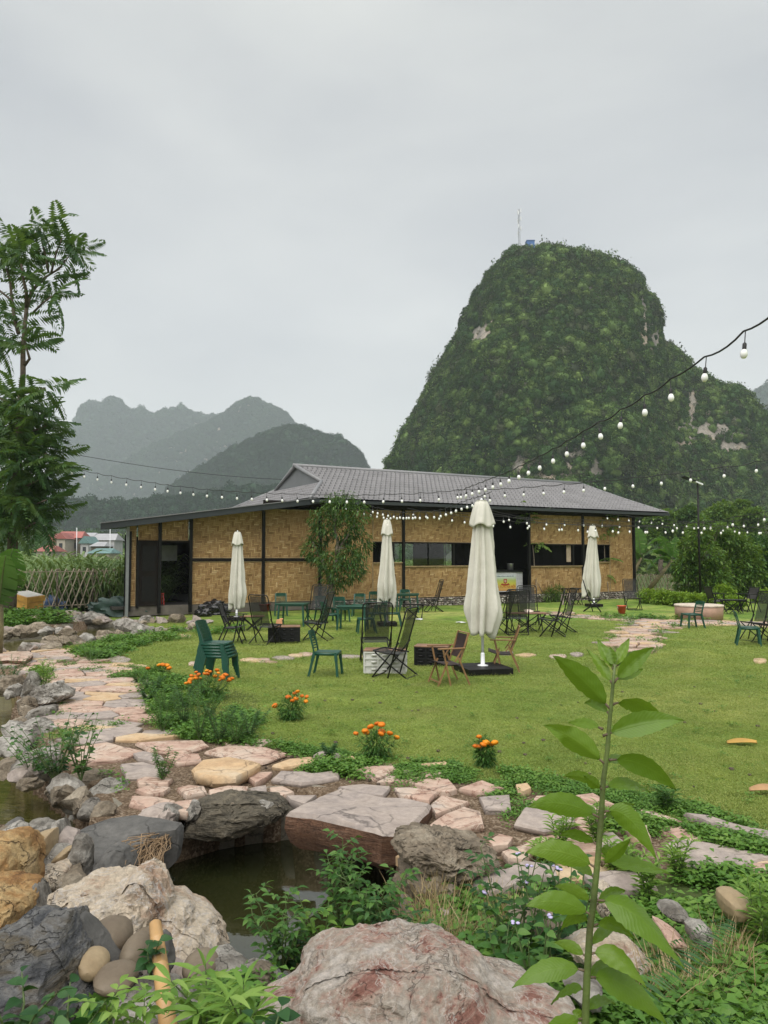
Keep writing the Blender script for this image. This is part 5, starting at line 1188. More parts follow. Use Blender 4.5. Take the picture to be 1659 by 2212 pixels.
# broom, pole, papers, bags, boxes
p = P(412, 1327); br = thing('broom', 'long handled broom standing against the bamboo wall', 'broom', p); MB().tube([(0, 0, .2), (.16, .15, 1.38)], .014, 6).build('handle', m_bamb, br, True); MB().box((0, 0, .1), (.38, .12, .2), taper=.5).build('brush', M_plain('orange_bristles', (.40, .13, .05), .8, .3, 30, .4), br)
p = P(270, 1318); sk = MB().tube([p, At(238, 1240, p.y + .6)], .016, 6).build('pole', m_bamb, None, True); tag(sk, 'long thin pale pole leaning against the left lattice fence', 'pole')
p = P(545, 1318); pb = thing('box', 'white carton with papers piled on top by the bamboo wall', 'box', p); MB().box((-.15, 0, .25), (.55, .35, .32)).build('carton', M_plain('white_carton', (.6, .6, .6), .6), pb)
for k in range(8):
    MB().box((.05 + .1 * math.sin(k * 2), 0.02 * k, .44 + .022 * k), (.75 - .05 * (k % 3), .3, .018), Matrix.Rotation(.15 * math.sin(k * 3.1), 3, 'Y') @ Matrix.Rotation(.3 * math.sin(k), 3, 'Z')).build('sheet', [M_plain('sheet_pale', (.6, .54, .45), .7), M_plain('sheet_tan', (.4, .3, .2), .7)][k % 2], pb)
def crumple(name, loc, size, seed, m, label, cat, rough=.35, rz=0, sub=4, flat=True):
    v, f = ico(sub); q = fbm(v * 2.1 + seed, 3, .6); rid = 1 - 2 * np.abs(fbm(v * 3.3 + seed * 3, 3, .6)); r = 1 + rough * .5 * q + rough * .35 * rid; V = v * r[:, None] * np.array(size)
    if flat: V[:, 2] = np.maximum(V[:, 2], -size[2] * .35) + size[2] * .35
    o = link(name, npmesh(name, V, f, m, True), None, loc, (0, 0, rz)); sharp(o.data, 50); return tag(o, label, cat)
m_tarp = M_plain('green_tarp', (.045, .085, .070), .5, .2, 4, .3); m_bag = M_plain('black_bag', (.012, .012, .013), .25, .1, 5, .3); m_blu = M_plain('blue_cloth', (.035, .07, .15), .7, .2, 4, .2)
crumple('tarpaulin', P(250, 1330), (1.0, .5, .50), 3, m_tarp, 'crumpled dark green tarpaulin heap outside the left doorway', 'tarpaulin', .5)
crumple('tarpaulin', P(290, 1322), (.7, .5, .55), 8, m_tarp, 'second green tarpaulin bundle next to the door post', 'tarpaulin', .5)
crumple('garbage_bag', P(462, 1328), (.50, .3, .36), 5, m_bag, 'black plastic garbage bag in front of the bamboo wall', 'bag', .5)
crumple('garbage_bag', P(440, 1332), (.28, .2, .24), 15, m_bag, 'small black bag left of the garbage bag', 'bag', .5)
crumple('cloth_bundle', P(110, 1329), (.5, .3, .46), 6, m_blu, 'blue cloth bundle right of the taped foam box', 'cloth', .5)
crumple('white_sack', P(330, 1322) + Vector((.05, .1, .38)), (.32, .2, .36), 9, M_plain('white_sack', (.55, .58, .62), .5), 'white plastic sack sticking out of the black crate by the door', 'bag', .5, flat=False)
cbx = make_crate(m_crate, None, (.75, .42, .30)); place(cbx, P(332, 1326), R(0), 'black crate below the white sack at the left door')
p = HW(S(349), .35, FZ); rc = thing('red_stool', 'red plastic chair just inside the left doorway', 'chair', p, HA); MB().box((0, 0, .42), (.36, .36, .03)).build('seat', m_red, rc); MB().bar((-.1, .15, .42), (-.16, .2, .95), .34, .03, (1, 0, 0)).build('backrest', m_red, rc)
for sx in (1, -1):
    for sy in (1, -1): MB().bar((sx * .14, sy * .14, .42), (sx * .17, sy * .17, 0), .04, .04, (1, 0, 0)).build('leg', m_red, rc)
p = P(57, 1338); fb = thing('foam_box', 'tall foam box wrapped in brown tape leaning on the left lawn bank', 'box', (p.x, p.y, gz(p.x, p.y) + .02), R(-28)); fb.rotation_euler = (R(4), R(9), R(-30)); fb.scale = (1.15,) * 3
m_tape = M_plain('brown_tape', (.58, .30, .07), .35, .2, 5, .1, dirt=(.42, .20, .05)); MB().box((0, 0, .28), (.75, .55, .56)).build('body', m_tape, fb, bevel=.01); MB().box((0, 0, .65), (.80, .60, .17)).build('lid', m_tape, fb, bevel=.01)
MB().box((0, 0, .74), (.74, .54, .015)).build('lid_top', M_plain('foam_white', (.62, .60, .55), .7), fb); MB().box((-.1, -.278, .22), (.2, .006, .2)).build('label_patch', M_plain('foam_white', (.62, .60, .55), .7), fb)
# leaning black frame by the tree, small litter
p = P(697, 1312); pf = thing('folded_chair', 'folded black canvas chair with wooden edges leaning on the bamboo wall', 'chair', p + Vector((0, 1.5, .2))); MB().box((0, 0, .45), (.72, .04, .6), Matrix.Rotation(-.2, 3, 'X')).build('canvas', m_black, pf)
for s_ in (-1, 1): MB().bar((s_ * .38, -.02, .1), (s_ * .38, .1, .85), .04, .04).build('wooden_edge', m_wood, pf)
# curled dry leaf / bark pieces on the lawn
for (px, py, l, lb, m) in ((1603, 1604, .34, 'yellow brown curled palm sheath lying on the right lawn', M_plain('dry_sheath', (.45, .27, .06), .7)), (1655, 1706, .3, 'orange tan dry leaf piece at the right frame edge of the lawn', M_plain('dry_leaf', (.42, .25, .12), .7))):
    p = P(px, py, .04); mb = MB(); n = 10
    for i in range(n):
        f = lambda k: (p.x - l / 2 + l * k / n, .05 * math.sin(PI * k / n) + .005, .02 * math.sin(3 * k / n)); x0, w0, z0 = f(i); x1, w1, z1 = f(i + 1)
        mb.quad((x0, p.y - w0, p.z + z0), (x1, p.y - w1, p.z + z1), (x1, p.y, p.z - .012 + z1), (x0, p.y, p.z - .012 + z0)); mb.quad((x0, p.y, p.z - .012 + z0), (x1, p.y, p.z - .012 + z1), (x1, p.y + w1, p.z + .02 + z1), (x0, p.y + w0, p.z + .02 + z0))
    o = mb.build('dry_leaf', m, None, True); tag(o, lb, 'leaf'); wd_ = o.modifiers.new('weld', 'WELD'); wd_.merge_threshold = .002; o.modifiers.new('s', 'SOLIDIFY').thickness = .006
rs = random.Random(3); k = 0      # little clods on the lawn
clod = rock_mesh('clod', (.035, .03, .018), 5, M_plain('mud', (.07, .05, .035), .9), 2, 8, .2); VV = []; FF = []
cv = np.array([v.co[:] for v in clod.vertices]); cf = np.array([p_.vertices[:] for p_ in clod.polygons])
for _ in range(60):
    p = P(rs.uniform(560, 1659), rs.uniform(1440, 1700)); VV.append(cv * rs.uniform(.3, .9) + np.array([p.x, p.y, gz(p.x, p.y) + .012])); FF.append(cf + len(cv) * k); k += 1
o = link('mud_clods', npmesh('mud_clods', np.concatenate(VV), np.concatenate(FF), clod.materials[0])); o['kind'] = 'stuff'
# white litter on the lawn
for (px, py, lb) in ((905, 1340, 'white food litter under the small dark table'), (995, 1347, 'small white scrap on the lawn left of the largest umbrella')):
    p = P(px, py); o = link('litter', sharp(rock_mesh('litter', (.16, .1, .03), px, m_wht, 2, 9, .3)), None, (p.x, p.y, .04)); tag(o, lb, 'litter')
# bamboo pole and the bottle in the foreground
p0, p1 = At(1771.4 * 0 + 335, 1994, 3.55), At(366, 2240, 3.05)
m_bpole = M_plain('bamboo_pole', (.45, .27, .11), .45, .15, 4, .1, dirt=(.34, .18, .06))
bp = MB(); d_ = p1 - p0; bp.tube([p0, p0 + d_ * .01] + [p0 + d_ * f for f in (.17, .175, .18, .42, .425, .43, .7, .705, .71, 1.0)], [.022, .027, .030, .033, .030, .032, .035, .032, .034, .037, .034, .036], 14); o = bp.build('bamboo_pole', m_bpole, None, True); tag(o, 'thick cut bamboo pole leaning upright among the pebbles', 'pole')
p = P(352, 1868, WZ); bt = thing('plastic_bottle', 'empty clear plastic bottle with blue label floating in the pond corner', 'bottle', (p.x, p.y, WZ + .03)); bt.rotation_euler = (0, R(62), R(-30))
MB().lathe([(.03, -.12), (.034, -.1), (.034, -.03)], 14).build('label_band', M_plain('blue_label', (.03, .08, .30), .3), bt, True); MB().lathe([(.033, -.03), (.033, .06), (.014, .11), (.013, .13)], 14).build('shell', M_plain('clear_plastic', (.45, .47, .45), .15), bt, True); MB().lathe([(.015, .13), (.015, .15)], 10).build('cap', m_silver, bt)
# ------------------------------------------------------------------ leaf colours
m_bark = M_plain('bark', (0.13, 0.10, 0.075), .9, .3, 9, .6)
m_barkp = M_plain('pale_bark', (0.22, 0.18, 0.14), .9, .3, 9, .5)
L_tree = M_leaf('leaf_tree', (.022, .065, .016), (.050, .115, .027), (.12, .20, .045), .28, nscale=1.2, instr=False)
L_frond = M_leaf('leaf_frond', (.028, .075, .028), (.052, .118, .038), (.12, .19, .05), .35, nscale=.35, instr=True)
L_bush = M_leaf('leaf_bush', (.032, .085, .015), (.080, .165, .028), (.18, .27, .055), .3, nscale=1.0, instr=False)
L_hedge = M_leaf('leaf_hedge', (.09, .18, .02), (.16, .28, .03), (.27, .38, .06), .35, nscale=1.0, instr=False)
L_weed = M_leaf('leaf_weed', (.030, .095, .018), (.060, .150, .030), (.11, .21, .045), .32, nscale=2.0, instr=False)
L_weedd = M_leaf('leaf_weed_dark', (.018, .065, .018), (.035, .10, .028), (.07, .15, .04), .28, nscale=2.0, instr=False)
L_lite = M_leaf('leaf_light', (.09, .19, .03), (.15, .27, .045), (.23, .35, .08), .35, nscale=2.0, instr=False)
def M_big_leaf():
    m = M_leaf('leaf_big_plant', (.085, .165, .014), (.12, .215, .018), (.17, .27, .03), .36, rough=.36, nscale=3.0, spec=.4, instr=True); n_ = m.node_tree; b = n_.nodes['Principled BSDF']; src = b.inputs['Base Color'].links[0].from_socket
    a1 = n_.nodes.new('ShaderNodeAttribute'); a1.attribute_name = 'across'; a2 = n_.nodes.new('ShaderNodeAttribute'); a2.attribute_name = 'along'
    def mth(op, a, b_, c=None):
        x = n_.nodes.new('ShaderNodeMath'); x.operation = op
        for k, v in enumerate((a, b_, c)):
            if v is None: continue
            if hasattr(v, 'is_linked'): n_.links.new(v, x.inputs[k])
            else: x.inputs[k].default_value = v
        return x.outputs[0]
    ph = mth('MULTIPLY', mth('SUBTRACT', a2.outputs['Fac'], mth('MULTIPLY', a1.outputs['Fac'], .16)), 56.0); sn = mth('POWER', mth('ABSOLUTE', mth('SINE', ph, None), None), .35)
    mr = n_.nodes.new('ShaderNodeMapRange'); mr.inputs['From Min'].default_value = .02; mr.inputs['From Max'].default_value = .10; n_.links.new(a1.outputs['Fac'], mr.inputs['Value'])
    f = mth('MULTIPLY', sn, mr.outputs[0]); rp = n_.nodes.new('ShaderNodeMixRGB'); rp.inputs[2].default_value = (1, 1, 1, 1); rp.inputs[1].default_value = (1.14, 1.10, 1.2, 1); n_.links.new(f, rp.inputs[0])
    mu_ = n_.nodes.new('ShaderNodeMixRGB'); mu_.blend_type = 'MULTIPLY'; mu_.inputs[0].default_value = 1; n_.links.new(src, mu_.inputs[1]); n_.links.new(rp.outputs[0], mu_.inputs[2]); n_.links.new(mu_.outputs[0], b.inputs['Base Color'])
    bp_ = n_.nodes.new('ShaderNodeBump'); bp_.inputs['Strength'].default_value = .22; bp_.inputs['Distance'].default_value = .002; n_.links.new(f, bp_.inputs['Height']); n_.links.new(bp_.outputs[0], b.inputs['Normal']); return m
L_big = M_big_leaf()
L_ban = M_leaf('leaf_banana', (.04, .11, .025), (.07, .17, .035), (.13, .25, .06), .35, nscale=.6, rough=.4, instr=True)
L_cane = M_leaf('leaf_cane', (.07, .14, .04), (.14, .22, .07), (.26, .34, .16), .25, nscale=.5, instr=True)
L_cover = M_leaf('leaf_cover', (.05, .13, .018), (.085, .19, .028), (.15, .26, .045), .25, nscale=3.0, instr=True)
L_grass = M_leaf('leaf_grass', (.13, .20, .034), (.215, .28, .06), (.32, .34, .10), .25, nscale=.9, instr=True)
L_dry = M_leaf('leaf_dry', (.20, .14, .07), (.32, .24, .13), (.45, .37, .22), .2, nscale=3.0, instr=True)
L_hill = M_leaf('leaf_hill', (.011, .038, .009), (.045, .100, .024), (.16, .235, .06), .12, rw=.72, iw=.10, nscale=.035, rough=.7, spec=.15)
L_hilld = M_leaf('leaf_hill_dry', (.022, .036, .016), (.055, .072, .032), (.10, .12, .055), .1, rw=.6, iw=.1, nscale=.05, rough=.7, spec=.15)
L_hill2 = M_leaf('leaf_hill_far', (.008, .030, .012), (.018, .050, .02), (.040, .080, .032), .1, iw=.1, nscale=.012, rough=.7, spec=.1)
m_stem = M_plain('green_stem', (.10, .15, .045), .6, .15, 8, .1); m_stemr = M_plain('brown_stem', (.12, .085, .05), .7, .2, 8, .2)
m_petal = M_leaf('marigold_petal', (.42, .075, .004), (.62, .16, .006), (.80, .30, .01), .1, nscale=8); m_viol = M_plain('violet_petal', (.45, .40, .62), .7, .08, 20, .2)

def branchy(mb, p0, p1, r0, r1, seed, wob=.06, n=6, sides=8):
    rs = random.Random(seed); pts = []; rad = []
    for k in range(n + 1):
        f = k / n; q = Vector(p0).lerp(Vector(p1), f); a = wob * math.sin(PI * f) * (Vector(p1) - Vector(p0)).length
        q += Vector((rs.uniform(-1, 1), rs.uniform(-1, 1), rs.uniform(-.4, .4))) * a; pts.append(q); rad.append(r0 + (r1 - r0) * f)
    mb.tube(pts, rad, sides); return pts
def leaf_cloud(lobes, n, seed, shell=.55, z=-1.0, noise_=.35):
    """points and outward directions inside a set of ellipsoids (centre, radii)"""
    rs = np.random.RandomState(seed); vol = np.array([l[1][0] * l[1][1] * l[1][2] for l in lobes]) ** .67; cnt = np.maximum(1, (n * vol / vol.sum()).astype(int)); PP, DD = [], []
    for (c, r), m in zip(lobes, cnt):
        d = rdir(rs, m, z, 1); rad = rs.uniform(shell ** 2, 1, m) ** .5; rad *= 1 + noise_ * fbm(d * 2.2 + rs.rand() * 50, 3)
        q = np.asarray(c)[None] + d * rad[:, None] * np.asarray(r)[None]; PP.append(q); DD.append(d)
    return np.concatenate(PP), np.concatenate(DD)

# ------------------------------------------------------------------ left tree with feathery fronds
def frond_mesh(name, L_, pairs, ll, lw, mat, droop, seed):
    rs = np.random.RandomState(seed); B, D, LN = [], [], []
    for k in range(pairs):
        f = .14 + .86 * k / (pairs - 1); x = L_ * f * (1 - .12 * droop * f); z = -L_ * droop * f * f; s = math.sin(PI * min(1, (f * .86 + .12))) ** .6
        for sy in (1, -1): B.append((x, 0, z)); D.append((.38 + .5 * f * f, sy * 1.0, -.35 + rs.uniform(-.15, .15))); LN.append(ll * (s * .75 + .25) * rs.uniform(.88, 1.08))
    me = leaves_mesh(name, B, D, np.array(LN), lw, mat, seed, .12, .3, 1)
    return me
fm = [frond_mesh('frond', 1.28, 14, .38, .095, L_frond, dr, k) for k, dr in enumerate((.25, .42, .62))]
TY = 25.0
tree = thing('feathery_tree', 'tall thin tree with long feathery fronds at the left frame edge', 'tree', P(22, 1338))
tb_ = tree.location.copy()
def TL(v): return Vector(v) - tb_
tk = MB(); path_ = [(22, 1340), (25, 1250), (28, 1150), (34, 1050), (42, 950), (44, 880), (46, 850)]
tk.tube([TL(At(x, y, TY)) for x, y in path_], [.19, .17, .16, .15, .14, .12, .11], 10); tk.build('trunk', m_bark, tree, True)
br_ = MB()
def brp(pts, r0, r1): n = len(pts); br_.tube([TL(At(x, y, TY + o)) for x, y, o in pts], [r0 + (r1 - r0) * k / (n - 1) for k in range(n)], 7)
brp([(46, 850, 0), (50, 810, 0), (50, 760, 0), (54, 700, 0), (58, 664, 0), (68, 630, .2), (88, 606, .4), (100, 600, .4)], .10, .035)
brp([(58, 664, 0), (57, 630, -.3), (50, 600, -.5), (46, 570, -.6)], .07, .03); brp([(68, 630, .2), (96, 600, .5), (128, 580, .6), (150, 552, .7)], .05, .02)
brp([(105, 590, .4), (100, 560, .3), (90, 520, .2), (87, 492, .1)], .04, .02); brp([(110, 592, .4), (122, 545, .2), (134, 515, 0)], .04, .02)
brp([(40, 720, 0), (32, 690, .3), (26, 650, .4), (22, 610, .5), (14, 580, .5)], .07, .03); brp([(26, 650, .4), (0, 628, .8), (-20, 610, 1)], .04, .02)
brp([(52, 790, 0), (64, 775, -.2), (55, 745, -.3)], .06, .03); brp([(46, 850, 0), (80, 845, -.6), (98, 838, -.9)], .05, .02); brp([(44, 880, 0), (0, 860, .8), (-30, 850, 1)], .07, .03); brp([(72, 675, 0), (92, 655, -.3), (112, 640, -.4)], .04, .02)
for y in (930, 990, 1040, 1090, 1130): brp([(40, y + 20, 0), (75, y, rnd.uniform(-1, .5)), (100, y - 10, rnd.uniform(-1.5, .5))], .05, .02); brp([(38, y + 10, 0), (0, y - 15, rnd.uniform(-1, 1)), (-40, y - 20, 0)], .05, .02)
br_.build('branches', m_bark, tree, True)
hubs = [(86, 489, .1, 9), (26, 512, .5, 9), (135, 510, 0, 7), (158, 540, .7, 8), (150, 560, .5, 5), (52, 549, -.6, 9), (10, 541, .6, 9), (108, 603, .4, 8), (116, 640, -.4, 9), (30, 560, 0, 6), (70, 520, .5, 5), (0, 690, .4, 8), (48, 690, -.2, 8), (4, 748, .4, 8), (52, 750, -.3, 9), (103, 838, -.9, 10),
        (-30, 560, .5, 8), (-30, 640, .8, 8), (26, 868, -.5, 8), (60, 880, .4, 7), (0, 880, .5, 8), (80, 915, -.4, 8), (30, 935, -.8, 8), (-20, 930, .5, 8), (70, 960, .3, 7), (95, 1020, -.5, 9), (110, 985, .2, 7), (45, 905, .3, 8), (80, 940, .6, 8), (110, 1100, .5, 8), (60, 1120, .2, 8), (25, 970, -.6, 8), (40, 1010, -1, 9), (0, 1000, .3, 8), (95, 1055, .3, 8), (50, 1075, -1, 9), (10, 1060, 0, 8), (-30, 1080, .5, 8),
        (85, 1110, -.6, 8), (30, 1130, -.8, 8), (-10, 1140, 0, 7), (60, 980, -1, 7), (20, 900, .2, 7), (-40, 1010, .5, 8), (60, 1040, .5, 7), (20, 1100, .6, 8), (70, 1085, .6, 7)]
for (x, y, o, n) in hubs:
    c = TL(At(x, y, TY + o)); a0 = rnd.uniform(0, 6)
    n += 3 if y > 860 else -1
    for k in range(n):
        a = a0 + 2 * PI * k / n + rnd.uniform(-.3, .3); el = rnd.uniform(-.9, .7) if k % 3 else rnd.uniform(.2, 1.15)
        s_ = rnd.uniform(.72, 1.08); ob = link('frond', fm[rnd.randrange(3)], tree, c, (rnd.uniform(-.95, .95), -el, a)); ob.scale = (s_, s_, s_)

# small tree in front of the wall
def leafy_tree(label, base, trunks, lobes, n, ll, lw, mat, seed, bark=m_bark, droop=.35, name='small_tree', cat='tree'):
    t = thing(name, label, cat, base); b = Vector(base); mb = MB()
    for k, (a, c, r0, r1) in enumerate(trunks): branchy(mb, Vector(a) - b, Vector(c) - b, r0, r1, seed + k, .05)
    mb.build('trunk', bark, t, True); PP, DD = leaf_cloud([(Vector(c) - b, r) for c, r in lobes], n, seed)
    rs = np.random.RandomState(seed); DD = DD * [1, 1, .5] + rs.normal(0, .55, DD.shape) + [0, 0, -.15]
    o = link('foliage', leaves_mesh('foliage', PP, DD, rs.uniform(.6, 1.2, len(PP)) * ll, lw, mat, seed, .25, droop, 1), t); return t
YT = 29.3; u_ = YT / 1659
bpt = P(718, 1326); lob = [(738, 1092, 30, 30), (700, 1128, 34, 34), (772, 1112, 26, 34), (745, 1140, 36, 40), (676, 1185, 26, 26), (690, 1160, 25, 25), (772, 1175, 34, 30), (742, 1235, 42, 30), (715, 1215, 32, 25), (768, 1225, 25, 18), (722, 1262, 22, 20), (755, 1200, 28, 20), (690, 1205, 26, 16), (712, 1090, 16, 22), (752, 1075, 12, 15)]
leafy_tree('bushy small tree with drooping narrow leaves before the bamboo wall', bpt, [(bpt, At(716, 1262, YT), .16, .12), (At(716, 1262, YT), At(690, 1200, YT), .09, .03), (At(716, 1262, YT), At(735, 1180, YT), .10, .05), (At(728, 1200, YT), At(724, 1110, YT), .08, .02), (At(735, 1180, YT), At(770, 1130, YT), .05, .02), (At(733, 1185, YT), At(765, 1180, YT), .04, .02), (At(690, 1200, YT), At(676, 1170, YT), .03, .01)],
           [(At(x, y, YT + rnd.uniform(-.5, .5)), (a * u_, a * u_ * 1.0, c * u_)) for x, y, a, c in lob], 5600, .20, .055, L_tree, 5, m_barkp)
# saplings with stake tripods in front of the wall
def sapling(label, px, py, top, tufts, seed, pins=True):
    base = P(px, py); b = base; t = thing('sapling', label, 'tree', base); Yb = base.y; rs = random.Random(seed); mb = MB(); tp = At(*top, Yb)
    mid = Vector((b.x, b.y, 0)).lerp(tp, .5) + Vector((rs.uniform(-.08, .08), 0, 0)); mb.tube([Vector((0, 0, 0)), mid - b, tp - b], [.035, .025, .012], 7); mb.build('trunk', m_barkp, t, True)
    k = MB(); hz = 1.15
    for a in (0.4, 2.5, 4.6): k.tube([(.62 * math.cos(a), .62 * math.sin(a), 0), (-.04 * math.cos(a), -.04 * math.sin(a), hz)], .018, 6)
    k.build('stakes', m_barkp, t, True)
    fms = frond_mesh('leaf_spray', .62, 8, .24, .085, L_bush, .45, seed)
    for (x, y, n) in tufts:
        c = At(x, y, Yb) - b
        for i in range(n):
            a = 2 * PI * i / n + rs.uniform(-.4, .4); o = link('leaf_spray', fms, t, c, (rs.uniform(-.3, .3), -rs.uniform(-.4, .5), a)); s = rs.uniform(.6, 1.1); o.scale = (s, s, s)
sapling('thin sapling tied to stakes between the second umbrella and the largest umbrella', 962, 1302, (966, 1112), [(960, 1112, 8), (985, 1108, 6), (945, 1160, 7), (972, 1165, 5), (955, 1255, 5), (975, 1100, 6)], 1)
sapling('sapling with slim trunk at the right edge of the dark doorway', 1158, 1300, (1142, 1105), [(1125, 1088, 4), (1130, 1112, 7), (1142, 1116, 5), (1163, 1173, 7), (1132, 1125, 4)], 2)
sapling('sapling with airy top beside the rightmost umbrella', 1312, 1294, (1304, 1112), [(1300, 1118, 8), (1312, 1140, 7), (1297, 1150, 5), (1325, 1115, 5), (1316, 1205, 4), (1312, 1240, 4)], 3)

# ------------------------------------------------------------------ shrubs by the building and the right side thicket
def bush(label, px, py, lobes, n, ll, lw, mat, seed, cat='bush', name='bush', dY=0):
    base = P(px, py); base.y += dY; u = base.y / 1659; LL = [(At(x, y, base.y + rnd.uniform(-.6, .6) * a * u * .5), (a * u, a * u * .8, c * u)) for x, y, a, c in lobes]; base.z = 0
    t = thing(name, label, cat, base); PP, DD = leaf_cloud([(Vector(c) - base, r) for c, r in LL], n, seed, .5); rs = np.random.RandomState(seed); k = PP[:, 2] > -0.02; PP, DD = PP[k], DD[k]
    DD = DD * [1, 1, .6] + rs.normal(0, .5, DD.shape); link('foliage', leaves_mesh('foliage', PP, DD, rs.uniform(.6, 1.25, len(PP)) * ll, lw, mat, seed, .25, .25, 1), t)
    st = MB()
    for k in range(7):
        c = Vector(LL[k % len(LL)][0]) - base; branchy(st, (rnd.uniform(-.15, .15), rnd.uniform(-.1, .1), 0), c, .035, .01, seed + k, .08, 5, 5)
    st.build('stems', m_bark, t, True); return t
bush('large leafy thicket bush nearest the lattice fence at right', 1500, 1296, [(1500, 1250, 42, 42), (1478, 1225, 26, 34), (1520, 1200, 40, 34), (1490, 1180, 26, 24), (1540, 1250, 40, 40), (1512, 1155, 24, 22), (1545, 1290, 30, 16), (1500, 1285, 30, 15)], 5200, .26, .11, L_bush, 11)
bush('leafy thicket bush in the middle of the right thicket', 1590, 1292, [(1580, 1240, 44, 46), (1600, 1190, 38, 30), (1575, 1165, 34, 22), (1620, 1230, 32, 40), (1555, 1150, 18, 22), (1600, 1270, 38, 24)], 5200, .26, .11, L_bush, 12, dY=1.0)
bush('dark leafy bush at the right frame edge', 1668, 1290, [(1660, 1235, 40, 46), (1690, 1220, 44, 50), (1640, 1180, 26, 22), (1650, 1270, 36, 22)], 4200, .26, .11, L_weedd, 13, dY=2.0)
bush('wispy tall sapling top above the right thicket', 1505, 1296, [(1500, 1140, 12, 12), (1520, 1122, 12, 10), (1555, 1140, 16, 12), (1488, 1148, 10, 10)], 500, .26, .09, L_bush, 14, dY=2)
for k, (x0, y0, w, h, lb) in enumerate([(1405, 1290, 26, 18, 'yellow green hedge shrub at the left end beside the mesh chair'), (1438, 1293, 24, 15, 'yellow green hedge shrub in front of the lattice fence'), (1470, 1296, 24, 15, 'yellow green hedge shrub right of the lattice fence end'), (1505, 1298, 24, 14, 'yellow green hedge shrub behind the round table'),
        (1536, 1300, 22, 12, 'yellow green hedge shrub behind the left black camp chair'), (1562, 1285, 22, 26, 'tall pointed yellow green shrub between the camp chairs'), (1588, 1302, 20, 12, 'low yellow green shrub behind the dark small table'), (1645, 1290, 24, 18, 'yellow green shrub at the right frame edge'), (1682, 1290, 26, 18, 'yellow green shrub just past the frame edge')]):
    bush(lb, x0, y0 + 14, [(x0, y0, w, h), (x0 - 8, y0 - 6, w * .5, h * .7), (x0 + 9, y0 - 3, w * .5, h * .8)], 1300, .16, .07, L_hedge, 30 + k, 'shrub', 'hedge_shrub')
bush('round green shrub at the wall foot left of the umbrella base row', 872, 1300, [(872, 1272, 16, 10)], 500, .18, .05, L_weedd, 41, 'shrub', 'shrub'); bush('drooping green shrub below the right window', 1200, 1300, [(1192, 1285, 18, 16), (1208, 1278, 12, 12)], 700, .3, .03, L_bush, 42, 'shrub', 'shrub')
bush('weedy bush beside the blue cloth bundle at the left fence', 165, 1322, [(168, 1300, 22, 20), (180, 1285, 14, 14), (150, 1310, 14, 10)], 700, .16, .03, L_weed, 43, 'shrub', 'shrub')

# bananas -----------------------------------------------------------
def banana_leaf(mb, base, tip, w, lift, seed, torn=True, n=16):
    rs = random.Random(seed); base, tip = Vector(base), Vector(tip); mid = (base + tip) / 2 + Vector((0, 0, lift)); side = (tip - base).cross(Vector((0, .3, 1))).normalized(); side = (side + Vector((0, rs.uniform(-.3, .3), 0))).normalized()
    def q(f): return base * (1 - f) ** 2 + mid * 2 * f * (1 - f) + tip * f * f
    for sg in (1, -1):
        for k in range(n):
            f0, f1 = .12 + .88 * k / n, .12 + .88 * (k + 1) / n; w0, w1 = w * math.sin(PI * min(1, f0 * .93 + .03)) ** .6, w * math.sin(PI * min(1, f1 * .93 + .03)) ** .6; a, b = q(f0), q(f1)
            dz = Vector((0, 0, -1)) * rs.uniform(.15, .45 if torn else .2); g = (b - a) * (rs.uniform(0, .16) if torn and rs.random() < .6 else 0)
            mb.quad(a, b, b - g + (side * sg + dz) * w1 * .5 + (b - a) * .4, a + g + (side * sg + dz) * w0 * .5 + (b - a) * .4)
    return [q(k / 8) for k in range(9)]
def banana(label, px, py, Yoff, leaves, seed):
    base = P(px, py); base.y += Yoff; Yb = base.y; t = thing('banana_plant', label, 'banana plant', (base.x, base.y, 0)); b = Vector((base.x, base.y, 0)); crown = At(leaves[0][0], leaves[0][1], Yb) - b
    MB().tube([(0, 0, 0), crown * .5, crown], [.16, .13, .07], 10).build('trunk', M_plain('banana_stem', (.20, .17, .08), .7, .3, 4, .3), t, True)
    for k, (bx_, by_, tx, ty, w, lift, dy) in enumerate(leaves):
        mb = MB(); pts = banana_leaf(mb, At(bx_, by_, Yb) - b, At(tx, ty, Yb + dy) - b, w, lift, seed + k); o = mb.build('leaf', L_ban, t, True); mr = MB(); mr.tube(pts, [.03 - .0028 * i for i in range(9)], 5); mr.build('midrib', m_stem, o, True)
banana('banana plant just right of the restaurant corner', 1384, 1290, 3, [(1385, 1205, 1376, 1140, .9, .3, 0), (1385, 1205, 1430, 1165, .6, .9, 0), (1385, 1210, 1440, 1200, .6, 1.0, 1), (1385, 1212, 1362, 1190, .6, .5, 0), (1385, 1215, 1425, 1240, .5, .9, -.5)], 60)
banana('banana plant second from the restaurant corner', 1450, 1290, 4, [(1452, 1210, 1462, 1160, .8, .2, 0), (1452, 1210, 1425, 1158, .8, .4, 0), (1452, 1215, 1405, 1195, .6, .9, 0), (1452, 1218, 1400, 1230, .6, 1.2, -1), (1452, 1218, 1490, 1215, .5, .8, 0)], 70)
banana('big banana plant at the left frame edge', -12, 1420, 0, [(0, 1300, 28, 1185, .75, .15, -.3), (-4, 1300, 44, 1240, .6, .35, -.2), (-5, 1310, 50, 1262, .35, .5, .2), (-5, 1300, -40, 1200, .7, .4, 0), (-5, 1320, 12, 1200, .6, .1, -.8)], 80)

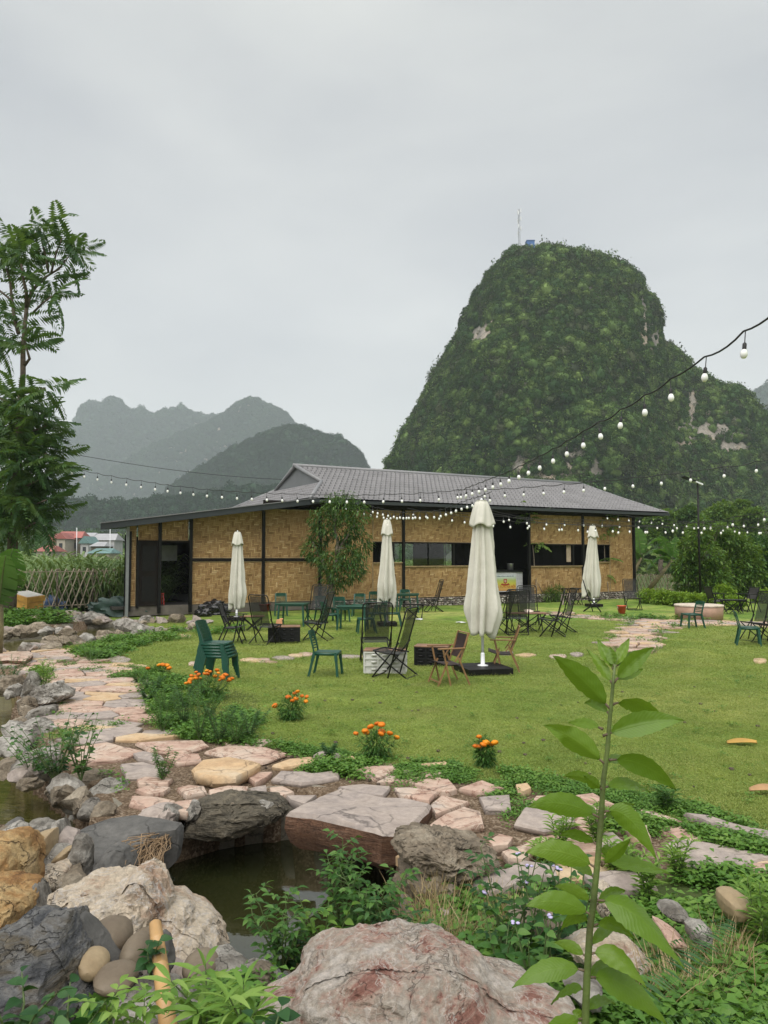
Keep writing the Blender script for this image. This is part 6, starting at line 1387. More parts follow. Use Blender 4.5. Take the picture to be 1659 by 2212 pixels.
# ------------------------------------------------------------------ tall cane field behind the left fence and behind the house
rs = np.random.RandomState(21)
def cane_proto(seed, h=1.5, n=15, mat=L_cane):
    r = np.random.RandomState(seed); B = np.stack([r.normal(0, .10, n), r.normal(0, .10, n), r.uniform(0, h * .5, n)], 1); d = rdir(r, n, .6, 1.0); d[:, 2] += .9
    return proto('cane_clump', leaves_mesh('cane_clump', B, d, r.uniform(.7, 1.2, n) * h, .045, mat, seed, .15, .75, 4))
cp_ = [cane_proto(k) for k in range(5)]
def poly_pts(poly, n, seed):
    r = np.random.RandomState(seed); a = np.array(poly); lo, hi = a.min(0), a.max(0); out = []
    while sum(len(o) for o in out) < n:
        q = r.uniform(lo, hi, (n * 2, 2)); out.append(q[poly_in(q[:, 0], q[:, 1], poly)])
    return np.concatenate(out)[:n]
q = poly_pts([(-26, 29.5), (-8.6, 29.5), (-11.5, 42), (-32, 44)], 3600, 4); hh = (1.6 + .4 * vnoise(np.stack([q[:, 0] * .5, q[:, 1] * .5, q[:, 0] * 0], -1)))
q2 = poly_pts([(-6, 43), (16, 56), (24, 75), (-12, 58)], 3000, 5); Q = np.concatenate([q, q2]); H = np.concatenate([hh, np.full(len(q2), 1.45)])
scatter('cane_field', np.column_stack([Q, np.zeros(len(Q))]), np.column_stack([rs.uniform(-.1, .1, (len(Q), 2)), rs.uniform(0, 6.3, len(Q))]), H * rs.uniform(.85, 1.2, len(Q)), cp_, rs.randint(0, 5, len(Q)))

# ------------------------------------------------------------------ lattice fences
def lattice(label, a, b, h, step, lean, seed, m):
    a, b = Vector(a), Vector(b); d = b - a; L_ = d.length; u = d / L_; t = thing('lattice_fence', label, 'fence', a, math.atan2(u.y, u.x)); rs = random.Random(seed); k = 0; s = -lean
    slat = MB().bar((0, 0, 0), (0, 0, 1), .066, .014, (1, 0, 0)).mesh('slat', m); 
    while s < L_ + lean:
        for sg in (1, -1):
            x0, x1 = s + rs.uniform(-.05, .05), s + sg * lean + rs.uniform(-.08, .08); z0, z1 = 0.0, h + rs.uniform(0, .06)
            if not (-.3 < x1 < L_ + .3 and -.3 < x0 < L_ + .3): continue
            v = Vector((x1 - x0, 0, z1 - z0)); o = link('slat', slat, t, (x0, .012 * sg, z0), (0, math.atan2(v.x, v.z), 0)); o.scale = (1, 1, v.length)
        s += step
    MB().bar((0, 0, h * .96), (L_, 0, h * .96), .03, .03).build('rail', m, t); MB().bar((0, 0.03, .12), (L_, 0.03, .12), .04, .04).build('rail', m, t)
    for k in range(4): MB().tube([(L_ * k / 3, .03, 0), (L_ * k / 3, .03, h + .05)], .035, 7).build('post', m_barkp, t, True)
m_slat = M_plain('weathered_bamboo_slat', (.50, .42, .31), .7, .3, 4, .1)
fa, fb_ = P(40, 1335), P(272, 1322); fa.z = fb_.z = .25
lattice('tall crossed bamboo lattice fence in front of the cane field', fa, fb_, 1.42, .27, .52, 2, m_slat)
fa, fb_ = P(1370, 1282), P(1480, 1281); fa.z = fb_.z = .02
lattice('low crossed bamboo lattice fence right of the restaurant', (fa.x, fa.y, .1), (fb_.x, fb_.y, .1), 1.0, .24, .42, 3, m_slat)

# ------------------------------------------------------------------ marigolds
def marigold(label, px, py, w, h, heads, seed):
    base = P(px, py); base.z = gz(base.x, base.y); u = base.y / 1659; w *= u; h *= u; t = thing('marigold_plant', label, 'flower plant', base); rs = random.Random(seed); nr = np.random.RandomState(seed)
    PP, DD = leaf_cloud([((0, 0, h * .42), (w * .42, w * .36, h * .42)), ((0, 0, h * .15), (w * .3, w * .3, h * .2))], int(900), seed, .2); DD = DD + nr.normal(0, .5, DD.shape)
    link('foliage', leaves_mesh('foliage', PP, DD, nr.uniform(.6, 1.2, len(PP)) * .07, .016, L_weed, seed, .2, .2, 1), t)
    hv, hf = ico(2); r = 1 + .16 * vnoise(hv * 4.5 + seed); hv = hv * r[:, None] * [1, 1, .62]; hm = npmesh('flower_head', hv, hf, m_petal); st = MB()
    for (fx, fy) in heads:
        x, z = (fx - .5) * w, fy * h; y = rs.uniform(-.35, .25) * w * .6; st.tube([(x * .3, y * .3, h * .2), (x * .8, y, z * .7), (x, y, z)], .0035, 5); o = link('flower_head', hm, t, (x, y, z), (rs.uniform(-.4, .4), rs.uniform(-.4, .4), 0)); s = rs.uniform(.030, .042) * (1 if base.y < 12 else 1.15); o.scale = (s, s, s)
    st.build('stems', m_stem, t, True)
def rh(n, seed, lo=.6):
    r = random.Random(seed); out = []
    for k in range(n):
        x = r.uniform(.0, 1); out.append((x, (1.02 - 1.3 * (x - .5) ** 2) * r.uniform(lo, 1.0)))
    return out
marigold('orange marigold clump in front of the green chair stack', 452, 1512, 96, 68, rh(30, 1, .72), 1)
marigold('orange marigold plant between the chair stack and the lone chair', 627, 1560, 74, 66, rh(11, 2), 2); marigold('orange marigold plant in the lawn centre at the path edge', 812, 1640, 88, 78, rh(11, 3, .7), 3)
marigold('small orange marigold plant right of the centre at the path edge', 1048, 1656, 46, 72, rh(8, 4, .62), 4); marigold('low marigold with few orange heads at the left above the weeds', 345, 1462, 52, 24, rh(7, 5, .9), 5)

# ------------------------------------------------------------------ ground cover, grass, dry grass
def tuft(name, n, r_, h, w, mat, seed, dz=1.0, droop=.35, seg=2):
    r = np.random.RandomState(seed); B = np.column_stack([r.normal(0, r_, (n, 2)), np.zeros(n)]); d = rdir(r, n, .2, 1); d[:, 2] += dz
    return proto(name, leaves_mesh(name, B, d, r.uniform(.6, 1.3, n) * h, w, mat, seed, .1, droop, seg))
gp = [tuft('grass_tuft', 34, .075, .032, .0055, L_grass, k, .5, .4, 1) for k in range(5)]
def outside(q, polys, m=0.0):
    k = np.ones(len(q), bool)
    for p_ in polys: k &= poly_dist(q[:, 0], q[:, 1], p_) > m
    return k
LAWN = [tuple(P(x, y)[:2]) for x, y in [(-100, 1425), (240, 1398), (480, 1330), (1659, 1320), (1800, 1330), (2100, 1800), (1300, 1760), (980, 1670), (600, 1620), (300, 1600), (200, 1440)]]
r = np.random.RandomState(2)
def lawnpts(n, ylo, yhi, seed):
    r = np.random.RandomState(seed); y = ylo * (yhi / ylo) ** r.rand(n); x = (r.rand(n) * 1.15 - .52) * y * 1.05; return np.column_stack([x, y])
q = lawnpts(70000, 6.0, 26, 3); q = q[outside(q, [PA, PB] + EXCL, -.02) & (pond_d(q[:, 0], q[:, 1]) > .3)]; q = q[(q[:, 0] > -6 - .25 * (q[:, 1] - 10))]
z = gz_free(q[:, 0], q[:, 1]); n = len(q)
scatter('lawn_grass', np.column_stack([q, z]), np.column_stack([r.uniform(-.15, .15, (n, 2)), r.uniform(0, 6.3, n)]), np.column_stack([np.clip(q[:, 1] / 9, 1, 2.2)] * 2 + [np.clip(q[:, 1] / 14, .8, 1.1) * r.uniform(.7, 1.2, n)]), gp, r.randint(0, 5, n))
def clover(seed, h=.035, n=26, rad=.06, ls=.03, mat=L_cover):
    r = np.random.RandomState(seed); B = np.column_stack([r.normal(0, rad, (n, 2)), r.uniform(.2, 1, n) * h]); d = rdir(r, n, -.1, .6); return proto('cover_sprig', leaves_mesh('cover_sprig', B, d, r.uniform(.6, 1.2, n) * ls, ls * .6, mat, seed, .15, .2, 1))
cv_ = [clover(k) for k in range(4)] + [clover(k + 10, .09, 30, .06, .05) for k in range(2)] + [tuft('weed_grass', 18, .03, .11, .007, L_cover, 31, 1.0, .5, 2)]
COV = [([(845, 1668), (900, 1652), (1010, 1650), (1030, 1670), (1000, 1700), (900, 1705), (860, 1690)], 800, .75), ([(1080, 1665), (1290, 1700), (1500, 1740), (1659, 1800), (1659, 1820), (1500, 1770), (1290, 1728), (1110, 1692)], 1300, .7),
       ([(1350, 1765), (1500, 1790), (1659, 1838), (1640, 1858), (1480, 1826), (1370, 1800), (1310, 1790)], 1300, .85), ([(1390, 1900), (1500, 1900), (1690, 1880), (1900, 2150), (1800, 2400), (1300, 2300), (1330, 2060), (1400, 1990)], 3200, 1.25), ([(310, 1452), (420, 1480), (560, 1560), (640, 1620), (560, 1618), (360, 1590), (325, 1530)], 2200, 1.2),
       ([(-40, 1345), (160, 1340), (150, 1362), (60, 1370), (-60, 1372)], 1500, 3.0), ([(150, 1405), (260, 1375), (330, 1385), (260, 1415), (200, 1430)], 900, 1.6), ([(210, 1442), (320, 1442), (300, 1470), (240, 1474)], 160, .9), ([(620, 1655), (760, 1650), (840, 1660), (800, 1690), (680, 1672)], 420, 1.0),
       ([(1040, 1690), (1120, 1700), (1110, 1760), (1070, 1755)], 150, 1.0), ([(560, 1600), (660, 1615), (860, 1645), (820, 1650), (640, 1632)], 500, .7), ([(900, 1900), (1250, 1880), (1400, 1960), (1300, 2300), (950, 2300), (860, 2080)], 1500, 1.3), ([(-60, 2130), (200, 2120), (560, 2180), (560, 2350), (-60, 2350)], 900, 1.2),
       ([(60, 1450), (120, 1452), (110, 1475), (70, 1470)], 60, 1.4), ([(1060, 1745), (1180, 1740), (1250, 1790), (1120, 1790)], 60, 1.0), ([(300, 1370), (520, 1352), (520, 1362), (330, 1388)], 300, 1.8), ([(1300, 1330), (1480, 1338), (1500, 1342), (1300, 1336)], 120, 1.8)]
PP, SC = [], []
for k, (poly, n, s) in enumerate(COV):
    w_ = [tuple(P(x, y)[:2]) for x, y in poly]; q = poly_pts(w_, n, k + 3); nz = vnoise(np.column_stack([q * 2.2, q[:, 0] * 0])); kk = nz > -.35; q = q[kk]; PP.append(q); SC.append(np.full(len(q), s) * (.8 + .4 * nz[kk]))
# weeds creeping in the joints of the paving and along its rim
q = poly_pts(PA, 2600, 77); d = poly_dist(q[:, 0], q[:, 1], PA); nz = vnoise(np.column_stack([q * 1.1, q[:, 0] * 0 + 5])); k = ((d > -.18) & (nz > -.1)) | (nz > .66); PP.append(q[k]); SC.append(np.full(k.sum(), .8))
q = poly_pts(PB, 500, 78); d = poly_dist(q[:, 0], q[:, 1], PB); k = (d > -.2) | (np.random.RandomState(3).rand(len(q)) < .04); PP.append(q[k]); SC.append(np.full(k.sum(), 1.3))
PP = np.concatenate(PP); SC = np.concatenate(SC); k = (pond_d(PP[:, 0], PP[:, 1]) > .15) & (outside(PP, EXCL, .02)); PP, SC = PP[k], SC[k]; n = len(PP); r = np.random.RandomState(9)
lw_ = lawnpts(420, 6.5, 24, 31); kk = outside(lw_, [PA, PB] + EXCL, .1) & (pond_d(lw_[:, 0], lw_[:, 1]) > .5) & (lw_[:, 0] > -5); lw_ = lw_[kk]; PP = np.concatenate([PP, lw_]); SC = np.concatenate([SC, np.full(len(lw_), .6)]); n = len(PP)
idx = r.choice(7, n, p=[.2, .2, .2, .16, .07, .07, .1]); scatter('ground_cover', np.column_stack([PP, gz_free(PP[:, 0], PP[:, 1]) + .005]), np.column_stack([r.uniform(-.2, .2, (n, 2)), r.uniform(0, 6.3, n)]), SC * r.uniform(.7, 1.3, n), cv_, idx)

dry = [tuft('dry_tuft', 22, .035, .30, .004, L_dry, 41 + k, 1.6, .25, 3) for k in range(2)] + [tuft('green_tuft', 20, .035, .22, .005, L_weed, 44, 1.4, .4, 3), tuft('fallen_stalks', 16, .05, .34, .0035, L_dry, 45, .1, .35, 3)]
DP_ = []; 
for poly, n in (([(850, 1990), (930, 1930), (1060, 1940), (1140, 1990), (1100, 2080), (880, 2090)], 130), ([(1400, 2100), (1659, 2080), (1659, 2300), (1350, 2300)], 60)): DP_.append(poly_pts([tuple(P(x, y)[:2]) for x, y in poly], n, n))
q = np.concatenate(DP_); n = len(q); scatter('dry_grass', np.column_stack([q, gz_free(q[:, 0], q[:, 1])]), np.column_stack([r.uniform(-.35, .35, (n, 2)), r.uniform(0, 6.3, n)]), r.uniform(.6, 1.3, n), dry, r.choice(4, n, p=[.35, .3, .3, .05]))
# dead roots hanging over the near pond rim
mb = MB(); rs2 = random.Random(5)
for k in range(70):
    a = At(rs2.uniform(320, 372), rs2.uniform(1798, 1822), 6.0); b = At(rs2.uniform(225, 350), rs2.uniform(1862, 1900), 5.35 + rs2.uniform(-.15, .2)); m = (a + b) / 2 + Vector((rs2.uniform(-.12, .12), rs2.uniform(-.2, .05), rs2.uniform(-.05, .12))); mb.tube([a, m, b], [.0025, .003, .0015], 4, False)
o = mb.build('dead_roots', m_stemr, None, True); o.data.materials[0] = M_plain('dry_root', (.30, .20, .11), .8, .2, 8, 0); o['kind'] = 'stuff'

# ------------------------------------------------------------------ single weeds
def weed(label, px, py, z, h, kind, seed, spread=.14, stems=4, mat=None, Y=None, flowers=0):
    base = P(px, py, z) if Y is None else At(px, py, Y); t = thing('weed_plant', label, 'plant', base); r = np.random.RandomState(seed); st = MB(); PP, DD, LL, WW = [], [], [], []; mat = mat or L_weed; tips = []
    for k in range(stems):
        a = 2 * PI * k / stems + r.uniform(-.5, .5); tip = Vector((math.cos(a) * spread * r.uniform(.4, 1.1), math.sin(a) * spread * r.uniform(.4, 1.0), h * r.uniform(.7, 1.05))); mid = tip * .5 + Vector((r.uniform(-.02, .02), r.uniform(-.02, .02), h * .06)); pts = [Vector((0, 0, 0)), mid, tip]; st.tube(pts, [.005, .004, .002], 5, False); tips.append(tip)
        nn = {'broad': 9, 'lance': 16, 'compound': 11, 'fine': 26, 'palm': 10, 'star': 9}[kind]
        for i in range(nn):
            f = .18 + .82 * i / (nn - 1); q = mid * 2 * f * (1 - f) + tip * f * f; a2 = i * 2.4 + k; up = .35 if kind != 'lance' else .7
            if kind == 'broad': PP.append(q); DD.append((math.cos(a2), math.sin(a2), up)); LL.append(.085 * (1.15 - .5 * f) * r.uniform(.8, 1.2)); WW.append(.05 * (1.15 - .4 * f))
            elif kind == 'lance':
                for e in range(2): PP.append(q); DD.append((math.cos(a2 + e * 3.1), math.sin(a2 + e * 3.1), up)); LL.append(.105 * (1.2 - .5 * abs(f - .6)) * r.uniform(.8, 1.1)); WW.append(.017)
            elif kind == 'star':
                for e in range(2): PP.append(q); DD.append((math.cos(a2 + e * 3.1), math.sin(a2 + e * 3.1), .5)); LL.append(.15 * (1.2 - .6 * abs(f - .7)) * r.uniform(.8, 1.1)); WW.append(.021)
            elif kind == 'fine':
                for e in range(3): PP.append(q); DD.append((math.cos(a2 + e), math.sin(a2 + e), up + r.uniform(-.4, .4))); LL.append(.05 * r.uniform(.6, 1.2)); WW.append(.010)
            else:   # compound: leaflets along a petiole
                d = Vector((math.cos(a2), math.sin(a2), .45)).normalized(); pl_ = .085 * r.uniform(.8, 1.2); s_ = d.cross(Vector((0, 0, 1))).normalized(); e_ = q + d * pl_; st.tube([q, e_], [.002, .001], 4, False)
                for (u, v) in ((.45, 1), (.45, -1), (.75, 1), (.75, -1), (1, 0)): PP.append(q + d * pl_ * u); DD.append(tuple(d * (.55 if v else 1) + s_ * v * .8 + Vector((0, 0, r.uniform(-.2, .1))))); LL.append(.052 * r.uniform(.8, 1.15) * (1.2 if not v else 1)); WW.append(.024)
    link('foliage', leaves_mesh('foliage', PP, DD, np.array(LL), np.array(WW), mat, seed, .18, .35, 3), t); st.build('stems', m_stem, t, True)
    if flowers:
        hv, hf = ico(2); hm = npmesh('flower', hv * (1 + .25 * vnoise(hv * 7))[:, None] * [1, 1, .6], hf, m_viol)
        for k in range(flowers):
            tp = tips[k % len(tips)]
            for e in range(3): o = link('flower', hm, t, tp + Vector((r.uniform(-.014, .014), r.uniform(-.014, .014), .012 + r.uniform(0, .01)))); s = r.uniform(.007, .010); o.scale = (s, s, s)
    return t
weed('leafy compound weed leftmost of the pond bank clump', 610, 2100, -.02, .40, 'compound', 1, .18, 5, L_weed); weed('tall compound leafed weed reaching over the pond water', 742, 2040, -.05, .62, 'compound', 2, .13, 5, L_weed)
weed('broad leafed weed in front of the tall pond bank weed', 700, 2090, 0, .36, 'broad', 3, .16, 5, L_lite); weed('dark dense weed at the water edge beside the veined boulder', 630, 2100, -.08, .22, 'broad', 4, .12, 5, L_weedd)
weed('compound leafed weed behind the veined boulder left of the dry grass', 800, 2060, 0, .44, 'compound', 5, .2, 7, L_weed); weed('low compound weed behind the veined boulder top', 860, 2100, .02, .30, 'compound', 6, .2, 6, L_weedd)
weed('dark stemmed weed standing beside the dry grass', 1095, 2090, .05, .62, 'compound', 7, .18, 3, L_weedd)
weed('violet flowered weed right of the dry grass', 1130, 2090, .08, .52, 'broad', 8, .18, 6, L_weed, flowers=4); weed('violet flowered weed close to the tall plant', 1190, 2110, .12, .50, 'broad', 9, .16, 6, L_weedd, flowers=3)
weed('broad leafed weed with violet buds below the tall plant leaves', 1165, 2180, .18, .38, 'broad', 10, .15, 6, L_weed, flowers=3); weed('dark leafy weed behind the tall plant stem', 1240, 2075, .1, .55, 'broad', 11, .16, 5, L_weedd)
weed('leafy weed under the left leaf of the tall plant', 1080, 2140, .1, .36, 'broad', 18, .16, 5, L_weed)
for k, (x, y, h, lb) in enumerate([(1215, 1850, .30, 'light green spiky weed beside the flagstone edge left of the tall plant'), (1180, 1880, .22, 'light spiky weed below the tufa rock'), (1400, 1960, .30, 'light green spiky weed right of the tall plant stem'), (1360, 1925, .30, 'light green star shaped weed close behind the tall plant'),
        (1330, 1900, .25, 'smaller light spiky weed behind the tall plant'), (1655, 2080, .42, 'tall light spiky weed at the right frame edge'), (1625, 2020, .30, 'light spiky weed left of the right edge weed'), (1465, 1900, .26, 'feathery light weed at the slab corner'), (1440, 1755, .22, 'upright spiky weed at the lawn edge'), (1290, 1830, .3, 'light spiky weed at the dark slab corner')]):
    weed(lb, x, y, gz(*P(x, y)[:2]), h, 'lance', 20 + k, .10, 5, L_lite if k != 8 else L_weed)
weed('bright star shaped weed at the bottom left of the veined boulder', 448, 2240, 0, .20, 'star', 40, .12, 4, L_lite, Y=2.75); weed('bright star shaped weed further left at the bottom', 530, 2262, 0, .18, 'star', 41, .10, 3, L_lite, Y=2.6); weed('compound leafed weed at the bottom beside the bamboo pole', 262, 2262, 0, .20, 'compound', 42, .12, 2, L_lite, Y=2.7)
weed('thin leafy sprig in the lower left corner', 30, 2270, 0, .26, 'broad', 43, .2, 3, L_weedd, Y=2.6); weed('leafy sprig at the left frame edge by the orange boulder', -5, 2130, 0, .30, 'broad', 44, .12, 3, L_weed, Y=3.6); weed('small leafy sprig over the blue grey boulder base', 150, 2290, 0, .22, 'broad', 45, .14, 3, L_weedd, Y=2.6)
weed('small weed growing among the brown pebbles', 325, 2115, 0, .16, 'broad', 46, .04, 2, L_weedd, Y=3.35); weed('broad leaved seedling at the bottom frame edge', 590, 2300, 0, .12, 'broad', 47, .10, 4, L_weedd, Y=2.1)
weed('leafy weed bush growing on the pond rock at left', 120, 1690, .05, .62, 'broad', 50, .45, 16, L_weedd); weed('bright leafy weed on the mossy rock', 175, 1690, .05, .6, 'broad', 51, .3, 10, L_weed); weed('leafy weed hanging to the left pond', 70, 1680, -.05, .4, 'broad', 52, .3, 8, L_weed)
weed('yellow green sprig on the pond bank beside the upright grey rock', 96, 1500, .02, .55, 'lance', 53, .16, 7, L_lite); weed('dark grassy weed clump at the left path edge', 18, 1482, .02, .5, 'fine', 54, .4, 9, L_weedd)
for k, (x, y, h) in enumerate([(330, 1500, .3), (355, 1540, .35), (395, 1570, .5), (430, 1600, .62), (472, 1608, .5), (510, 1612, .4), (400, 1530, .35), (350, 1580, .35), (318, 1520, .25), (450, 1560, .4), (540, 1600, .35), (300, 1480, .25)]):
    weed(['feathery weed at the upper left of the weed bed by the marigolds', 'feathery weed at the left edge of the weed bed', 'dense feathery weed in the weed bed centre', 'tall dark feathery weed at the path edge', 'tall feathery weed right of the weed bed centre', 'tall feathery weed at the right of the weed bed',
          'feathery weed below the marigold clump', 'low feathery weed at the path corner', 'low feathery weed at the path rim', 'feathery weed between marigold clump and tall weeds', 'thin feathery weed at the right end of the bed', 'lowest feathery weed at the bed start by the flagstones'][k], x, y, 0, h, 'fine', 60 + k, .24, 8, L_weed if k % 2 else L_weedd)
weed('grassy weed at the yellow slab', 350, 1690, .02, .3, 'fine', 80, .15, 5, L_weed); weed('small weed between the lawn stones', 712, 1640, .02, .16, 'fine', 81, .1, 5, L_weedd); weed('leafy clump at the lawn side of the left path', 195, 1430, .0, .4, 'fine', 82, .5, 9, L_weed)
# palm like frond low at the right
mb_ = frond_mesh('palm_frond', .62, 34, .13, .010, L_weedd, .12, 5)
for (x, y, Y_, rz, ry, lb) in ((1330, 2150, 2.9, .5, -.35, 'long narrow palm frond right of the veined boulder'), (1345, 2200, 2.7, -.15, -.15, 'lower palm frond in the bottom right weeds')):
    o = link('palm_frond', mb_, None, At(x, y, Y_), (0, ry, rz)); tag(o, lb, 'plant')

# ------------------------------------------------------------------ the tall plant at right, near the camera
PY = 1.38; pb_ = At(1258, 2420, PY); plant = thing('tall_leafy_plant', 'tall upright plant with large toothed leaves closest to the camera at right', 'plant', pb_)
sp = [(1258, 2420), (1264, 2212), (1268, 2110), (1274, 2010), (1283, 1940), (1292, 1850), (1299, 1760), (1303, 1690), (1312, 1620), (1318, 1545), (1324, 1480), (1328, 1435)]
rad = [.0070, .0067, .0064, .0060, .0056, .0053, .0050, .0046, .0041, .0036, .0030, .0024]
MB().tube([At(x, y, PY) - pb_ for x, y in sp], rad, 12).build('stem', M_plain('plant_stem', (.10, .14, .035), .55, .25, 20, .2, dirt=(.09, .06, .035)), plant, True)
def big_leaf(b, tip, wpx, arch, dy, seed, curl=.25, base_dy=0, roll=0.0):
    """leaf from picture base to tip; arch lifts the middle (m), dy how far the tip goes back (+) or forward (-)"""
    b0 = At(*b, PY) - pb_; t0 = At(*tip, PY + dy) - pb_; mid = (b0 + t0) / 2 + Vector((0, 0, arch)); N = 14; lpx = math.hypot(tip[0] - b[0], tip[1] - b[1]); w = min(wpx * 1.0, max(.27 * lpx, 22)) * PY / 1659; arch = arch * 1.3
    ax = (t0 - b0).normalized(); vd = ((b0 + t0) / 2 + pb_ - Vector((0, 0, EZ))).normalized(); side = ax.cross(vd).normalized(); side = (Matrix.Rotation(roll, 3, ax) @ side)
    def q(f): return b0 * (1 - f) ** 2 + mid * 2 * f * (1 - f) + t0 * f * f
    V, F = [], []; cols = [-1, -.66, -.33, 0, .33, .66, 1]
    for k in range(N + 1):
        f = .10 + .90 * k / N; c = q(f); dq = (q(min(1, f + .02)) - q(f - .02)).normalized(); side = Matrix.Rotation(.035 * math.sin(seed * 1.7), 3, dq) @ side; s = (side - dq * side.dot(dq)).normalized(); u = s.cross(dq).normalized()
        if u.z < 0: u = -u
        ff = k / N; ww = w * (math.sin(PI * min(1, ff ** .74)) ** .95) * .55
        for j, cc in enumerate(cols):
            e = (1 + (.05 if (k % 2) else -.03) * (abs(cc) > .9)); h = curl * ww * abs(cc) ** 1.2 + .0016 * math.sin(k * 2.2 + abs(cc) * 5) - (.0012 if abs(cc) < .1 else 0); V.append(tuple(c + s * cc * ww * e + u * h))
    m = len(cols)
    for k in range(N):
        for j in range(m - 1): F.append((k * m + j, k * m + j + 1, (k + 1) * m + j + 1, (k + 1) * m + j))
    na_ = N + 1; me = npmesh('leaf', np.array(V), np.array(F), L_big, True, {'across': ('POINT', np.tile(np.abs(cols), na_)), 'along': ('POINT', np.repeat(np.arange(na_) / N, m))}); o = link('leaf', me, plant)
    pt = MB(); pt.tube([q(0), q(.05), q(.11)], [.0028, .0022, .0018], 6); pt.build('petiole', m_stemr, o, True)
LV = [((1326, 1475), (1414, 1398), 84, .012, -.02, .3), ((1324, 1478), (1268, 1402), 44, .0, .03, .35), ((1322, 1536), (1194, 1416), 74, .012, .0, .35), ((1328, 1440), (1392, 1404), 30, .0, .05, .3), ((1327, 1440), (1318, 1398), 26, .0, .02, .3),
      ((1322, 1522), (1444, 1572), 40, .04, .04, -.3), ((1302, 1590), (1478, 1556), 46, .016, -.02, .3), ((1302, 1575), (1226, 1562), 36, .01, .07, .1), ((1310, 1654), (1174, 1566), 52, .018, -.01, .4), ((1316, 1642), (1462, 1708), 40, .035, .02, -.25),
      ((1302, 1703), (1406, 1712), 44, .022, .05, .2), ((1296, 1699), (1216, 1678), 44, .018, .06, .1), ((1300, 1705), (1262, 1675), 36, .0, -.05, .3), ((1297, 1768), (1140, 1744), 50, .030, -.02, -.25), ((1304, 1754), (1418, 1856), 60, .055, -.02, -.35),
      ((1292, 1826), (1208, 1806), 60, .02, .05, -.2), ((1292, 1878), (1134, 1842), 46, .030, -.01, -.2), ((1300, 1870), (1362, 1812), 70, -.002, -.06, .35), ((1298, 1862), (1448, 1888), 32, .012, .06, .1),
      ((1282, 1980), (1134, 1958), 44, .032, -.02, -.25), ((1283, 1950), (1198, 1914), 58, .012, .05, -.2), ((1286, 1945), (1478, 2092), 78, .060, -.04, -.3), ((1282, 2000), (1370, 2030), 44, .03, .05, .1), ((1266, 2098), (1106, 2134), 42, .034, -.02, -.2),
      ((1268, 2068), (1196, 2036), 54, .012, .04, -.2), ((1272, 2062), (1396, 2134), 60, .045, -.03, -.25), ((1268, 2112), (1442, 2215), 56, .05, .02, -.25), ((1262, 2212), (1236, 2186), 26, .01, .01, .2), ((1262, 2200), (1150, 2290), 50, .03, 0, -.2), ((1327, 1450), (1290, 1380), 34, .0, .04, .35), ((1326, 1445), (1360, 1378), 36, .0, .02, .35), ((1325, 1470), (1390, 1445), 40, .0, .06, .3), ((1318, 1545), (1262, 1520), 34, .02, .06, .2),
      ((1305, 1650), (1362, 1640), 34, .01, .08, .2), ((1296, 1780), (1232, 1740), 40, .02, .08, .2), ((1300, 1770), (1372, 1738), 42, .01, .08, .2), ((1290, 1840), (1352, 1880), 44, .03, .07, -.2), ((1286, 1900), (1226, 1872), 40, .02, .09, .2), ((1284, 1960), (1352, 1925), 46, .02, .09, .2),
      ((1278, 1990), (1210, 2010), 44, .03, .07, -.2), ((1272, 2050), (1338, 2000), 48, .02, .09, .2), ((1268, 2120), (1330, 2080), 46, .02, .08, .2), ((1266, 2140), (1190, 2170), 46, .03, .06, -.2), ((1262, 2190), (1330, 2170), 48, .03, .08, .1)]
for k, (b, tp, w_, ar, dy, cu_) in enumerate(LV): big_leaf(b, tp, w_, ar, dy, k, cu_, roll=rnd.uniform(-.55, .55))
# ------------------------------------------------------------------ karst hills
m_hillrock = M_rock('karst_rock', [(.3, (.13, .12, .10)), (.5, (.30, .27, .23)), (.7, (.46, .36, .26))], .12, bump=.3, speck=.4)
clumps = []
for k in range(6):
    r = np.random.RandomState(90 + k); cv0, cf0 = ico(2); rr_ = .78 * (1 + .30 * fbm(cv0 * 1.7 + k * 9, 3)); core = cv0 * rr_[:, None] * [1, 1, .9]; n = 360; d = rdir(r, n, -.3, 1)
    q = d * (.82 * (1 + .30 * fbm(d * 1.7 + k * 9, 3)))[:, None] * [1, 1, .9]; dd = d * .7 + r.normal(0, .6, d.shape); lm = leaves_mesh('tree_clump', q, dd, r.uniform(.13, .26, n), .13, L_hill, k, .2, .2, 1)
    lv = np.array([v.co[:] for v in lm.vertices]); lf = np.array([p_.vertices[:] for p_ in lm.polygons]); clumps.append(npmesh('tree_clump', np.concatenate([lv, core]), np.concatenate([lf, cf0 + len(lv)]), L_hill))
clump_o = [proto('tree_clump', m) for m in clumps]
for k, (nl_, ll_, mt_l) in enumerate([(130, .34, L_hill), (120, .40, L_hilld), (110, .42, L_hill)]):     # looser, ragged crowns
    r = np.random.RandomState(140 + k); d = rdir(r, nl_, -.3, 1); q = d * (1 + .3 * fbm(d * 1.8 + k * 7, 3))[:, None] * r.uniform(.5, 1.1, nl_)[:, None] * [.9, .9, 1.25]; clump_o.append(proto('tree_clump', leaves_mesh('tree_clump', q, d * .8 + r.normal(0, .6, d.shape), r.uniform(.6, 1.2, nl_) * ll_, .2, mt_l, k, .2, .3, 1)))
m2 = clumps[2].copy(); m2.materials.clear(); m2.materials.append(L_hilld); clump_o.append(proto('tree_clump', m2))
cl2 = []
for m in clumps[:4]:
    m2 = m.copy(); m2.materials.clear(); m2.materials.append(L_hill2); cl2.append(proto('tree_clump', m2))
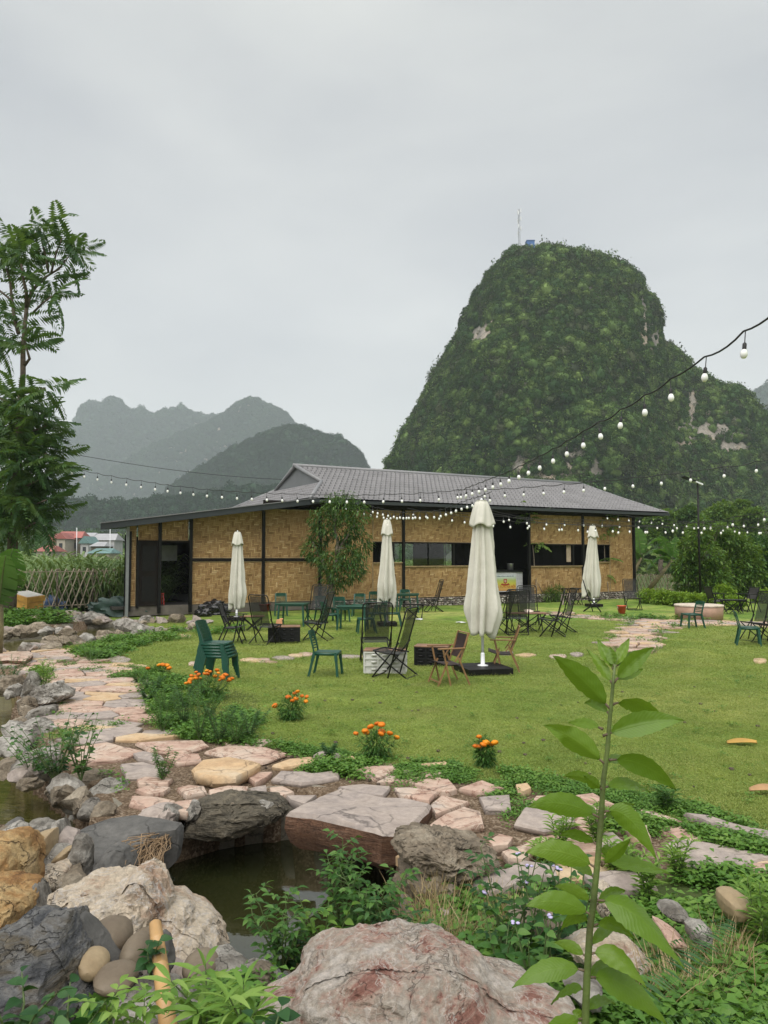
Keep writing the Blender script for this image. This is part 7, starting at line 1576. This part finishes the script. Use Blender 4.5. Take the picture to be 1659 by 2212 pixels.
def hill(name, prof, Y0, wf, seed, n, r0, r1, protos, bare=(), rough=.05, lab=None):
    xs = np.array([At(x, y, Y0).x for x, y in prof]); zs = np.array([At(x, y, Y0).z for x, y in prof]); N = 220; X = np.linspace(xs[0], xs[-1], N); Hh = np.interp(X, xs, zs); Hh = np.maximum(Hh, 1); kw = max(1, int(r1 * .55 / (X[1] - X[0]) + .5)); Hh = np.min([np.roll(np.pad(Hh, kw, 'edge'), o)[kw:-kw] for o in range(-kw, kw + 1)], axis=0)
    T = np.linspace(-1, 1, 81); XX, TT = np.meshgrid(X, T); HH = np.broadcast_to(Hh, XX.shape); Wk = np.convolve(np.pad(Hh, 12, 'edge'), np.ones(25) / 25, 'valid'); W = np.broadcast_to(Wk * wf + 12, XX.shape)
    nz = fbm(np.stack([XX * .018, TT * 1.6, TT * 0 + seed], -1), 4)
    g = np.clip(1 - np.abs(TT) ** 1.7, 0, 1) ** .85; YY = Y0 + TT * W * (1 + .22 * nz * np.abs(TT)); ZZ = HH * g * (1 + rough * 2.2 * nz * np.abs(TT)) - 3 * np.abs(TT) ** 4
    mt = ((ZZ - EZ) / YY).max(0); ZZ = ZZ * ((Hh - EZ - r1 * .55) / Y0 / np.maximum(mt, 1e-3)).clip(.3, 1)[None]
    rb = vnoise(np.stack([XX * .05, TT * 3, TT * 0 + 7 + seed], -1)); XX = XX * (YY / Y0); YY = YY + (rb * .04 + .05 * vnoise(np.stack([XX * .02, ZZ * .05, TT * 0 + seed], -1))) * W * (np.abs(TT) < .9)
    V = np.stack([XX, YY, ZZ], -1); ny, nx = XX.shape; ii = np.arange(ny * nx).reshape(ny, nx); F = np.stack([ii[:-1, :-1], ii[:-1, 1:], ii[1:, 1:], ii[1:, :-1]], -1).reshape(-1, 4)
    o = link(name, npmesh(name, V.reshape(-1, 3), F, m_hillrock, True)); o['kind'] = 'structure'
    r = np.random.RandomState(seed); A = V.reshape(-1, 3)[F]; ar = np.linalg.norm(np.cross(A[:, 2] - A[:, 0], A[:, 3] - A[:, 1]), axis=1) / 2; cy = TT.reshape(-1)[F[:, 0]]; ar = ar * (cy < .15); f = r.choice(len(F), n, p=ar / ar.sum()); a, b = r.rand(n, 1), r.rand(n, 1)
    q = (A[f, 0] * (1 - a) + A[f, 1] * a) * (1 - b) + (A[f, 3] * (1 - a) + A[f, 2] * a) * b; k = np.ones(n, bool); rr = np.full(n, 1.0)
    for (bx, by, br) in bare:      # cliffs: hardly any growth where the rock face is open
        pp = np.stack([(829.5 + 1659 * q[:, 0] / q[:, 1]), 1203 - 1659 * (q[:, 2] - EZ) / q[:, 1]], 1); dd = np.hypot((pp[:, 0] - bx) / br[0], (pp[:, 1] - by) / br[1]); dd = dd + .45 * fbm(q * .09, 3); k &= (dd > .85) | (r.rand(n) < .06); rr = np.where(dd < 1.6, .55, rr)
    q = q[k]; rr = rr[k]; m = len(q); s = r.uniform(r0, r1, m) * rr * (1 + .35 * (r.rand(m) < .1)); q[:, 2] += s * .15
    st = scatter(name + '_forest', q, np.column_stack([r.uniform(-.25, .25, (m, 2)), r.uniform(0, 6.3, m)]), np.column_stack([s, s, s * r.uniform(.8, 1.35, m)]), protos, r.randint(0, len(protos), m)); return o
BIG = [(818, 1040), (831, 1008), (857, 950), (879, 908), (905, 862), (937, 798), (974, 740), (1006, 665), (1033, 615), (1065, 576), (1096, 541), (1110, 537), (1139, 537), (1176, 530), (1229, 537), (1288, 550), (1351, 574), (1389, 604), (1420, 650), (1432, 695), (1440, 742), (1468, 758), (1505, 800), (1564, 832), (1612, 843), (1640, 885), (1720, 930), (1850, 1000), (2000, 1130)]
hill('karst_hill', BIG, 330, .50, 3, 20000, 1.0, 3.0, clump_o, bare=[(1421, 735, (12, 34)), (1540, 925, (60, 22)), (1590, 965, (36, 16)), (1480, 960, (30, 10)), (1045, 715, (22, 20)), (1125, 1010, (16, 20)), (1180, 1030, (26, 10)), (1230, 1000, (14, 22)), (1500, 900, (12, 50)), (1400, 690, (10, 60)), (1290, 1010, (12, 18))])
FAR = [(95, 1130), (103, 1040), (108, 986), (140, 941), (165, 906), (168, 888), (180, 874), (195, 867), (220, 873), (232, 860), (245, 855), (258, 858), (268, 868), (280, 884), (296, 884), (310, 882), (330, 892), (345, 888), (382, 882), (400, 884), (415, 888), (440, 900), (462, 896), (475, 898), (520, 890), (600, 930), (700, 990), (800, 1080)]
hill('far_ridge', FAR, 2150, .42, 5, 9000, 7, 13, cl2)
FAR2 = [(200, 1040), (300, 975), (390, 935), (440, 914), (472, 899), (500, 876), (520, 864), (545, 857), (560, 862), (575, 868), (600, 880), (625, 896), (640, 915), (660, 940), (720, 990), (780, 1060)]
hill('far_peak', FAR2, 1850, .45, 6, 7000, 5, 9.5, cl2)
MID = [(330, 1080), (400, 1030), (480, 980), (540, 950), (590, 930), (625, 922), (655, 923), (685, 934), (710, 941), (735, 945), (750, 953), (765, 965), (780, 981), (790, 998), (795, 1012), (804, 1030), (820, 1080)]
hill('middle_hill', MID, 1000, .45, 7, 8000, 3.4, 7, cl2, bare=[(352, 1060, (8, 16)), (430, 1085, (8, 10))])
LOW = [(-500, 1060), (-200, 1040), (60, 1075), (150, 1090), (260, 1085), (380, 1075), (500, 1060), (640, 1050), (760, 1060), (850, 1090)]
hill('foothill', LOW, 640, .35, 8, 3800, 4, 8, cl2, bare=[(352, 1062, (7, 14)), (430, 1082, (7, 8))])
RFAR = [(1560, 900), (1600, 870), (1628, 846), (1660, 826), (1720, 800), (1800, 830), (1900, 900)]
hill('right_far_hill', RFAR, 1500, .4, 9, 1600, 8, 16, cl2)
# wooded foot of the hills
r = np.random.RandomState(6); n = 1500; y = r.uniform(95, 215, n); px = r.uniform(1150, 1900, n); x = (px - 829.5) / 1659 * y; z = 1.5 + (y - 90) * .085 + 3 * vnoise(np.stack([x * .03, y * .03, y * 0], -1)); s = r.uniform(1.8, 4.6, n)
n2 = 700; y2 = r.uniform(190, 400, n2); px2 = r.uniform(-200, 900, n2); x2 = (px2 - 829.5) / 1659 * y2; z2 = 1 + (y2 - 190) * .055; s2 = r.uniform(2.2, 4.6, n2)
Q = np.concatenate([np.stack([x, y, z], 1), np.stack([x2, y2, z2], 1)]); S_ = np.concatenate([s, s2]); m = len(Q)
scatter('foot_woods', Q, np.column_stack([r.uniform(-.25, .25, (m, 2)), r.uniform(0, 6.3, m)]), np.column_stack([S_, S_, S_ * r.uniform(.7, 1.2, m)]), clump_o, r.randint(0, 6, m))
tr_ = MB()       # bank that carries the foot woods
XX, YY = np.meshgrid(np.linspace(10, 150, 40), np.linspace(85, 230, 30)); ZZ = -.5 + (YY - 90) * .085 * sstep((XX - 12) / 20) + 0; ii = np.arange(XX.size).reshape(XX.shape)
o = link('hill_foot', npmesh('hill_foot', np.stack([XX, YY, ZZ], -1).reshape(-1, 3), np.stack([ii[:-1, :-1], ii[:-1, 1:], ii[1:, 1:], ii[1:, :-1]], -1).reshape(-1, 4), M_plain('wood_floor', (.04, .05, .025), .9), True)); o['kind'] = 'structure'

# single trees standing out at the foot of the hill
for k, (x, y, rr, lb) in enumerate([(1425, 1112, 28, 'round crowned tree at the hill foot right of the roof end'), (1480, 1108, 26, 'tree at the hill foot left of the street lamp'), (1560, 1110, 32, 'broad tree at the hill foot right of the street lamp'), (1625, 1118, 28, 'tree at the hill foot near the right frame edge'), (1385, 1108, 18, 'tree at the hill foot just above the roof end'), (1520, 1120, 26, 'tree in front of the broad tree right of the street lamp'), (1600, 1098, 22, 'tree higher on the hill foot at the right'), (850, 1000, 20, 'tree at the left toe of the great karst hill')]):
    Yt = 88 + k * 3 if k < 7 else 300; u = Yt / 1659; c = At(x, y, Yt); base = Vector((c.x, c.y, 0 if k < 7 else 8)); t = thing('hill_tree', lb, 'tree', base, 0, 'trees at the foot of the hill'); mb = MB(); branchy(mb, (0, 0, 0), c - base, .3, .12, k, .03); mb.build('trunk', m_bark, t, True)
    lobes = [((c - base) + Vector((rnd.uniform(-.6, .6) * rr * u, rnd.uniform(-.4, .4) * rr * u, rnd.uniform(-1.9, .45) * rr * u)), (rr * u * .6, rr * u * .6, rr * u * .42)) for _ in range(15)]
    PP_, DD_ = leaf_cloud(lobes, 4200, k + 5, .5); rs_ = np.random.RandomState(k); link('crown', leaves_mesh('crown', PP_, DD_ + rs_.normal(0, .5, DD_.shape), rs_.uniform(.5, .9, len(PP_)) * (.55 if k < 7 else 1.2), .28 if k < 7 else .6, [L_bush, L_tree, L_bush][k % 3], k, .25, .25, 1), t)

# mast and cabin on the summit
p = At(1122, 545, 322); mt_ = thing('radio_mast', 'slender lattice radio mast with antennas on the hill summit', 'mast', p); h = At(1122, 452, 322).z - p.z; m_mast = M_plain('mast_steel', (.30, .31, .32), .6, .1, 1, 0); mb = MB()
for k in range(3):
    a = 2 * PI * k / 3; mb.tube([(.5 * math.cos(a), .5 * math.sin(a), -6), (.28 * math.cos(a), .28 * math.sin(a), h)], .07, 5)
for i in range(16):
    z0, z1 = h * i / 16, h * (i + 1) / 16
    for k in range(3):
        a, b = 2 * PI * k / 3, 2 * PI * ((k + 1) % 3) / 3; mb.tube([(.45 * math.cos(a), .45 * math.sin(a), z0), (.45 * math.cos(b), .45 * math.sin(b), z1)], .04, 4)
mb.build('lattice', m_mast, mt_); 
for k, z in enumerate((.97, .95, .9, .78, .74, .60, .56, .45)): MB().box((.75 * math.cos(k * 2.1), .75 * math.sin(k * 2.1), h * z), (.45, .3, 1.7)).build('antenna', m_wht, mt_)
p = At(1145, 534, 320); cb_ = thing('mast_cabin', 'small blue cabin beside the radio mast', 'hut', (p.x, p.y, p.z)); m_bc = M_plain('cabin_blue', (.04, .13, .35), .5, .1, .5, 0); MB().box((0, 0, 0), (3.3, 3, 4.6)).build('wall', m_bc, cb_); MB().box((0, 0, 2.4), (3.7, 3.4, .25)).build('roof', m_bc, cb_); MB().box((.4, -1.53, -.2), (.9, .08, 2)).build('door', m_mast, cb_)

# village houses beyond the cane field
m_redroof = M_plain('red_sheet_roof', (.32, .10, .08), .6, .15, .4, 0); m_teal = M_plain('teal_sheet_roof', (.12, .22, .21), .6, .15, .4, 0); m_cream = M_plain('cream_plaster', (.45, .40, .32), .8, .1, .4, 0); m_whw = M_plain('white_plaster', (.50, .50, .49), .8, .1, .4, 0); m_pinkw = M_plain('red_plaster', (.40, .14, .12), .8, .1, .4, 0); m_brw = M_plain('brown_brick_wall', (.14, .12, .08), .9, .2, .4, 0); m_greyr = M_plain('grey_sheet_roof', (.33, .33, .34), .5, .1, .4, 0); m_win = M_plain('dark_window', (.03, .035, .04), .2, .1, 1, 0)
def vhouse(label, x0, x1, ytop, ybot, roof_h, Yd, mw, mr, gable=False, nw=3):
    a, b = At(x0, ybot, Yd), At(x1, ybot, Yd); zt = At(x0, ytop + roof_h, Yd).z; zr = At(x0, ytop, Yd).z; wd = b.x - a.x; dp = max(6, wd * .8); c = Vector(((a.x + b.x) / 2, Yd, 0)); t = thing('village_house', label, 'house', c)
    MB().box((0, dp / 2, zt / 2), (wd, dp, zt)).build('wall', mw, t); rf = MB(); o_ = .4
    if gable: rf.v += [(-wd / 2 - o_, -o_, zt - .2), (wd / 2 + o_, -o_, zt - .2), (0, -o_, zr), (-wd / 2 - o_, dp + o_, zt - .2), (wd / 2 + o_, dp + o_, zt - .2), (0, dp + o_, zr)]; rf.f += [(0, 1, 2), (3, 5, 4), (0, 2, 5, 3), (1, 4, 5, 2), (0, 3, 4, 1)]
    else: rf.v += [(-wd / 2 - o_, -o_, zt - .1), (wd / 2 + o_, -o_, zt - .1), (wd / 2 + o_, dp + o_, zt - .1), (-wd / 2 - o_, dp + o_, zt - .1), (-wd / 2 + .2, dp / 2, zr), (wd / 2 - .2, dp / 2, zr)]; rf.f += [(0, 1, 5, 4), (2, 3, 4, 5), (0, 4, 3), (1, 2, 5), (0, 3, 2, 1)]
    rf.build('roof', mr, t)
    for k in range(nw): MB().box((-wd / 2 + wd * (k + .5) / nw, -.03, zt * .72), (wd / nw * .4, .1, zt * .2)).build('window', m_win, t)
    return t
vhouse('village house with long red roof and cream gable', 118, 172, 1147, 1215, 14, 170, m_brw, m_redroof); vhouse('small cream gabled front below the red roof', 122, 140, 1150, 1190, 12, 165, m_cream, m_redroof, True, 1)
vhouse('narrow pinkish red walled house left of the red roofed house', 103, 114, 1152, 1215, 4, 175, m_pinkw, m_redroof, False, 1); vhouse('low house with red roof behind the cane', 78, 110, 1178, 1215, 12, 140, m_cream, m_redroof); vhouse('teal roofed narrow house right of the red roofed house', 173, 190, 1158, 1215, 14, 168, m_whw, m_teal, True, 1)
vhouse('white two storey house with grey roof at right of the village', 198, 246, 1152, 1215, 14, 185, m_whw, m_greyr, False, 4); vhouse('low house with long teal roof near the cane field', 192, 235, 1184, 1215, 10, 140, m_cream, m_teal); vhouse('pale house behind the teal roofed one', 172, 200, 1150, 1215, 8, 200, m_whw, m_greyr)
vhouse('low grey roofed shed in front of the white village house', 196, 222, 1170, 1215, 9, 160, m_brw, m_greyr, False, 2)

# street lamp with solar panel
p = P(1513, 1300); p.z = 0; sl_ = thing('street_lamp', 'solar street lamp on a black pole above the thicket', 'street lamp', p); top = At(1513, 1046, p.y) - p
MB().tube([(0, 0, 0), (0, 0, top.z + .15)], [.055, .045], 10).build('pole', m_black, sl_, True); MB().bar(At(1474, 1029, p.y) - p, At(1500, 1040, p.y) - p, .4, .05).build('solar_panel', m_black, sl_); MB().bar(At(1498, 1039, p.y) - p, At(1517, 1047, p.y) - p, .22, .07).build('lamp_head', m_wht, sl_)
for (x, y0, y1, lb) in ((166, 1140, 1200, 'thin white village pole behind the cane'), (94, 1130, 1200, 'thin wooden village pole at left'), (238, 1140, 1200, 'thin pole right of the white village house')):
    a = At(x, y1, 150); a.z = 0; o = MB().tube([a, At(x, y0, 150)], .07, 6).build('utility_pole', m_wht, None, True); tag(o, lb, 'pole')

# ------------------------------------------------------------------ light strings
m_cable = M_plain('black_cable', (.015, .015, .015), .6, .1, 5, 0); m_bulb = NT('frosted_bulb'); m_bulb.b.inputs['Base Color'].default_value = (.86, .86, .84, 1); m_bulb.b.inputs['Roughness'].default_value = .25
m_bulb.b.inputs['Subsurface Weight'].default_value = 0.0; m_bulb = m_bulb.m
bulb_me = MB().lathe([(.004, -.075), (.018, -.070), (.028, -.052), (.031, -.034), (.026, -.014), (.016, .004), (.015, .012)], 12).mesh('bulb', m_bulb, True)
sock_me = MB().lathe([(.017, .0), (.018, .01), (.018, .05), (.008, .062), (.0045, .066), (.0045, .16)], 8).mesh('socket', m_cable, True)
def string(label, pts, spacing, seed, scale=1.0, drop=.16, sag=.05, rc=.009, phase=.5):
    Q = [At(x, y, Yd) for x, y, Yd in pts]; t = thing('light_string', label, 'light string', Q[0]); b = Q[0]; fine = []
    for i in range(len(Q) - 1):
        p0, p1, p2, p3 = Q[max(i - 1, 0)], Q[i], Q[i + 1], Q[min(i + 2, len(Q) - 1)]
        for k in range(12):
            f = k / 12; fine.append(.5 * ((2 * p1) + (p2 - p0) * f + (2 * p0 - 5 * p1 + 4 * p2 - p3) * f * f + (-p0 + 3 * p1 - 3 * p2 + p3) * f ** 3))
    fine.append(Q[-1]); L_ = [0]
    for i in range(1, len(fine)): L_.append(L_[-1] + (fine[i] - fine[i - 1]).length)
    L_ = np.array(L_); A_ = np.array([v[:] for v in fine]); rs = random.Random(seed); tot = L_[-1]; s = spacing * phase; kn = [0]; 
    while s < tot: kn.append(s); s += spacing * rs.uniform(.93, 1.07)
    kn.append(tot); cab = []
    for i in range(len(kn) - 1):
        sgm = sag * rs.uniform(.4, 1.3) * (kn[i + 1] - kn[i]) / spacing
        for k in range(5):
            f = k / 5; d = kn[i] + (kn[i + 1] - kn[i]) * f; v = Vector([np.interp(d, L_, A_[:, c]) for c in range(3)]); cab.append(v - b + Vector((0, 0, -sgm * 4 * f * (1 - f) * .6)))
    cab.append(Vector(fine[-1]) - b); MB().tube(cab, rc, 5).build('cable', m_cable, t, True)
    for d in kn[1:-1]:
        v = Vector([np.interp(d, L_, A_[:, c]) for c in range(3)]) - b; o = link('bulb', bulb_me, t, v + Vector((0, 0, -.16 * scale)), (rs.uniform(-.12, .12), rs.uniform(-.12, .12), 0)); o.scale = (scale,) * 3; so2 = link('socket', sock_me, o)
    return t
string('nearest light string rising to the upper right frame edge', [(990, 1059, 18.4), (1062, 1032, 15.1), (1128, 1003, 12.9), (1184, 974, 11.55), (1249, 937, 10.25), (1328, 891, 9.05), (1420, 836, 7.95), (1529, 766, 6.95), (1598, 721, 6.42), (1659, 679, 6.0), (1720, 640, 5.6)], .62, 1, 1.0)
string('long light string from the feathery tree across to the roof', [(-30, 975, 25), (12, 981, 25), (130, 1003, 25), (207, 1021, 24.5), (325, 1041, 24), (445, 1056, 23), (575, 1064, 22), (750, 1068, 21), (850, 1066, 20.5), (943, 1062, 20), (992, 1057, 20)], .53, 2, 1.1)
string('light string crossing in front of the roof to the right frame edge', [(985, 1058, 20.0), (1094, 1054, 19), (1203, 1046, 17.8), (1325, 1035, 16.6), (1452, 1022, 16), (1564, 1008, 15.6), (1659, 992, 15.2), (1740, 978, 15)], .60, 3, 1.0)
string('short tight light string behind the small tree top', [(740, 1085, 30), (790, 1098, 29.5), (840, 1106, 29), (905, 1104, 28)], .30, 4, 1.25)
string('light string under the eave left of the largest umbrella', [(800, 1092, 29), (860, 1104, 27), (940, 1102, 25), (1000, 1082, 23), (1062, 1062, 21)], .42, 5, 1.2)
string('light string across the upper wall right of the second umbrella', [(880, 1098, 30.5), (980, 1112, 29), (1060, 1122, 28), (1200, 1130, 28), (1400, 1136, 28), (1659, 1138, 27), (1750, 1138, 27)], .62, 6, 1.2)
string('light string across the door opening and past the corner', [(1040, 1096, 30), (1140, 1118, 30), (1260, 1122, 30), (1420, 1128, 30), (1560, 1126, 28), (1700, 1112, 25)], .75, 7, 1.2)
string('lowest light string at the right in front of the banana plants', [(1060, 1108, 26), (1180, 1128, 25), (1330, 1136, 24), (1500, 1128, 22), (1659, 1104, 20), (1740, 1092, 19)], .95, 8, 1.1)
string('distant light string above the thicket at right', [(1300, 1108, 38), (1400, 1118, 38), (1500, 1128, 37), (1600, 1138, 36), (1720, 1142, 35)], .55, 9, 1.3)
p0, p1 = At(85, 968, 44), At(760, 1040, 52); mb = MB(); mb.tube([p0.lerp(p1, k / 16) - Vector((0, 0, .5 * math.sin(PI * k / 16))) for k in range(17)], .016, 5); o = mb.build('power_cable', m_cable, None, True); tag(o, 'thin power cable sagging behind the feathery tree', 'cable')
m_thin = MB(); a, b = At(930, 1104, 30), At(1700, 1150, 36); m_thin.tube([a, (a + b) / 2 - Vector((0, 0, .15)), b], .008, 4); tag(m_thin.build('support_wire', m_cable, None), 'thin support wire running in front of the upper wall', 'wire')

# road strip and pale kerb at the far right
m_road = M_plain('asphalt', (.10, .105, .11), .8, .1, 2, .2); a = [P(x, y) for x, y in ((1600, 1275), (1900, 1272), (1900, 1290), (1600, 1290))]
rd = MB(); rd.box(((a[0].x + a[1].x) / 2, a[0].y + .5, .22), (a[1].x - a[0].x, 3.0, .3)); o = rd.build('road', m_road); o['kind'] = 'structure'
kb = MB().box(((a[0].x + a[1].x) / 2 - 1.3, P(1600, 1291).y, .16), (a[1].x - a[0].x, .5, .36)).build('kerb', M_plain('pale_concrete', (.36, .29, .23), .85, .15, 3, .3)); kb['kind'] = 'structure'

# ------------------------------------------------------------------ the air
hz = MB().box((0, 1160, 248), (3060, 2960, 501.6)).mesh('haze', None); ho = link('haze', hz); ho['kind'] = 'stuff'
hm_ = bpy.data.materials.new('haze'); hm_.use_nodes = True; t_ = hm_.node_tree; t_.nodes.clear(); ou = t_.nodes.new('ShaderNodeOutputMaterial'); pv = t_.nodes.new('ShaderNodeVolumePrincipled')
pv.inputs['Color'].default_value = (.86, .94, 1.0, 1); pv.inputs['Density'].default_value = .00024; pv.inputs['Anisotropy'].default_value = 0.0; t_.links.new(pv.outputs[0], ou.inputs['Volume']); hz.materials.append(hm_); ho.display_type = 'WIRE'
